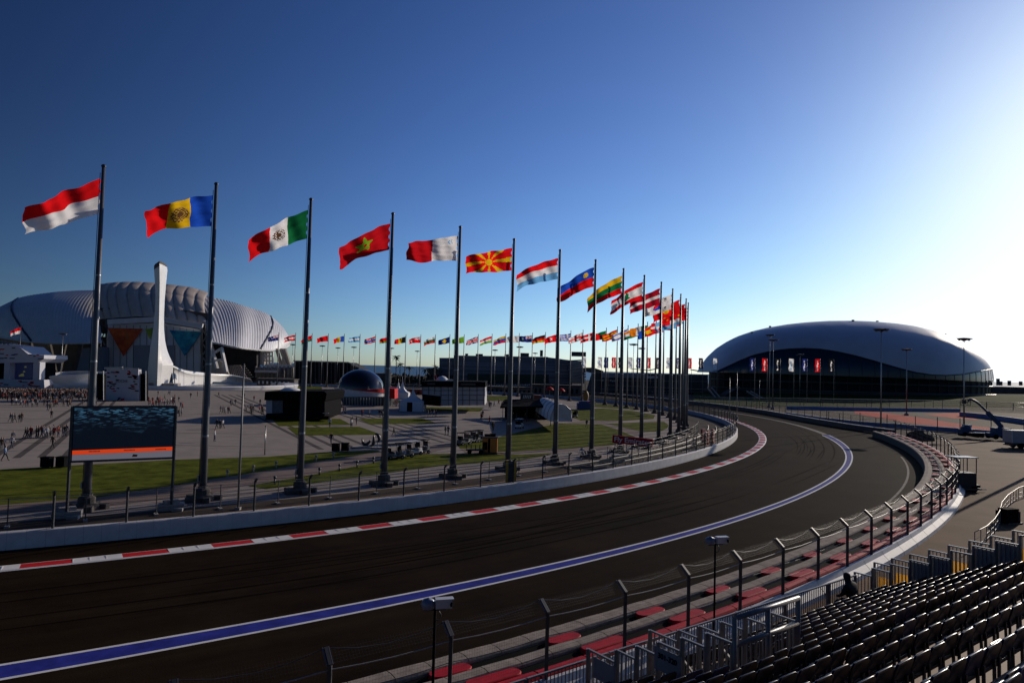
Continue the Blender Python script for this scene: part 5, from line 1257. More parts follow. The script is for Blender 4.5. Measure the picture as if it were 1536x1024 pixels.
# barrel roofed merchandise tent and its sign
d0 = 142.0; po = D(838, 632, d0); po.z = 0
tn = empty('barrel_tent', po, 'white barrel roofed tent with a dark open side beside the lawn', 'tent')
TL = [(813, 594, 165), (820, 598, 160), (832, 604, 152), (843, 611, 146), (857, 618, 141)]; BL = [(825, 637, 135), (840, 636, 135), (850, 635, 135), (857, 633, 136), (858, 632, 138)]
mb = MB(); P = []
p_front = [D(826, 632, 134), D(827, 622, 134), D(831, 613, 134), D(838, 606.5, 134), D(848, 608, 135), (D(856, 615, 136)), D(858, 624, 137), D(858, 632, 137)]
off = D(813, 596, 166) - D(838, 606.5, 134)
for i in range(9): P.append([p + off * (i / 8) for p in p_front])
mb.grid(P, 0, True); mb.build('barrel_roof', TENT, tn, po)
mb = MB(); mb.add(p_front, [tuple(range(len(p_front)))]); mb.build('end_wall', mat('tent_lilac', (.48, .48, .62), .7, var=.1), tn, po, fix=False)
mb = MB()
for i in range(6): mb.tube([p + off * (i / 5) + Vector((-.02, -.05, .06)) for p in p_front], .07, 5)
mb.build('hoop', STEEL, tn, po)
po = D(779, 634, 150); po.z = 0
sh = empty('shade_canopy', po, 'long black shade canopy over a dark crowd left of the barrel tent', 'canopy')
mb = MB(); mb.slab([D(750, 612, 163), D(826, 611, 150), D(824, 600, 165), D(757, 601, 172)], (0, 0, .35)); mb.build('roof', RUBBER, sh, po)
mb = MB()
for (x, y, d) in ((754, 628, 165), (826, 634, 148), (790, 630, 158), (822, 622, 164)): mb.bar(Vector((D(x, y, d).x, d, 0)), Vector((D(x, y, d).x, d, D(x, 606, d).z)), .15)
mb.build('post', DSTEEL, sh, po)
mb = MB(); mb.slab([D(757, 631, 170), D(824, 634, 166), D(824, 606, 166), D(757, 604, 170)], (0, .3, 0)); mb.build('back_curtain', RUBBER, sh, po)
po = D(793, 600, 172); po.z = 0
sb = empty('sign_board', po, 'white framed sign board standing above the dark canopy', 'sign')
mb = MB(); mb.slab([D(781, 600, 172), D(800, 600, 172), D(800, 590, 172), D(781, 589, 172)], (0, .4, 0)); mb.build('board', DCONC, sb, po)
mb = MB()
for a, b_ in (((781, 600), (800, 600)), ((800, 600), (800, 590)), ((800, 590), (781, 589)), ((781, 589), (781, 600))): mb.bar(D(*a, 171.8), D(*b_, 171.8), .2)
mb.bar(D(783, 634, 172), D(783, 600, 172), .15); mb.bar(D(799, 634, 172), D(799, 600, 172), .15); mb.build('frame', GALV, sb, po)
mb = MB()
for i in range(5): mb.slab([D(784 + i * 2.6, 597.5, 171.7), D(785.2 + i * 2.6, 597.5, 171.7), D(786.6 + i * 2.6, 592.5, 171.7), D(785.4 + i * 2.6, 592.5, 171.7)], (0, .05, 0))
mb.build('lettering', WHITE, sb, po)
po = D(806, 598, 174); po.z = 0
o = MB().slab([D(801, 634, 174), D(812, 634, 174), D(812, 593, 174), D(801, 592, 174)], (0, 2, 0)).build('brown_kiosk', mat('brown_red_panel', (.16, .05, .03), .7, var=.3), None, po); tag(o, 'reddish brown kiosk behind the framed sign board', 'kiosk')

# red advertising board on the fence
pA, pB = D(918.5, 664, 93.0), D(979, 671.5, 91.0); pA.z = D(918.5, 663.5, 93).z; zA0, zA1 = D(918.5, 663.8, 93).z, D(918.5, 652, 93).z; zB0, zB1 = D(979.5, 671.5, 91).z, D(979.5, 657.5, 91).z
zlo = (zA0 + zB0) / 2; zhi = (zA1 + zB1) / 2
bo = Vector(((pA.x + pB.x) / 2, (pA.y + pB.y) / 2, 0)); bd = empty('advertising_board', bo, 'dark red advertising board with pale lettering above the service road', 'advertising board')
a_, b_ = Vector((pA.x, pA.y, 0)), Vector((pB.x, pB.y, 0))
ax = Vector((b_.x - a_.x, b_.y - a_.y, ((zB0 + zB1) - (zA0 + zA1)) / 2)); Lb = ax.length; ax.normalize()
nb = Vector((ax.y, -ax.x, 0)).normalized(); upb = ax.cross(nb) * -1
if upb.z < 0: upb = -upb
c0 = Vector((a_.x, a_.y, (zA0 + zA1) / 2)); hb = (zA1 - zA0)
mb = MB(); mb.slab([c0 - upb * hb / 2, c0 + ax * Lb - upb * hb / 2, c0 + ax * Lb + upb * hb / 2, c0 + upb * hb / 2], nb * -.15); mb.build('board', mat('board_red', (.44, .012, .03), .6, spec=.15, var=.1), bd, bo); brd_ = COL.objects[-1]
Mx = Matrix((ax, upb, nb)).transposed().to_4x4(); Mx.translation = c0 + ax * (Lb / 2) + nb * .05 - bo
tt0 = text_mesh('lettering', 'Fly Emirates', hb * .9, Mx, mat('board_pink', (.85, .72, .74), .6), brd_, extrude=.005, bold=.012)
xs_ = [(Vector(v_.co) - Mx.translation).dot(ax) for v_ in tt0.data.vertices]; kx_ = Lb * .90 / (max(xs_) - min(xs_))
for v_ in tt0.data.vertices:
    q_ = Vector(v_.co) - Mx.translation; v_.co = Vector(v_.co) + ax * (q_.dot(ax) * (kx_ - 1))
mb = MB()
for f in (.06, .35, .65, .94):
    q_ = c0 + ax * (Lb * f) - nb * .2; mb.bar(Vector((q_.x, q_.y, 0)), q_ + upb * hb * .45, .1)
mb.build('post', STEEL, bd, bo)
mb = MB(); mb.box((bo.x - 1.4, bo.y + .3, .45), (3.2, 1.0, .5), .5); mb.box((bo.x - 1.4, bo.y + .3, .85), (2.6, .8, .25), .5); mb.build('ballast', CONC, bd, bo)

# stacked dark red plastic barriers at the apex
for i, (px, py) in enumerate(((1054.5, 664), (1062, 666), (1069, 664.5), (1058, 670), (1066, 671))):
    o = G(px, py, 0); mb = MB()
    mb.prism([(-.75, -.28), (.75, -.28), (.75, .28), (-.75, .28)], 0, .35); mb.prism([(-.7, -.18), (.7, -.18), (.7, .18), (-.7, .18)], .35, 1.15); mb.prism([(-.62, -.12), (.62, -.12), (.62, .12), (-.62, .12)], 1.15, 1.35)
    mb.prism([(-.72, -.25), (.72, -.25), (.72, .25), (-.72, .25)], 1.36, 1.7); mb.prism([(-.66, -.16), (.66, -.16), (.66, .16), (-.66, .16)], 1.7, 2.45)
    t_ = mb.build('plastic_barrier', mat('dark_red_plastic', (.22, .008, .012), .5, var=.2), None); t_.location = o; t_.rotation_euler = (0, 0, .9 + i * .12)
    tag(t_, ('leftmost', 'tallest looking middle', 'rightmost', 'front left', 'front right')[i] + ' dark red plastic barrier stack inside the bend by the fence', 'barrier', 'red plastic barriers at the apex')

# three-crescent sculpture
po = G(556, 671.5, 0)
sc = empty('crescent_sculpture', po, 'sculpture of three dark curved blades on thin legs on the plaza', 'sculpture')
d0 = po.y
for pts in ([(543.5, 657), (543.8, 662), (546, 665.5), (550, 666), (554, 662.5), (555, 659.5)], [(560.5, 652), (560.6, 658), (560.5, 664), (558, 667.5), (554.5, 668)], [(562, 651), (566, 651.5), (568.5, 656), (568.5, 660), (566, 663.5)]):
    S = smooth_tab([D(x, y, d0) for x, y in pts], 16); rr_ = [.04 + .2 * math.sin(math.pi * i / 16) ** .8 for i in range(17)]
    mb = MB(); mb.tube(S, rr_, 8); mb.build('blade', mat('sculpture_dark', (.02, .022, .03), .35), sc, po)
for x in (545.8, 558, 566.3):
    mb = MB(); mb.bar(D(x, 671.3, d0), D(x, 664, d0), .12); mb.build('leg', STEEL, sc, po)
mb = MB(); mb.box(po + Vector((0, 0, .08)), (5.2, 1.4, .16)); mb.build('plinth', CONC, sc, po)

# litter bins, bollards, generator
def bin_(px, py, lab, s=1.0):
    o = G(px, py, 0); root = empty('litter_bin', o, lab, 'bin', 'black bins on the plaza')
    mb = MB(); mb.prism([(-.55 * s, -.5 * s), (.55 * s, -.5 * s), (.55 * s, .5 * s), (-.55 * s, .5 * s)], .12, 1.25 * s); mb.build('body', BLACK, root)
    mb = MB(); mb.prism([(-.6 * s, -.55 * s), (.6 * s, -.55 * s), (.6 * s, .5 * s), (-.6 * s, .5 * s)], 1.25 * s, 1.38 * s); mb.bar((-.55 * s, .55 * s, 1.2 * s), (.55 * s, .55 * s, 1.2 * s), .06); mb.build('lid', RUBBER, root)
    mb = MB()
    for x in (-.4, .4): mb.tube([(x * s - .06, .4 * s, .12), (x * s + .06, .4 * s, .12)], .12, 8)
    mb.build('wheel', RUBBER, root)
bin_(70, 701, 'left black bin of the pair beside the video screen', .85); bin_(93, 700.5, 'right black bin of the pair beside the video screen', .85)
bin_(503.5, 677.5, 'left black bin of the pair on the paving near the sculpture', .85); bin_(517.5, 676.5, 'right black bin of the pair on the paving near the sculpture', .85)
bin_(731, 661.5, 'left black bin of the pair beyond the orange generator', .85); bin_(739, 660.5, 'right black bin of the pair beyond the orange generator', .85)
bl = [(341, 716), (380, 708.5), (414, 702), (446.5, 696.5), (474, 692), (500, 687.5), (412, 726), (444, 719), (479, 712.5), (509, 706.5), (535.5, 701), (560, 695)]
for i, (x, y) in enumerate(bl):
    mb = MB(); mb.tube([(0, 0, 0), (0, 0, .55)], .09, 8); mb.lathe([(.09, .55), (.15, .6), (.15, .78), (.01, .84)], 8)
    t_ = mb.build('path_light', CONC if i < 6 else DSTEEL, None); t_.location = G(x, y, 0)
    tag(t_, f'{"pale" if i < 6 else "dark"} low path light, {ORD[i + 1 if i < 6 else i - 5]} from left on the {"upper" if i < 6 else "lower"} edge of the path', 'path light', 'low lights along the path')
po = G(734, 680, 0); gn = empty('generator', po, 'orange box generator standing on the lawn edge', 'generator')
mb = MB(); mb.prism([(-1.0, -.8), (1.1, -.8), (1.1, .8), (-1.0, .8)], .3, 2.25); mb.build('housing', ORANGE, gn)
mb = MB(); mb.prism([(-1.05, -.84), (1.15, -.84), (1.15, .84), (-1.05, .84)], 2.25, 2.32); mb.prism([(-.2, -.81), (.1, -.81), (.1, -.84), (-.2, -.84)], .3, 2.2); mb.prism([(-.9, -.83), (-.3, -.83), (-.3, -.81), (-.9, -.81)], .6, 1.7); mb.build('trim', BLACK, gn)
mb = MB(); mb.bar((-1.2, 0, .2), (2.4, -.4, .12), .12); mb.box((0, 0, .16), (2.3, 1.7, .2)); mb.build('skid', DCONC, gn)
po = G(713, 680, 0); t0 = empty('flat_trailer', po, 'low dark crate trailer beside the orange generator', 'trailer')
mb = MB(); mb.prism([(-1.3, -.7), (1.3, -.7), (1.3, .7), (-1.3, .7)], .45, .62)
for x in (-1.25, -.6, 0, .6, 1.25):
    for y in (-.66, .66): mb.bar((x, y, .6), (x, y, 1.25), .06)
mb.build('crate', mat('brown_crate', (.10, .06, .025), .8, var=.3), t0)
mb = MB()
for x in (-.8, .8):
    for y in (-.7, .7): mb.tube([(x, y - .08, .3), (x, y + .08, .3)], .3, 12)
mb.build('wheel', RUBBER, t0)

# golf carts
def golf_cart(loc, rz, lab, white):
    root = empty('golf_cart', loc, lab, 'golf cart', 'carts on the plaza', rz)
    bm_ = WHITE if white else mat('cart_grey', (.14, .14, .15), .4)
    mb = MB(); mb.prism([(-1.15, -.55), (1.0, -.55), (1.25, -.35), (1.25, .35), (1.0, .55), (-1.15, .55)], .32, .55); mb.prism([(.55, -.5), (1.2, -.32), (1.2, .32), (.55, .5)], .55, .95); mb.prism([(-.95, -.55), (-.2, -.55), (-.2, .55), (-.95, .55)], .55, .8); mb.build('body', bm_, root)
    mb = MB(); mb.box((-.45, 0, .86), (.5, 1.05, .12)); mb.box((-.72, 0, 1.15), (.1, 1.05, .5)); mb.build('seat', BLACK, root)
    for x in (-.75, .85):
        for y in (-.52, .52):
            mb = MB(); mb.tube([(x, y - .1, .24), (x, y + .1, .24)], .24, 12); wl_ = mb.build('wheel', RUBBER, root); mb = MB(); mb.tube([(x, y - .115, .24), (x, y + .115, .24)], .13, 8); mb.build('rim', GALV, wl_)
    mb = MB()
    for x in (-.95, .7):
        for y in (-.5, .5): mb.bar((x, y, .6), (x * .92, y, 1.85), .04)
    mb.build('roof_posts', DSTEEL, root)
    mb = MB(); mb.box((-.1, 0, 1.9), (2.0, 1.2, .06)); mb.build('roof', bm_ if white else BLACK, root)
    mb = MB(); mb.slab([(.72, -.48, 1.0), (.72, .48, 1.0), (.66, .48, 1.7), (.66, -.48, 1.7)], (.02, 0, 0)); mb.build('windscreen', GLASSD, root)
    return root
for i, (x, y, w_, lab) in enumerate(((592, 688, 0, 'front dark golf cart of the row by the fourth flagpole'), (606, 686, 0, 'second cart in the row, dark grey'), (620, 682, 1, 'third cart in the row, with white panels'), (632, 680, 0, 'dark rearmost cart of the row near the fifth flagpole'),
                                     (695, 667, 0, 'grey nosed cart just right of the fifth flagpole'), (706, 664, 0, 'grey cart between its neighbour cart and the black bins'), (717, 662.5, 0, 'dark cart nearest the pair of black bins'), (779, 642, 1, 'white utility cart on the paving near the sixth flagpole'), (863, 626, 0, 'small dark cart on the back lawn'))):
    golf_cart(G(x, y, 0), .5 + .1 * i, lab, w_)
for i, (x, y, m_, lab) in enumerate(((876, 614, mat('blue_cover', (.04, .07, .22), .6, var=.2), 'blue covered stall on the far lawn'), (884, 613.5, RED, 'red box beside the blue covered stall'))):
    o = G(x, y, 0); mb = MB(); mb.prism([(-2.2, -1.5), (2.2, -1.5), (2.2, 1.5), (-2.2, 1.5)] if i == 0 else [(-1, -1), (1, -1), (1, 1), (-1, 1)], 0, 2.0); mb.prism([(-1.6, -1.0), (1.6, -1.0), (1.6, 1.0), (-1.6, 1.0)] if i == 0 else [(-.8, -.8), (.8, -.8), (.8, .8), (-.8, .8)], 2.0, 2.6)
    t_ = mb.build('stall', m_, None); t_.location = o; tag(t_, lab, 'stall')
o = G(878.5, 609, 0); root = empty('inflatable_figure', o, 'tall amber inflatable column on the far lawn', 'inflatable')
mb = MB(); mb.lathe([(.6, 0), (.9, 1.0), (.8, 2), (1.0, 3.4), (.8, 4.5), (.35, 5.2), (.01, 5.4)], 14); mb.build('balloon', mat('amber_cloth', (.20, .11, .02), .6, var=.3), root)
mb = MB(); mb.prism([(-1, -1), (1, -1), (1, 1), (-1, 1)], 0, .3); mb.build('base', BLACK, root)

# distant parked cars and palms in front of the sea
def car(loc, rz, m_, lab):
    mb = MB(); Y = [(-2.1, .35), (-2.15, .75), (-1.5, .85), (-.9, 1.38), (.6, 1.42), (1.2, .92), (2.0, .78), (2.15, .4)]
    n_ = len(Y); mb.add([(x, -.85 if z < .9 else -.68, z) for x, z in Y] + [(x, .85 if z < .9 else .68, z) for x, z in Y], [tuple(range(n_)), tuple(range(2 * n_ - 1, n_ - 1, -1))] + [(i, n_ + i, n_ + (i + 1) % n_, (i + 1) % n_) for i in range(n_)])
    for x in (-1.3, 1.35):
        for y in (-.8, .8): mb.tube([(x, y - .1, .32), (x, y + .1, .32)], .32, 10, mi=1)
    mb.box((-.15, 0, 1.15), (1.4, 1.46, .3), mi=2)
    t_ = mb.build('parked_car', [m_, RUBBER, GLASSD], None); t_.location = loc; t_.rotation_euler = (0, 0, rz); return tag(t_, lab, 'car', 'cars parked in front of the sea')
rg = random.Random(4)
CC = [('white', WHITE), ('silver', GALV), ('black', BLACK), ('blue', mat('car_blue', (.03, .06, .2), .3)), ('red', RED)]
for i in range(36):
    px = 562 + (i % 18) * 5.2 + rg.uniform(-1, 1); row = i // 18; cn, cm = rg.choice(CC)
    car(G(px, 573 - row * 4 + rg.uniform(-.5, .5), 0), rg.uniform(1.2, 1.9), cm, f'tiny {cn} parked car in the {"front" if row == 0 else "back"} row before the sea')
def palm(px, d, h, lab):
    o = D(px, 575, d); o.z = 0; root = empty('palm_tree', o, lab, 'palm tree', 'palms before the sea'); rg = random.Random(px)
    mb = MB(); mb.tube([(0, 0, 0), (.2, 0, h * .5), (.1, .1, h)], [.35, .25, .2], 7); mb.build('trunk', mat('palm_bark', (.06, .045, .03), .9), root)
    mb = MB()
    for k in range(26):
        a = rg.uniform(0, 6.28); el = rg.uniform(-.6, 1.2); L = rg.uniform(2.2, 3.2); P = []
        for i in range(6):
            u = i / 5; r_ = L * u * math.cos(el * (1 - u * .6)); z = h + L * u * math.sin(el) - 1.6 * u * u; w_ = .28 * math.sin(math.pi * min(1, u * .9 + .1))
            c_ = Vector((r_ * math.cos(a), r_ * math.sin(a), z)); s_ = Vector((-math.sin(a), math.cos(a), 0)) * w_; P.append([c_ - s_ + Vector((0, 0, -.15)), c_, c_ + s_ + Vector((0, 0, -.15))])
        mb.grid(P, 0, False)
    mb.build('crown', mat('palm_leaf', (.03, .045, .018), .7), root)
for i, (px, d, h) in enumerate(((593, 400, 17), (599, 405, 13), (613, 410, 11), (637, 415, 10), (652, 410, 12))): palm(px, d, h, f'{ORD[i+1]} palm from the left standing before the sea')
rg = random.Random(9); mb = MB()
for i in range(900):
    px = rg.uniform(556, 690); d = rg.uniform(440, 520); c_ = D(px, 575, d); c_.z = rg.uniform(.3, 4.2) * (1 if rg.random() < .8 else 1.6); s = rg.uniform(.5, 1.3)
    a = Vector((rg.uniform(-1, 1), rg.uniform(-1, 1), rg.uniform(-1, 1))).normalized() * s; b_ = a.cross(Vector((rg.uniform(-1, 1), 1, rg.uniform(-1, 1)))).normalized() * s
    mb.add([c_ - a, c_ + b_, c_ + a, c_ - b_], [(0, 1, 2, 3)])
t_ = mb.build('shrub_belt', mat('shrub_leaf', (.025, .034, .016), .9, var=.4, scale=.3), None, D(620, 575, 480)); tag(t_, 'dark belt of low shrubs along the far shore', 'shrubs', kind='stuff')
# small far sheds and containers filling the middle distance
rg = random.Random(21)
for i, (x0, x1, yb, yt, d, m_, lab) in enumerate(((547, 583, 575, 559, 400, DKB, 'low dark shed behind the dome pavilion'), (640, 660, 572, 552, 470, DKB, 'dark hut left of the long arena'), (728, 800, 590, 579, 330, mat('grey_stand', (.09, .085, .09), .8, var=.4, scale=.4), 'grey tribune below the long arena'), (800, 872, 592, 576, 330, mat('grey_stand2', (.07, .07, .075), .8, var=.4, scale=.4), 'darker tribune right of the grey one'), (385, 440, 580, 567, 360, mat('dark_trucks', (.03, .03, .035), .6, var=.5, scale=.3), 'dark line of vehicles below the right stadium shell'), (600, 634, 594, 583, 290, mat('red_stalls', (.25, .03, .02), .7, var=.5, scale=.25), 'red row of stalls behind the white tents'))):
    o = D((x0 + x1) / 2, yb, d); o.z = 0; root = empty('shed' if i < 2 else ('tribune' if i < 4 else 'stall_row'), o, lab, 'shed' if i < 2 else ('tribune' if i < 4 else 'stalls'))
    zt_ = D(x0, yt, d).z; xa, xb = D(x0, yb, d).x, D(x1, yb, d).x
    mb = MB(); mb.prism([(xa, d), (xb, d), (xb, d + 8), (xa, d + 8)], 0, zt_ * .9); mb.build('wall', m_, root, o)
    mb = MB(); mb.prism([(xa - .4, d - .5), (xb + .4, d - .5), (xb + .4, d + 8.4), (xa - .4, d + 8.4)], zt_ * .9, zt_); mb.build('roof', DCONC, root, o)
    mb = MB(); k = 0; x = xa + .6
    while x < xb - 1 and k < 60:
        mb.slab([(x, d - .06, zt_ * .2), (x + .9, d - .06, zt_ * .2), (x + .9, d - .06, zt_ * .6), (x, d - .06, zt_ * .6)], (0, .05, 0)); x += 2.2; k += 1
    mb.build('bays', BLACK if i != 4 else WHITE, root, o)
for i, (x, y) in enumerate(((824, 582.5), (841, 584.5))):
    p = D(x, 600, 300); p.z = 0; zz = D(x, y, 300).z; root = empty('red_umbrella', p, ('left', 'right')[i] + ' red parasol above the tribune right of the long arena', 'parasol')
    mb = MB(); mb.lathe([(1.9, zz - .5), (1.2, zz + .4), (.01, zz + .9)], 10); mb.build('canopy', RED, root); mb = MB(); mb.tube([(0, 0, 0), (0, 0, zz + .8)], .06, 6); mb.build('pole', STEEL, root)
# ================================================================== RIGHT: LIFT, TRUCK, CARTS
LBLUE = mat('lift_blue', (.03, .075, .17), .55, spec=.2, var=.15)
po = G(1499, 658, .3); lf = empty('boom_lift', po, 'blue boom lift with its arm raised to the left at the right edge', 'boom lift')
d0 = po.y
mb = MB(); mb.prism([(po.x - 2.2, d0 - 1.1), (po.x + 2.2, d0 - 1.1), (po.x + 2.2, d0 + 1.1), (po.x - 2.2, d0 + 1.1)], .9, 1.5); mb.prism([(po.x - 1.4, d0 - 1), (po.x + 1.8, d0 - 1), (po.x + 1.6, d0 + 1), (po.x - 1.2, d0 + 1)], 1.5, 2.6); mb.build('chassis', LBLUE, lf, po)
for x in (-1.5, 1.5):
    for y in (-1.1, 1.1):
        mb = MB(); mb.tube([(po.x + x, d0 + y - .18, .8), (po.x + x, d0 + y + .18, .8)], .5, 14); mb.build('wheel', RUBBER, lf, po)
mb = MB(); mb.bar(D(1496, 650, d0), D(1502.5, 639.5, d0), .7, .8); mb.bar(D(1502.5, 640, d0), D(1481, 618, d0), .55, .7); mb.build('lower_boom', LBLUE, lf, po)
mb = MB(); S = smooth_tab([D(x, y, d0 - .1) for x, y in ((1481, 618), (1470, 607), (1463, 601.5), (1457, 599), (1452, 600.5))], 12); mb.tube(S, .24, 6); mb.build('upper_boom', LBLUE, lf, po)
mb = MB(); a = D(1448.5, 603, d0)
for x in (-.7, .7):
    for y in (-.4, .4): mb.bar(a + Vector((x, y, -.6)), a + Vector((x, y, .6)), .07)
for z in (-.6, 0, .6):
    mb.bar(a + Vector((-.7, -.4, z)), a + Vector((.7, -.4, z)), .07); mb.bar(a + Vector((-.7, .4, z)), a + Vector((.7, .4, z)), .07); mb.bar(a + Vector((-.7, -.4, z)), a + Vector((-.7, .4, z)), .07); mb.bar(a + Vector((.7, -.4, z)), a + Vector((.7, .4, z)), .07)
mb.box(a + Vector((0, 0, -.62)), (1.5, .9, .08)); mb.box(a + Vector((-.3, 0, .1)), (.6, .5, .9)); mb.build('basket', DSTEEL, lf, po)
po = G(1449, 654, .3); cp_ = empty('compressor', po, 'small blue wheeled machine with a white top left of the boom lift', 'machine')
mb = MB(); mb.prism([(-1.3, -.8), (1.3, -.8), (1.3, .8), (-1.3, .8)], .5, 1.5); mb.lathe([(1.0, 1.5), (.95, 1.9), (.6, 2.3), (.01, 2.4)], 12); mb.build('body', LBLUE, cp_)
mb = MB(); mb.box((.6, 0, 2.2), (.9, .7, .5)); mb.box((-.8, -.2, 2.3), (.3, .3, .6)); mb.build('top_unit', WHITE, cp_)
for x in (-.8, .8):
    mb = MB(); mb.tube([(x, -.9, .45), (x, .9, .45)], .45, 12); mb.build('wheel', RUBBER, cp_)
po = G(1533, 672, .3); tk = empty('truck', po, 'pale box truck cut off by the right edge of the picture', 'truck')
mb = MB(); mb.prism([(-2.6, -1.2), (6, -1.2), (6, 1.2), (-2.6, 1.2)], 1.0, 3.2); mb.build('box_body', mat('truck_grey', (.34, .36, .42), .5, var=.08), tk)
mb = MB(); mb.prism([(-2.4, -1.0), (6, -1.0), (6, 1.0), (-2.4, 1.0)], .6, .98); mb.box((-2.5, 0, .55), (.2, 2.2, .2)); mb.build('chassis', DSTEEL, tk)
for x in (-.9, .3):
    for y in (-1, 1):
        mb = MB(); mb.tube([(x, y * .98 - .15, .52), (x, y * .98 + .15, .52)], .52, 14); mb.build('wheel', RUBBER, tk)
mb = MB(); mb.bar((-2.6, -1.22, 3.16), (6, -1.22, 3.16), .1); mb.bar((-2.62, -1.2, 1.0), (-2.62, -1.2, 3.2), .1); mb.build('edge_trim', WHITE, tk)
po = G(1443, 736, .3); ct = empty('tow_cart', po, 'dark service cart with an open square frame behind the end of the fence', 'cart', None, .08)
mb = MB(); mb.prism([(-1.1, -.7), (1.1, -.7), (1.1, .7), (-1.1, .7)], .4, 2.0); mb.build('body', mat('cart_navy', (.014, .018, .026), .6, var=.2), ct)
mb = MB()
for x in (-1.1, 1.1):
    for y in (-.65, .65): mb.bar((x, y, 2.0), (x, y, 3.55), .07)
mb.bar((-.35, -.65, 2), (-.35, -.65, 3.5), .05); mb.build('frame', DSTEEL, ct)
mb = MB(); mb.box((0, 0, 3.6), (2.5, 1.6, .1)); mb.build('roof', STEEL, ct)
mb = MB(); mb.prism([(-1.3, -.9), (1.5, -.9), (1.5, .9), (-1.3, .9)], .25, .42); mb.box((1.25, -.5, .62), (.4, .6, .3)); mb.box((2.0, -.3, .25), (1.0, .1, .1)); mb.build('skid', DSTEEL, ct)
for x in (-.8, .8):
    mb = MB(); mb.tube([(x, -.85, .3), (x, .85, .3)], .3, 12); mb.build('wheel', RUBBER, ct)
po = G(1512, 784, .3); bg_ = empty('covered_box', po, 'black covered box behind the crowd barrier', 'box', None, .3)
mb = MB(); mb.prism([(-.75, -.5), (.75, -.5), (.75, .5), (-.75, .5)], .05, 1.0); mb.prism([(-.68, -.44), (.68, -.44), (.62, .4), (-.62, .4)], 1.0, 1.22); mb.build('cover', RUBBER, bg_)
mb = MB(); mb.bar((.5, -.52, .2), (.5, -.52, 1.1), .08); mb.bar((-.8, -.55, .06), (.9, -.55, .06), .12); mb.build('base', DSTEEL, bg_)
po = G(1478, 655, .3); o = po
mb = MB(); mb.slab([D(1445, 606, po.y + 4), D(1482, 606, po.y + 4), D(1482, 620, po.y + 4), D(1445, 620, po.y + 4)], (0, .05, 0))
# small tarpaulins on the fence end
po = G(1378, 660, .3); tr = empty('tarp_heap', po, 'dark tarpaulin heap against the fence beyond the barrier', 'tarpaulin')
mb = MB(); rg = random.Random(6); P = []
for i in range(13):
    P.append([Vector((-2.2 + i * .4, -1 + j * .35, max(0, (1.9 - .12 * abs(i - 5)) * math.sin(math.pi * j / 6) + rg.uniform(-.2, .2) if 0 < j < 6 else 0))) for j in range(7)])
mb.grid(P, 0, False); mb.build('cover', mat('olive_tarp', (.04, .03, .018), .9, var=.4), tr)
# long low tow bar lorry bed beneath the lift
po = G(1475, 656, .3); lb = empty('lowloader', po, 'low white edged trailer bed between the two blue machines', 'trailer')
mb = MB(); mb.prism([(-2.9, -.9), (2.6, -.9), (2.6, .9), (-2.9, .9)], .75, .98); mb.build('bed', DSTEEL, lb); mb = MB(); mb.bar((-2.9, -.93, 1.0), (2.6, -.93, 1.0), .12); mb.build('edge', WHITE, lb)
for x in (-1.6, -.7, 1.6):
    mb = MB(); mb.tube([(x, -.8, .38), (x, .8, .38)], .38, 12); mb.build('wheel', RUBBER, lb)
# mast just outside the right edge whose shadow lies across the yard
po = G(1400, 785, .3) + Vector((.713, .701, 0)) * 46; root = empty('light_mast', po, 'tall light mast beyond the right edge of the yard', 'light mast', 'light masts around the park')
mb = MB(); mb.tube([(0, 0, 0), (0, 0, 16)], [.3, .2], 8); mb.build('mast', STEEL, root)

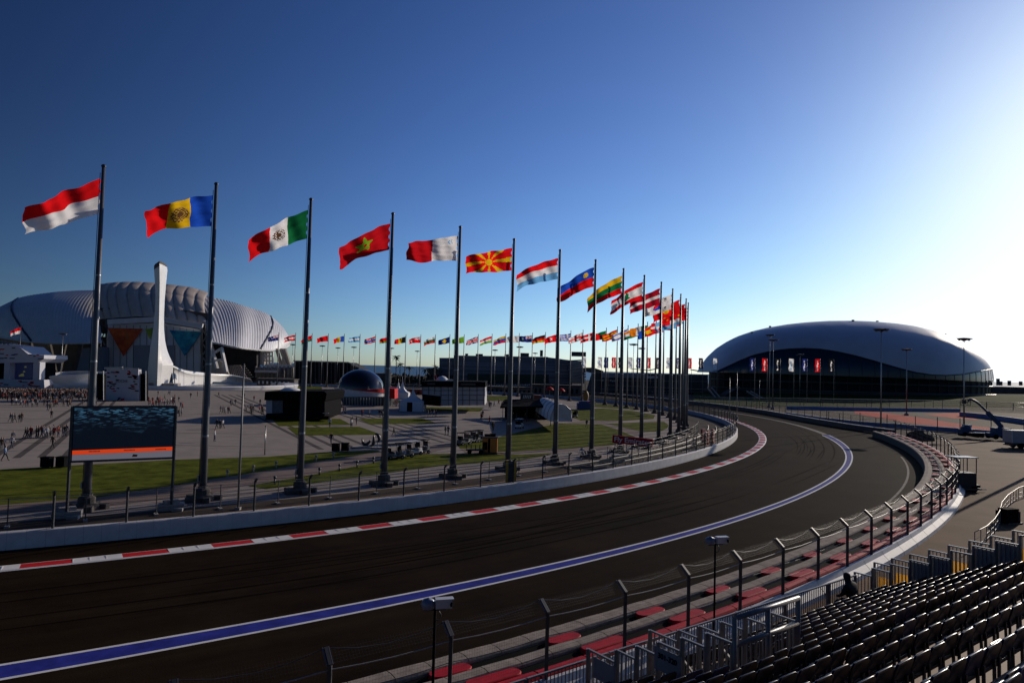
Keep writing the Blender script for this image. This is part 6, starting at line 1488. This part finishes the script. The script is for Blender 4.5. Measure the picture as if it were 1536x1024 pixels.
# ================================================================== PEOPLE
SKIN = mat('skin', (.42, .25, .17), .6)
HAIR = mat('dark_hair', (.02, .015, .012), .7)
CL = {'black': (.012, .012, .014), 'dark blue': (.02, .03, .07), 'red': (.28, .018, .018), 'white': (.5, .5, .5), 'grey': (.13, .13, .14), 'orange red': (.30, .045, .018), 'brown': (.09, .055, .035), 'light blue': (.18, .27, .42)}
CLM = {k: mat('cloth_' + k.replace(' ', '_'), v, .85, var=.15, scale=8) for k, v in CL.items()}
def person_mesh(pose):
    st_ = {'standing': (.08, -.06, .07, .05), 'walking': (.34, -.34, -.26, .26), 'waving': (.1, -.08, .55, .05), 'bending': (.12, -.12, .45, .4)}[pose]
    lean = .55 if pose == 'bending' else .03
    V = []; Rr = []; E = []
    def v(p, r): V.append(p); Rr.append(r); return len(V) - 1
    pel = v((0, 0, .95), .145); wst = v((lean * .25, 0, 1.12), .13); ch = v((lean * .6, 0, 1.32), .165); nk = v((lean * .85, 0, 1.50), .065); hd0 = v((lean * .95 + .01, 0, 1.60), .082); hd1 = v((lean + .01, 0, 1.69), .098); hd2 = v((lean + .005, 0, 1.77), .07)
    E += [(pel, wst), (wst, ch), (ch, nk), (nk, hd0), (hd0, hd1), (hd1, hd2)]
    for s, f in ((1, st_[0]), (-1, st_[1])):
        h = v((0, s * .10, .88), .095); k = v((f * .5 + .03, s * .105, .50), .065); a = v((f * .95 - .02, s * .11, .09), .045); t = v((f * .95 + .13, s * .12, .045), .04); E += [(pel, h), (h, k), (k, a), (a, t)]
    for s, f in ((1, st_[2]), (-1, st_[3])):
        sh_ = v((lean * .7, s * .20, 1.42), .068)
        if pose == 'waving' and s == 1: el = v((.08, .34, 1.58), .048); wr = v((.12, .30, 1.84), .036); ha = v((.13, .29, 1.94), .04)
        else: el = v((lean * .6 + f * .35, s * .26, 1.15), .048); wr = v((lean * .8 + f * .8 + .06, s * .24, .92), .036); ha = v((lean * .8 + f * .9 + .09, s * .235, .83), .04)
        E += [(ch, sh_), (sh_, el), (el, wr), (wr, ha)]
    me = bpy.data.meshes.new('person'); me.from_pydata(V, E, [])
    ob = bpy.data.objects.new('person_src', me); COL.objects.link(ob)
    md = ob.modifiers.new('s', 'SKIN'); sv = me.skin_vertices[0].data
    for i, r in enumerate(Rr): sv[i].radius = (r, r)
    sv[0].use_root = True
    sb_ = ob.modifiers.new('d', 'SUBSURF'); sb_.levels = 1; sb_.render_levels = 1
    bpy.context.view_layer.update()
    m2 = bpy.data.meshes.new_from_object(ob.evaluated_get(bpy.context.evaluated_depsgraph_get())); bpy.data.objects.remove(ob)
    m2.materials.clear()
    for M in (SKIN, CLM['black'], CLM['grey'], HAIR): m2.materials.append(M)
    hx = lean
    for p in m2.polygons:
        c = p.center
        if c.z > 1.52 and not (pose == 'waving' and c.y > .2): p.material_index = 3 if (c.z > 1.735 or (c.x < hx - .015 and c.z > 1.60)) else 0
        elif pose == 'waving' and c.y > .2 and c.z > 1.88: p.material_index = 0
        elif c.z < .97 and abs(c.y) > .205 and c.z > .7: p.material_index = 0 if c.z < .9 else 1
        elif c.z < .95: p.material_index = 2 if c.z > .085 else 3
        else: p.material_index = 1
        p.use_smooth = True
    m2.name = 'person'
    return m2
PM = {k: person_mesh(k) for k in ('standing', 'walking', 'waving', 'bending')}
NP = [0]
rp_ = random.Random(77)
def person(px, py, where, top=None, pose=None, rz=None, loc=None):
    top = top or rp_.choice(['black', 'black', 'dark blue', 'black', 'grey', 'red', 'white', 'brown', 'dark blue'])
    pose = pose or rp_.choice(['standing', 'walking', 'walking', 'standing', 'walking'])
    bot = rp_.choice(['black', 'dark blue', 'grey', 'black'])
    o = bpy.data.objects.new('person', PM[pose]); COL.objects.link(o); NP[0] += 1
    o.location = loc if loc is not None else G(px, py, 0); o.rotation_euler = (0, 0, rp_.uniform(0, 6.28) if rz is None else rz); s = rp_.uniform(.93, 1.06); o.scale = (s, s, s)
    for i, M in ((1, CLM[top]), (2, CLM[bot])):
        o.material_slots[i].link = 'OBJECT'; o.material_slots[i].material = M
    verb = {'standing': 'standing', 'walking': 'walking', 'waving': 'waving', 'bending': 'bending over'}[pose]
    tag(o, f'person in {top} top, {bot} trousers, {verb} {where}', 'person', 'people on the plaza')
    return o
def group(pts, where, **k):
    for p in pts: person(p[0], p[1], where, *p[2:], **k)
def scatter(x0, y0, x1, y1, n, where, tops=None):
    for i in range(n): person(rp_.uniform(x0, x1), rp_.uniform(y0, y1), where, rp_.choice(tops) if tops else None)
group([(71, 616), (75, 616.5), (77, 627), (85, 608)], 'left of video screen near crowd')
group([(15, 633), (18, 634), (22, 633.5), (29, 634), (32, 633)], 'in knot at left plaza edge')
group([(19, 664), (17, 673), (5, 675), (2, 676), (7, 691, 'light blue')], 'on the paving at the far left edge')
group([(38, 657), (41, 657.5), (46, 657, 'red'), (54, 657), (57, 656.5), (62, 656, 'orange red'), (64, 657), (73, 656), (80, 655), (81, 656, 'red'), (87, 655.5, 'orange red'), (94, 654.5), (97, 655), (99, 654), (78.5, 673, 'brown'), (70, 658)], 'in line left of video screen')
group([(271, 613), (274, 613.5), (269, 625), (272, 624, 'white'), (267, 624.5), (286, 597), (296, 594)], 'right of the video screen')
group([(325, 643), (330, 643), (334, 642.5), (321.5, 662, 'white')], 'just right of the second flagpole')
group([(331, 620), (334, 619), (337, 621), (342, 620), (344, 620.5), (346, 608), (349, 608.5), (353, 607), (381, 601), (366, 597), (390, 607), (328, 595)], 'between second flagpole and slim pole')
scatter(362, 614, 396, 623, 14, 'left of the black pavilion')
group([(515, 620), (518, 620.5, 'white'), (543, 625, 'red'), (554, 625, 'white'), (569, 625), (572, 625.5), (574, 625)], 'in front of the dome pavilion')
group([(526, 638), (528.5, 637, 'black'), (534.7, 637.5), (527, 641, 'white'), (494.5, 641, 'white')], 'between the small lawns')
group([(496.6, 667, 'black', 'walking'), (590.6, 654, 'black', 'walking')], 'alone on paving above the sculpture')
scatter(488, 607, 513, 615.5, 24, 'in queue by the black pavilion', ['black', 'black', 'dark blue', 'grey'])
scatter(590, 606, 632, 611, 12, 'behind the nearest white tent', ['black', 'dark blue', 'red'])
group([(642, 624), (645, 623.5), (651, 624), (654, 624.5)], 'right of nearest white tent')
group([(668, 653, 'black'), (672, 653.5, 'dark blue')], 'in pair by fifth flagpole')
group([(721, 628), (724, 626), (722, 631), (734, 636), (739, 646, 'black'), (740, 645)], 'left of the sixth flagpole')
scatter(727, 605, 756, 613, 14, 'in front of the gridded pavilion')
scatter(757, 613, 826, 634, 44, 'under the black shade canopy', ['black', 'black', 'dark blue', 'black', 'grey', 'white'])
group([(880, 641, 'black', 'walking')], 'on the lawn path')
group([(874, 690, 'light blue', 'bending'), (878.5, 689, 'black', 'bending'), (884, 690, 'black', 'bending')], 'at eighth flagpole foot')
group([(1110, 585.5, 'white'), (1113.5, 585.5, 'white')], 'on top of the dark mound', loc=None)
for o in [x for x in COL.objects if x.get('label', '').endswith('on top of the dark mound')]:
    d_ = 353; i = 0 if 'A' not in o else 1; pxx = 1110 if not o.get('_i') else 1113.5
k_ = 0
for o in list(COL.objects):
    if o.get('label', '').endswith('on top of the dark mound'):
        q_ = D(1105 + k_ * 3.5, 583.3, 356); o.location = q_; k_ += 1
scatter(222, 603, 262, 611, 26, 'in crowd right of display panel', ['red', 'black', 'dark blue', 'red', 'white'])
group([(237, 593), (253, 592), (255, 592.5), (262, 598), (259, 602), (247, 600), (268, 603)], 'at the foot of the torch tower')
scatter(0, 598, 148, 611, max(0, 296 - NP[0]), 'at front of the stage crowd', ['black', 'red', 'white', 'dark blue', 'grey', 'black', 'orange red', 'brown'])
# the packed crowd behind them, too dense to count
cb = MB(); slots = [SKIN] + [CLM[k] for k in ('black', 'red', 'white', 'dark blue', 'grey', 'orange red', 'brown')]; rg = random.Random(31)
for i in range(750):
    px = rg.uniform(-30, 155); py = rg.triangular(588.5, 599, 591); o = G(px, py, 0); s = rg.uniform(.92, 1.06); c_ = rg.choice([1, 1, 2, 3, 4, 5, 6, 7, 1]); l = rg.choice([1, 4, 5, 1])
    cb.lathe([(.10, 0), (.16, .45), (.19, .92)], 6, o, l); cb.lathe([(.2, .9), (.19, 1.1), (.25, 1.38), (.09, 1.5)], 6, o, c_); cb.lathe([(.06, 1.5), (.1, 1.6), (.105, 1.68), (.07, 1.77), (.01, 1.79)], 6, o, 0 if rg.random() < .4 else 1)
    for s_ in (-1, 1): cb.tube([o + Vector((s_ * .25, 0, 1.38)), o + Vector((s_ * .31, .05, 1.1)), o + Vector((s_ * .28, -.12, .88))], .05, 4, c_)
t_ = cb.build('crowd', slots, None, G(60, 595, 0)); tag(t_, 'packed crowd of small figures in front of the white stage', 'crowd', kind='stuff')
# ================================================================== GRANDSTAND IN THE FOREGROUND
AZ = R_(53.3); E_ = Vector((math.sin(AZ), math.cos(AZ), 0)); N_ = Vector((math.cos(AZ), -math.sin(AZ), 0))
def S_(s, t, z): return E_ * s + N_ * t + Vector((0, 0, z))
TR = [-11.75] + [-11.15 + .6 * i for i in range(8)] + [-5.94 + .8 * i for i in range(7)] + [-.3]
def tread(k): return TR[k + 1]                 # seat line of row k (0 = front)
def gap_f(k): return (TR[k + 1] - TR[max(0, k)]) / 2 if k >= 0 else .3
def gap_b(k): return (TR[k + 2] - TR[k + 1]) / 2
def floor_z(k): return 9.74 + .47 * tread(k) - .06
NROW = 15; S0, S1 = 0.0, 24.2
VA, VB = 11.2, 13.3                            # the stair well between the rails
so_ = S_(12, -11.9, 0)
stand = empty('grandstand', so_, 'near grandstand of grey stepped decks with galvanised rails, lower right', 'grandstand')
mb = MB()
for k in range(-1, NROW):
    t0, t1, z = tread(k) - gap_f(k) - .1, tread(k) + gap_b(k) - .1, floor_z(k); MM = Matrix((E_, N_, Vector((0, 0, 1)))).transposed()
    mb.box(S_((S0 + S1) / 2 + 2, (t0 + t1) / 2, z - .03), (S1 - S0 + 6, t1 - t0, .06), M=MM)
    mb.box(S_((S0 + S1) / 2 + 2, t0 + .012, z - .25), (S1 - S0 + 6, .02, .38), M=MM)
DECK = mat('stand_deck', (.27, .165, .105), .75, var=.25, scale=1.3)
mb.build('deck', DECK, stand, so_)
mb = MB()
zf = floor_z(-1)
for i in range(14):
    s = S0 - 2 + i * 2.1; mb.bar(S_(s, -12.0, 0), S_(s, -12.0, zf - .1), .12); mb.bar(S_(s, -6, 0), S_(s, -6, floor_z(7) - .2), .12)
    mb.bar(S_(s, -12, .3), S_(s + 2, -12, zf - .2), .06)
mb.build('scaffold', DSTEEL, stand, so_)
# front railing: top rail, bottom rail, uprights, in panels
def rail_panel(a, b, h, name='rail_panel', gap=.12, bar_=.022, post=.06, sheet=None, topr=.05, parent=None, two=True, m_=None):
    a, b = Vector(a), Vector(b); U = Vector((0, 0, 1)); mb = MB(); L = (b - a).length
    mb.bar(a + U * h, b + U * h, topr, topr * .8); mb.bar(a + U * .12, b + U * .12, .04)
    for p in ((a, b) if two else (a,)): mb.bar(p, p + U * (h + .01), post)
    n = max(2, int(L / gap))
    for i in range(1, n): p = a.lerp(b, i / n); mb.bar(p + U * .12, p + U * h, bar_)
    return mb.build(name, m_ or GALV, parent or stand, so_)
pos = S0 - 3
while pos < 23.6:
    e = min(pos + 2.5, 23.8)
    rail_panel(S_(pos + .03, -11.9, floor_z(-1)), S_(e - .03, -11.9, floor_z(-1)), 1.12, 'front_rail', .11)
    pos = e
# stair well rails stepping up the slope (both sides) and the square end frame
GREYP = mat('grey_sheet', (.20, .21, .25), .5, var=.1)
for s in (VA, VB):
    for k in range(0, 6):
        z = floor_z(k) + .03; a = S_(s, tread(k) - .31 - (.3 if k == 0 else 0), z); b = S_(s, tread(k) + .27, z)
        rail_panel(a, b, 1.12, 'stair_rail', .13, .028, .09)
for s, k in ((VA, 0), (VA, 3)):
    a = S_(s - .04, tread(k) - .38, floor_z(k) + .62); b = S_(s - .04, tread(k) + .32, floor_z(k) + .62); mb = MB(); mb.slab([a, b, b + Vector((0, 0, .46)), a + Vector((0, 0, .46))], E_ * -.02); sp2 = mb.build('sign_plate', GREYP, stand, so_)
    if k == 3:
        Mx = Matrix((N_, Vector((0, 0, 1)), -E_)).transposed().to_4x4(); Mx.translation = (a + b) / 2 + Vector((0, 0, .30)) - E_ * .03 - so_
        t2 = text_mesh('lettering', '301-320', .15, Mx, BLACK, sp2, extrude=.004, bold=.004)
z = floor_z(5); tz = tread(5) + .30
a, b = S_(VA, tz, z), S_(VB + .05, tz, z)
mb = MB()
for zz, r in ((1.12, .045), (1.62, .05)): mb.tube([a + Vector((0, 0, zz)), b + Vector((0, 0, zz))], r, 8)
for f in (0, .5, 1): q_ = a.lerp(b, f); mb.tube([q_, q_ + Vector((0, 0, 1.62))], .05, 8)
mb.bar(a + Vector((0, 0, .1)), b + Vector((0, 0, .1)), .05)
for i in range(1, 16): q_ = a.lerp(b, i / 16); mb.bar(q_ + Vector((0, 0, .1)), q_ + Vector((0, 0, 1.12)), .024)
mb.build('end_frame', GALV, stand, so_)
mb = MB()
for k in range(0, 6):
    for j in range(2): mb.box(S_((VA + VB) / 2, tread(k) - .28 + j * .3, floor_z(k) + .1 + .13 * j - .3), (1.9, .28, .05), M=Matrix((E_, N_, Vector((0, 0, 1)))).transposed())
mb.build('stair_steps', mat('stair_tread', (.34, .26, .21), .7, var=.2), stand, so_)
for k in (1, 3):
    mb = MB(); mb.bar(S_(VB + .1, tread(k) - .4, floor_z(k) + .55), S_(VB + .1, tread(k) + .35, floor_z(k) + .05), .05); mb.build('brace', GALV, stand, so_)
# rail at the bottom edge of the picture
rail_panel(S_(5.3, tread(11) - .45, floor_z(11)), S_(5.3, tread(13) + .3, floor_z(11)), 1.05, 'aisle_rail', .13, .03, .09, topr=.09)
# stepped railings with yellow boards at the far end
for s, h, yel in ((24.0, 1.12, False), (25.4, 1.25, True)):
    for k in range(-1, 12):
        z = floor_z(k) + .03; a = S_(s, tread(k) - gap_f(k) + .01, z); b = S_(s, tread(k) + gap_b(k) - .02, z)
        rail_panel(a, b, h, 'end_rail', .11, .022, .06, m_=STEEL)
        if yel:
            mb = MB(); u = S_(s + .25, tread(k) - gap_f(k) + .03, z + .10); v_ = S_(s + .25, tread(k) + gap_b(k) - .03, z + .10); mb.slab([u, v_, v_ + Vector((0, 0, .62)), u + Vector((0, 0, .62))], E_ * .03); mb.build('yellow_sheet', fabric('yellow_sheet_cloth', (.80, .56, .17), .65), stand, so_)
        elif k in (2, 3, 5, 6, 8, 9):
            mb = MB(); u = S_(s + .06, tread(k) - gap_f(k) + .02, z + .15); v_ = S_(s + .06, tread(k) + gap_b(k) - .03, z + .15); mb.slab([u, v_, v_ + Vector((0, 0, .92)), u + Vector((0, 0, .92))], E_ * .02); mb.build('grey_sheet_panel', GREYP, stand, so_)
# seats
def seat_parts():
    def plate(W2, z0, z1, y0, y1, th, rc, bend):
        """upright moulded plate: rounded top corners, dished across, thin rolled edge"""
        mb = MB(); out_ = []
        n = 6
        out_ += [(-W2 * .93, z0), (-W2, z0 + .05), (-W2, z1 - rc)]
        out_ += [(-W2 + rc - rc * math.cos(math.pi / 2 * i / n), z1 - rc + rc * math.sin(math.pi / 2 * i / n)) for i in range(1, n + 1)]
        out_ += [(W2 - rc + rc * math.sin(math.pi / 2 * i / n), z1 - rc + rc * math.cos(math.pi / 2 * i / n)) for i in range(0, n)]
        out_ += [(W2, z1 - rc), (W2, z0 + .05), (W2 * .93, z0)]
        out_ = [(x, z - .035 * (x / W2) ** 2 * max(0, (z - z0) / (z1 - z0)) ** 2) for x, z in out_]; cz_ = (z0 + z1) / 2
        def Y(x, z): return y0 + (y1 - y0) * (z - z0) / (z1 - z0) - bend * (1 - (x / W2) ** 2)
        rings = []
        for f, dy in ((.0, .012), (.55, .010), (.9, .004), (1.0, .008), (1.02, .02), (1.0, th), (.93, th + .006), (.55, th - .002), (.0, th - .004)):
            rings.append([(x * f, Y(x * f, cz_ + (z - cz_) * f) + dy, cz_ + (z - cz_) * f) for x, z in out_])
        P = [rg_ + [rg_[0]] for rg_ in rings]; mb.grid(P, 0, True)
        return mb
    bk = plate(.236, .50, .81, .18, .26, .034, .06, .028)
    pn_ = plate(.20, .50, .70, .08, .14, .03, .05, .02)
    br = MB()
    for x in (-.17, .17): br.bar((x, .24, 0), (x, .22, .56), .03, .045)
    br.bar((-.245, .20, .47), (.245, .20, .47), .04)
    return bk, pn_, br
bkm, pnm, brm = seat_parts()
seat0 = None; cand = []
for k in range(NROW):
    n = 0; s = 23.6
    while s > S0:
        # seats left out where the stair well and the aisle run
        if not (k <= 5 and VA - .25 < s < VB + .25):
            n += 1
            q_ = S_(s, tread(k), floor_z(k)); pr = proj(q_ + Vector((0, 0, .6)))
            if pr and -60 < pr[0] < 1600 and 700 < pr[1] < 1085 and pr[2] > 1.5: cand.append((pr[2], k, n, s))
        s -= .49
cand.sort()
SEATB = [SEATM, mat('brighter_blue_seat_plastic', (.008, .018, .085), .36, spec=.35, var=.15, scale=4)]
rs = random.Random(14)
far_seats = MB()
for idx, (dpt, k, n, s) in enumerate(cand):
    loc = S_(s, tread(k), floor_z(k)); yaw = -AZ + math.pi / 2
    # local x along the row, local +y towards the back of the stand
    Mt = Matrix((E_, -N_ * -1, Vector((0, 0, 1)))).transposed()
    if idx < 300:
        lab = f'dark folding seat, {ordinal(n)} from far stair rail, {ordinal(k + 1)} row from front'
        if seat0 is None:
            seat0 = empty('folding_seat', (0, 0, 0), 'x', 'seat', 'seats of the near grandstand')
            bkm.build('backrest', SEATM, seat0); pnm.build('seat_pan', SEATM, seat0); brm.build('bracket', DSTEEL, seat0)
            o = seat0
        else: o = copy_tree(seat0)
        o['label'] = lab
        o.matrix_world = Matrix.Translation(loc) @ Mt.to_4x4() @ Matrix.Rotation(rs.uniform(-.03, .03), 4, 'X')
        if rs.random() < .22:
            for c in o.children:
                if c.name.startswith('backrest'): c.material_slots[0].link = 'OBJECT'; c.material_slots[0].material = SEATB[1]
        if rs.random() < .07:       # a seat pan left folded down
            for c in o.children:
                if c.name.startswith('seat_pan'): c.matrix_local = Matrix.Translation((0, .16, .48)) @ Matrix.Rotation(R_(78), 4, 'X') @ Matrix.Translation((0, -.16, -.48))
    else:
        for src in (bkm, pnm, brm):
            vs_ = [loc + Mt @ Vector(v_) for v_ in src.v]; b0 = len(far_seats.v); far_seats.v += [tuple(v_) for v_ in vs_]; far_seats.f += [[b0 + i for i in f] for f in src.f]; far_seats.mi += src.mi; far_seats.sm += src.sm
if far_seats.v:
    t_ = far_seats.build('seat_rows', [SEATM], None, S_(12, -9, floor_z(2))); tag(t_, 'rows of small dark seats farthest down the near grandstand', 'seats', kind='stuff')
print('seats', len(cand), 'people', NP[0])
# CCTV masts between fence and stand
def camera_mast(px, py, d, lab, flip=1):
    top = D(px, py, d); base = Vector((top.x, top.y, .3)); H = top.z - .3
    root = empty('camera_mast', base, lab, 'camera mast', 'camera masts by the fence')
    mb = MB(); mb.tube([(0, 0, 0), (0, 0, H - .1)], .045, 8); mb.build('mast', BLACK, root)
    mb = MB(); mb.box((-.2, .02, H + .0), (.42, .16, .22), .1); mb.lathe([(.19, H - .12), (.23, H), (.17, H + .14), (.02, H + .2)], 12, (-.22, 0, 0)); mb.build('dome_camera', mat('camera_grey', (.20, .23, .30), .4, metal=.3), root)
    mb = MB(); mb.box((.26, -.04, H + .05), (.5, .2, .26), .25); mb.box((.28, -.04, H + .2), (.56, .26, .03), .25); bx_ = mb.build('box_camera', mat('camera_white', (.55, .55, .58), .35), root)
    mb = MB(); mb.tube([(.5, -.11, H + .05), (.56, -.14, H + .05)], .07, 10); mb.build('lens', BLACK, bx_)
    mb = MB(); mb.bar((-.3, 0, H - .18), (.35, 0, H - .12), .05); mb.tube([(.05, 0, H - .1), (.2, -.03, H - .3), (.14, 0, H - .45), (0, 0, H - .5)], .015, 5); mb.build('bracket', DSTEEL, root)
camera_mast(653, 906, 21.5, 'nearer black mast with two white cameras in front of the blue line')
camera_mast(1073, 811, 30.5, 'farther black mast with cameras standing by a fence post')
# hunched dark hooded figure in the front rows
def seated_person():
    loc = S_(22.4, tread(0) - .1, floor_z(0) - .22)
    V = []; Rr = []; Eg = []
    def v(p, r): V.append(p); Rr.append(r); return len(V) - 1
    pel = v((0, 0, .5), .17); w_ = v((0, -.06, .75), .17); c_ = v((0, -.14, 1.0), .2); nk_ = v((0, -.2, 1.18), .1); h0 = v((0, -.24, 1.28), .12); h1 = v((0, -.25, 1.38), .13); h2 = v((0, -.23, 1.47), .08)
    Eg += [(pel, w_), (w_, c_), (c_, nk_), (nk_, h0), (h0, h1), (h1, h2)]
    for s in (-1, 1):
        hp = v((s * .11, -.08, .5), .11); kn = v((s * .15, -.5, .52), .08); an = v((s * .14, -.52, .1), .055); to_ = v((s * .15, -.68, .05), .045); Eg += [(pel, hp), (hp, kn), (kn, an), (an, to_)]
        sh_ = v((s * .24, -.13, 1.08), .09); el = v((s * .30, -.25, .8), .06); wr = v((s * .14, -.46, .68), .045); ha = v((s * .08, -.52, .66), .045); Eg += [(c_, sh_), (sh_, el), (el, wr), (wr, ha)]
    me = bpy.data.meshes.new('person'); me.from_pydata(V, Eg, []); ob = bpy.data.objects.new('p_src', me); COL.objects.link(ob)
    ob.modifiers.new('s', 'SKIN'); sv = me.skin_vertices[0].data
    for i, r in enumerate(Rr): sv[i].radius = (r, r)
    sv[0].use_root = True; q_ = ob.modifiers.new('d', 'SUBSURF'); q_.levels = 2
    bpy.context.view_layer.update(); m2 = bpy.data.meshes.new_from_object(ob.evaluated_get(bpy.context.evaluated_depsgraph_get())); bpy.data.objects.remove(ob)
    m2.materials.clear()
    for M in (CLM['black'], SKIN): m2.materials.append(M)
    for p in m2.polygons:
        p.use_smooth = True; c = p.center
        p.material_index = 1 if (c.z > 1.24 and c.z < 1.42 and c.y < -.33) or (c.z < .72 and c.z > .6 and c.y < -.49 and abs(c.x) < .13) else 0
    o = bpy.data.objects.new('person', m2); COL.objects.link(o); o.matrix_world = Matrix.Translation(loc) @ Matrix((E_, N_, Vector((0, 0, 1)))).transposed().to_4x4()
    tag(o, 'person in a dark hooded coat sitting hunched by the far stair rail', 'person')
seated_person()
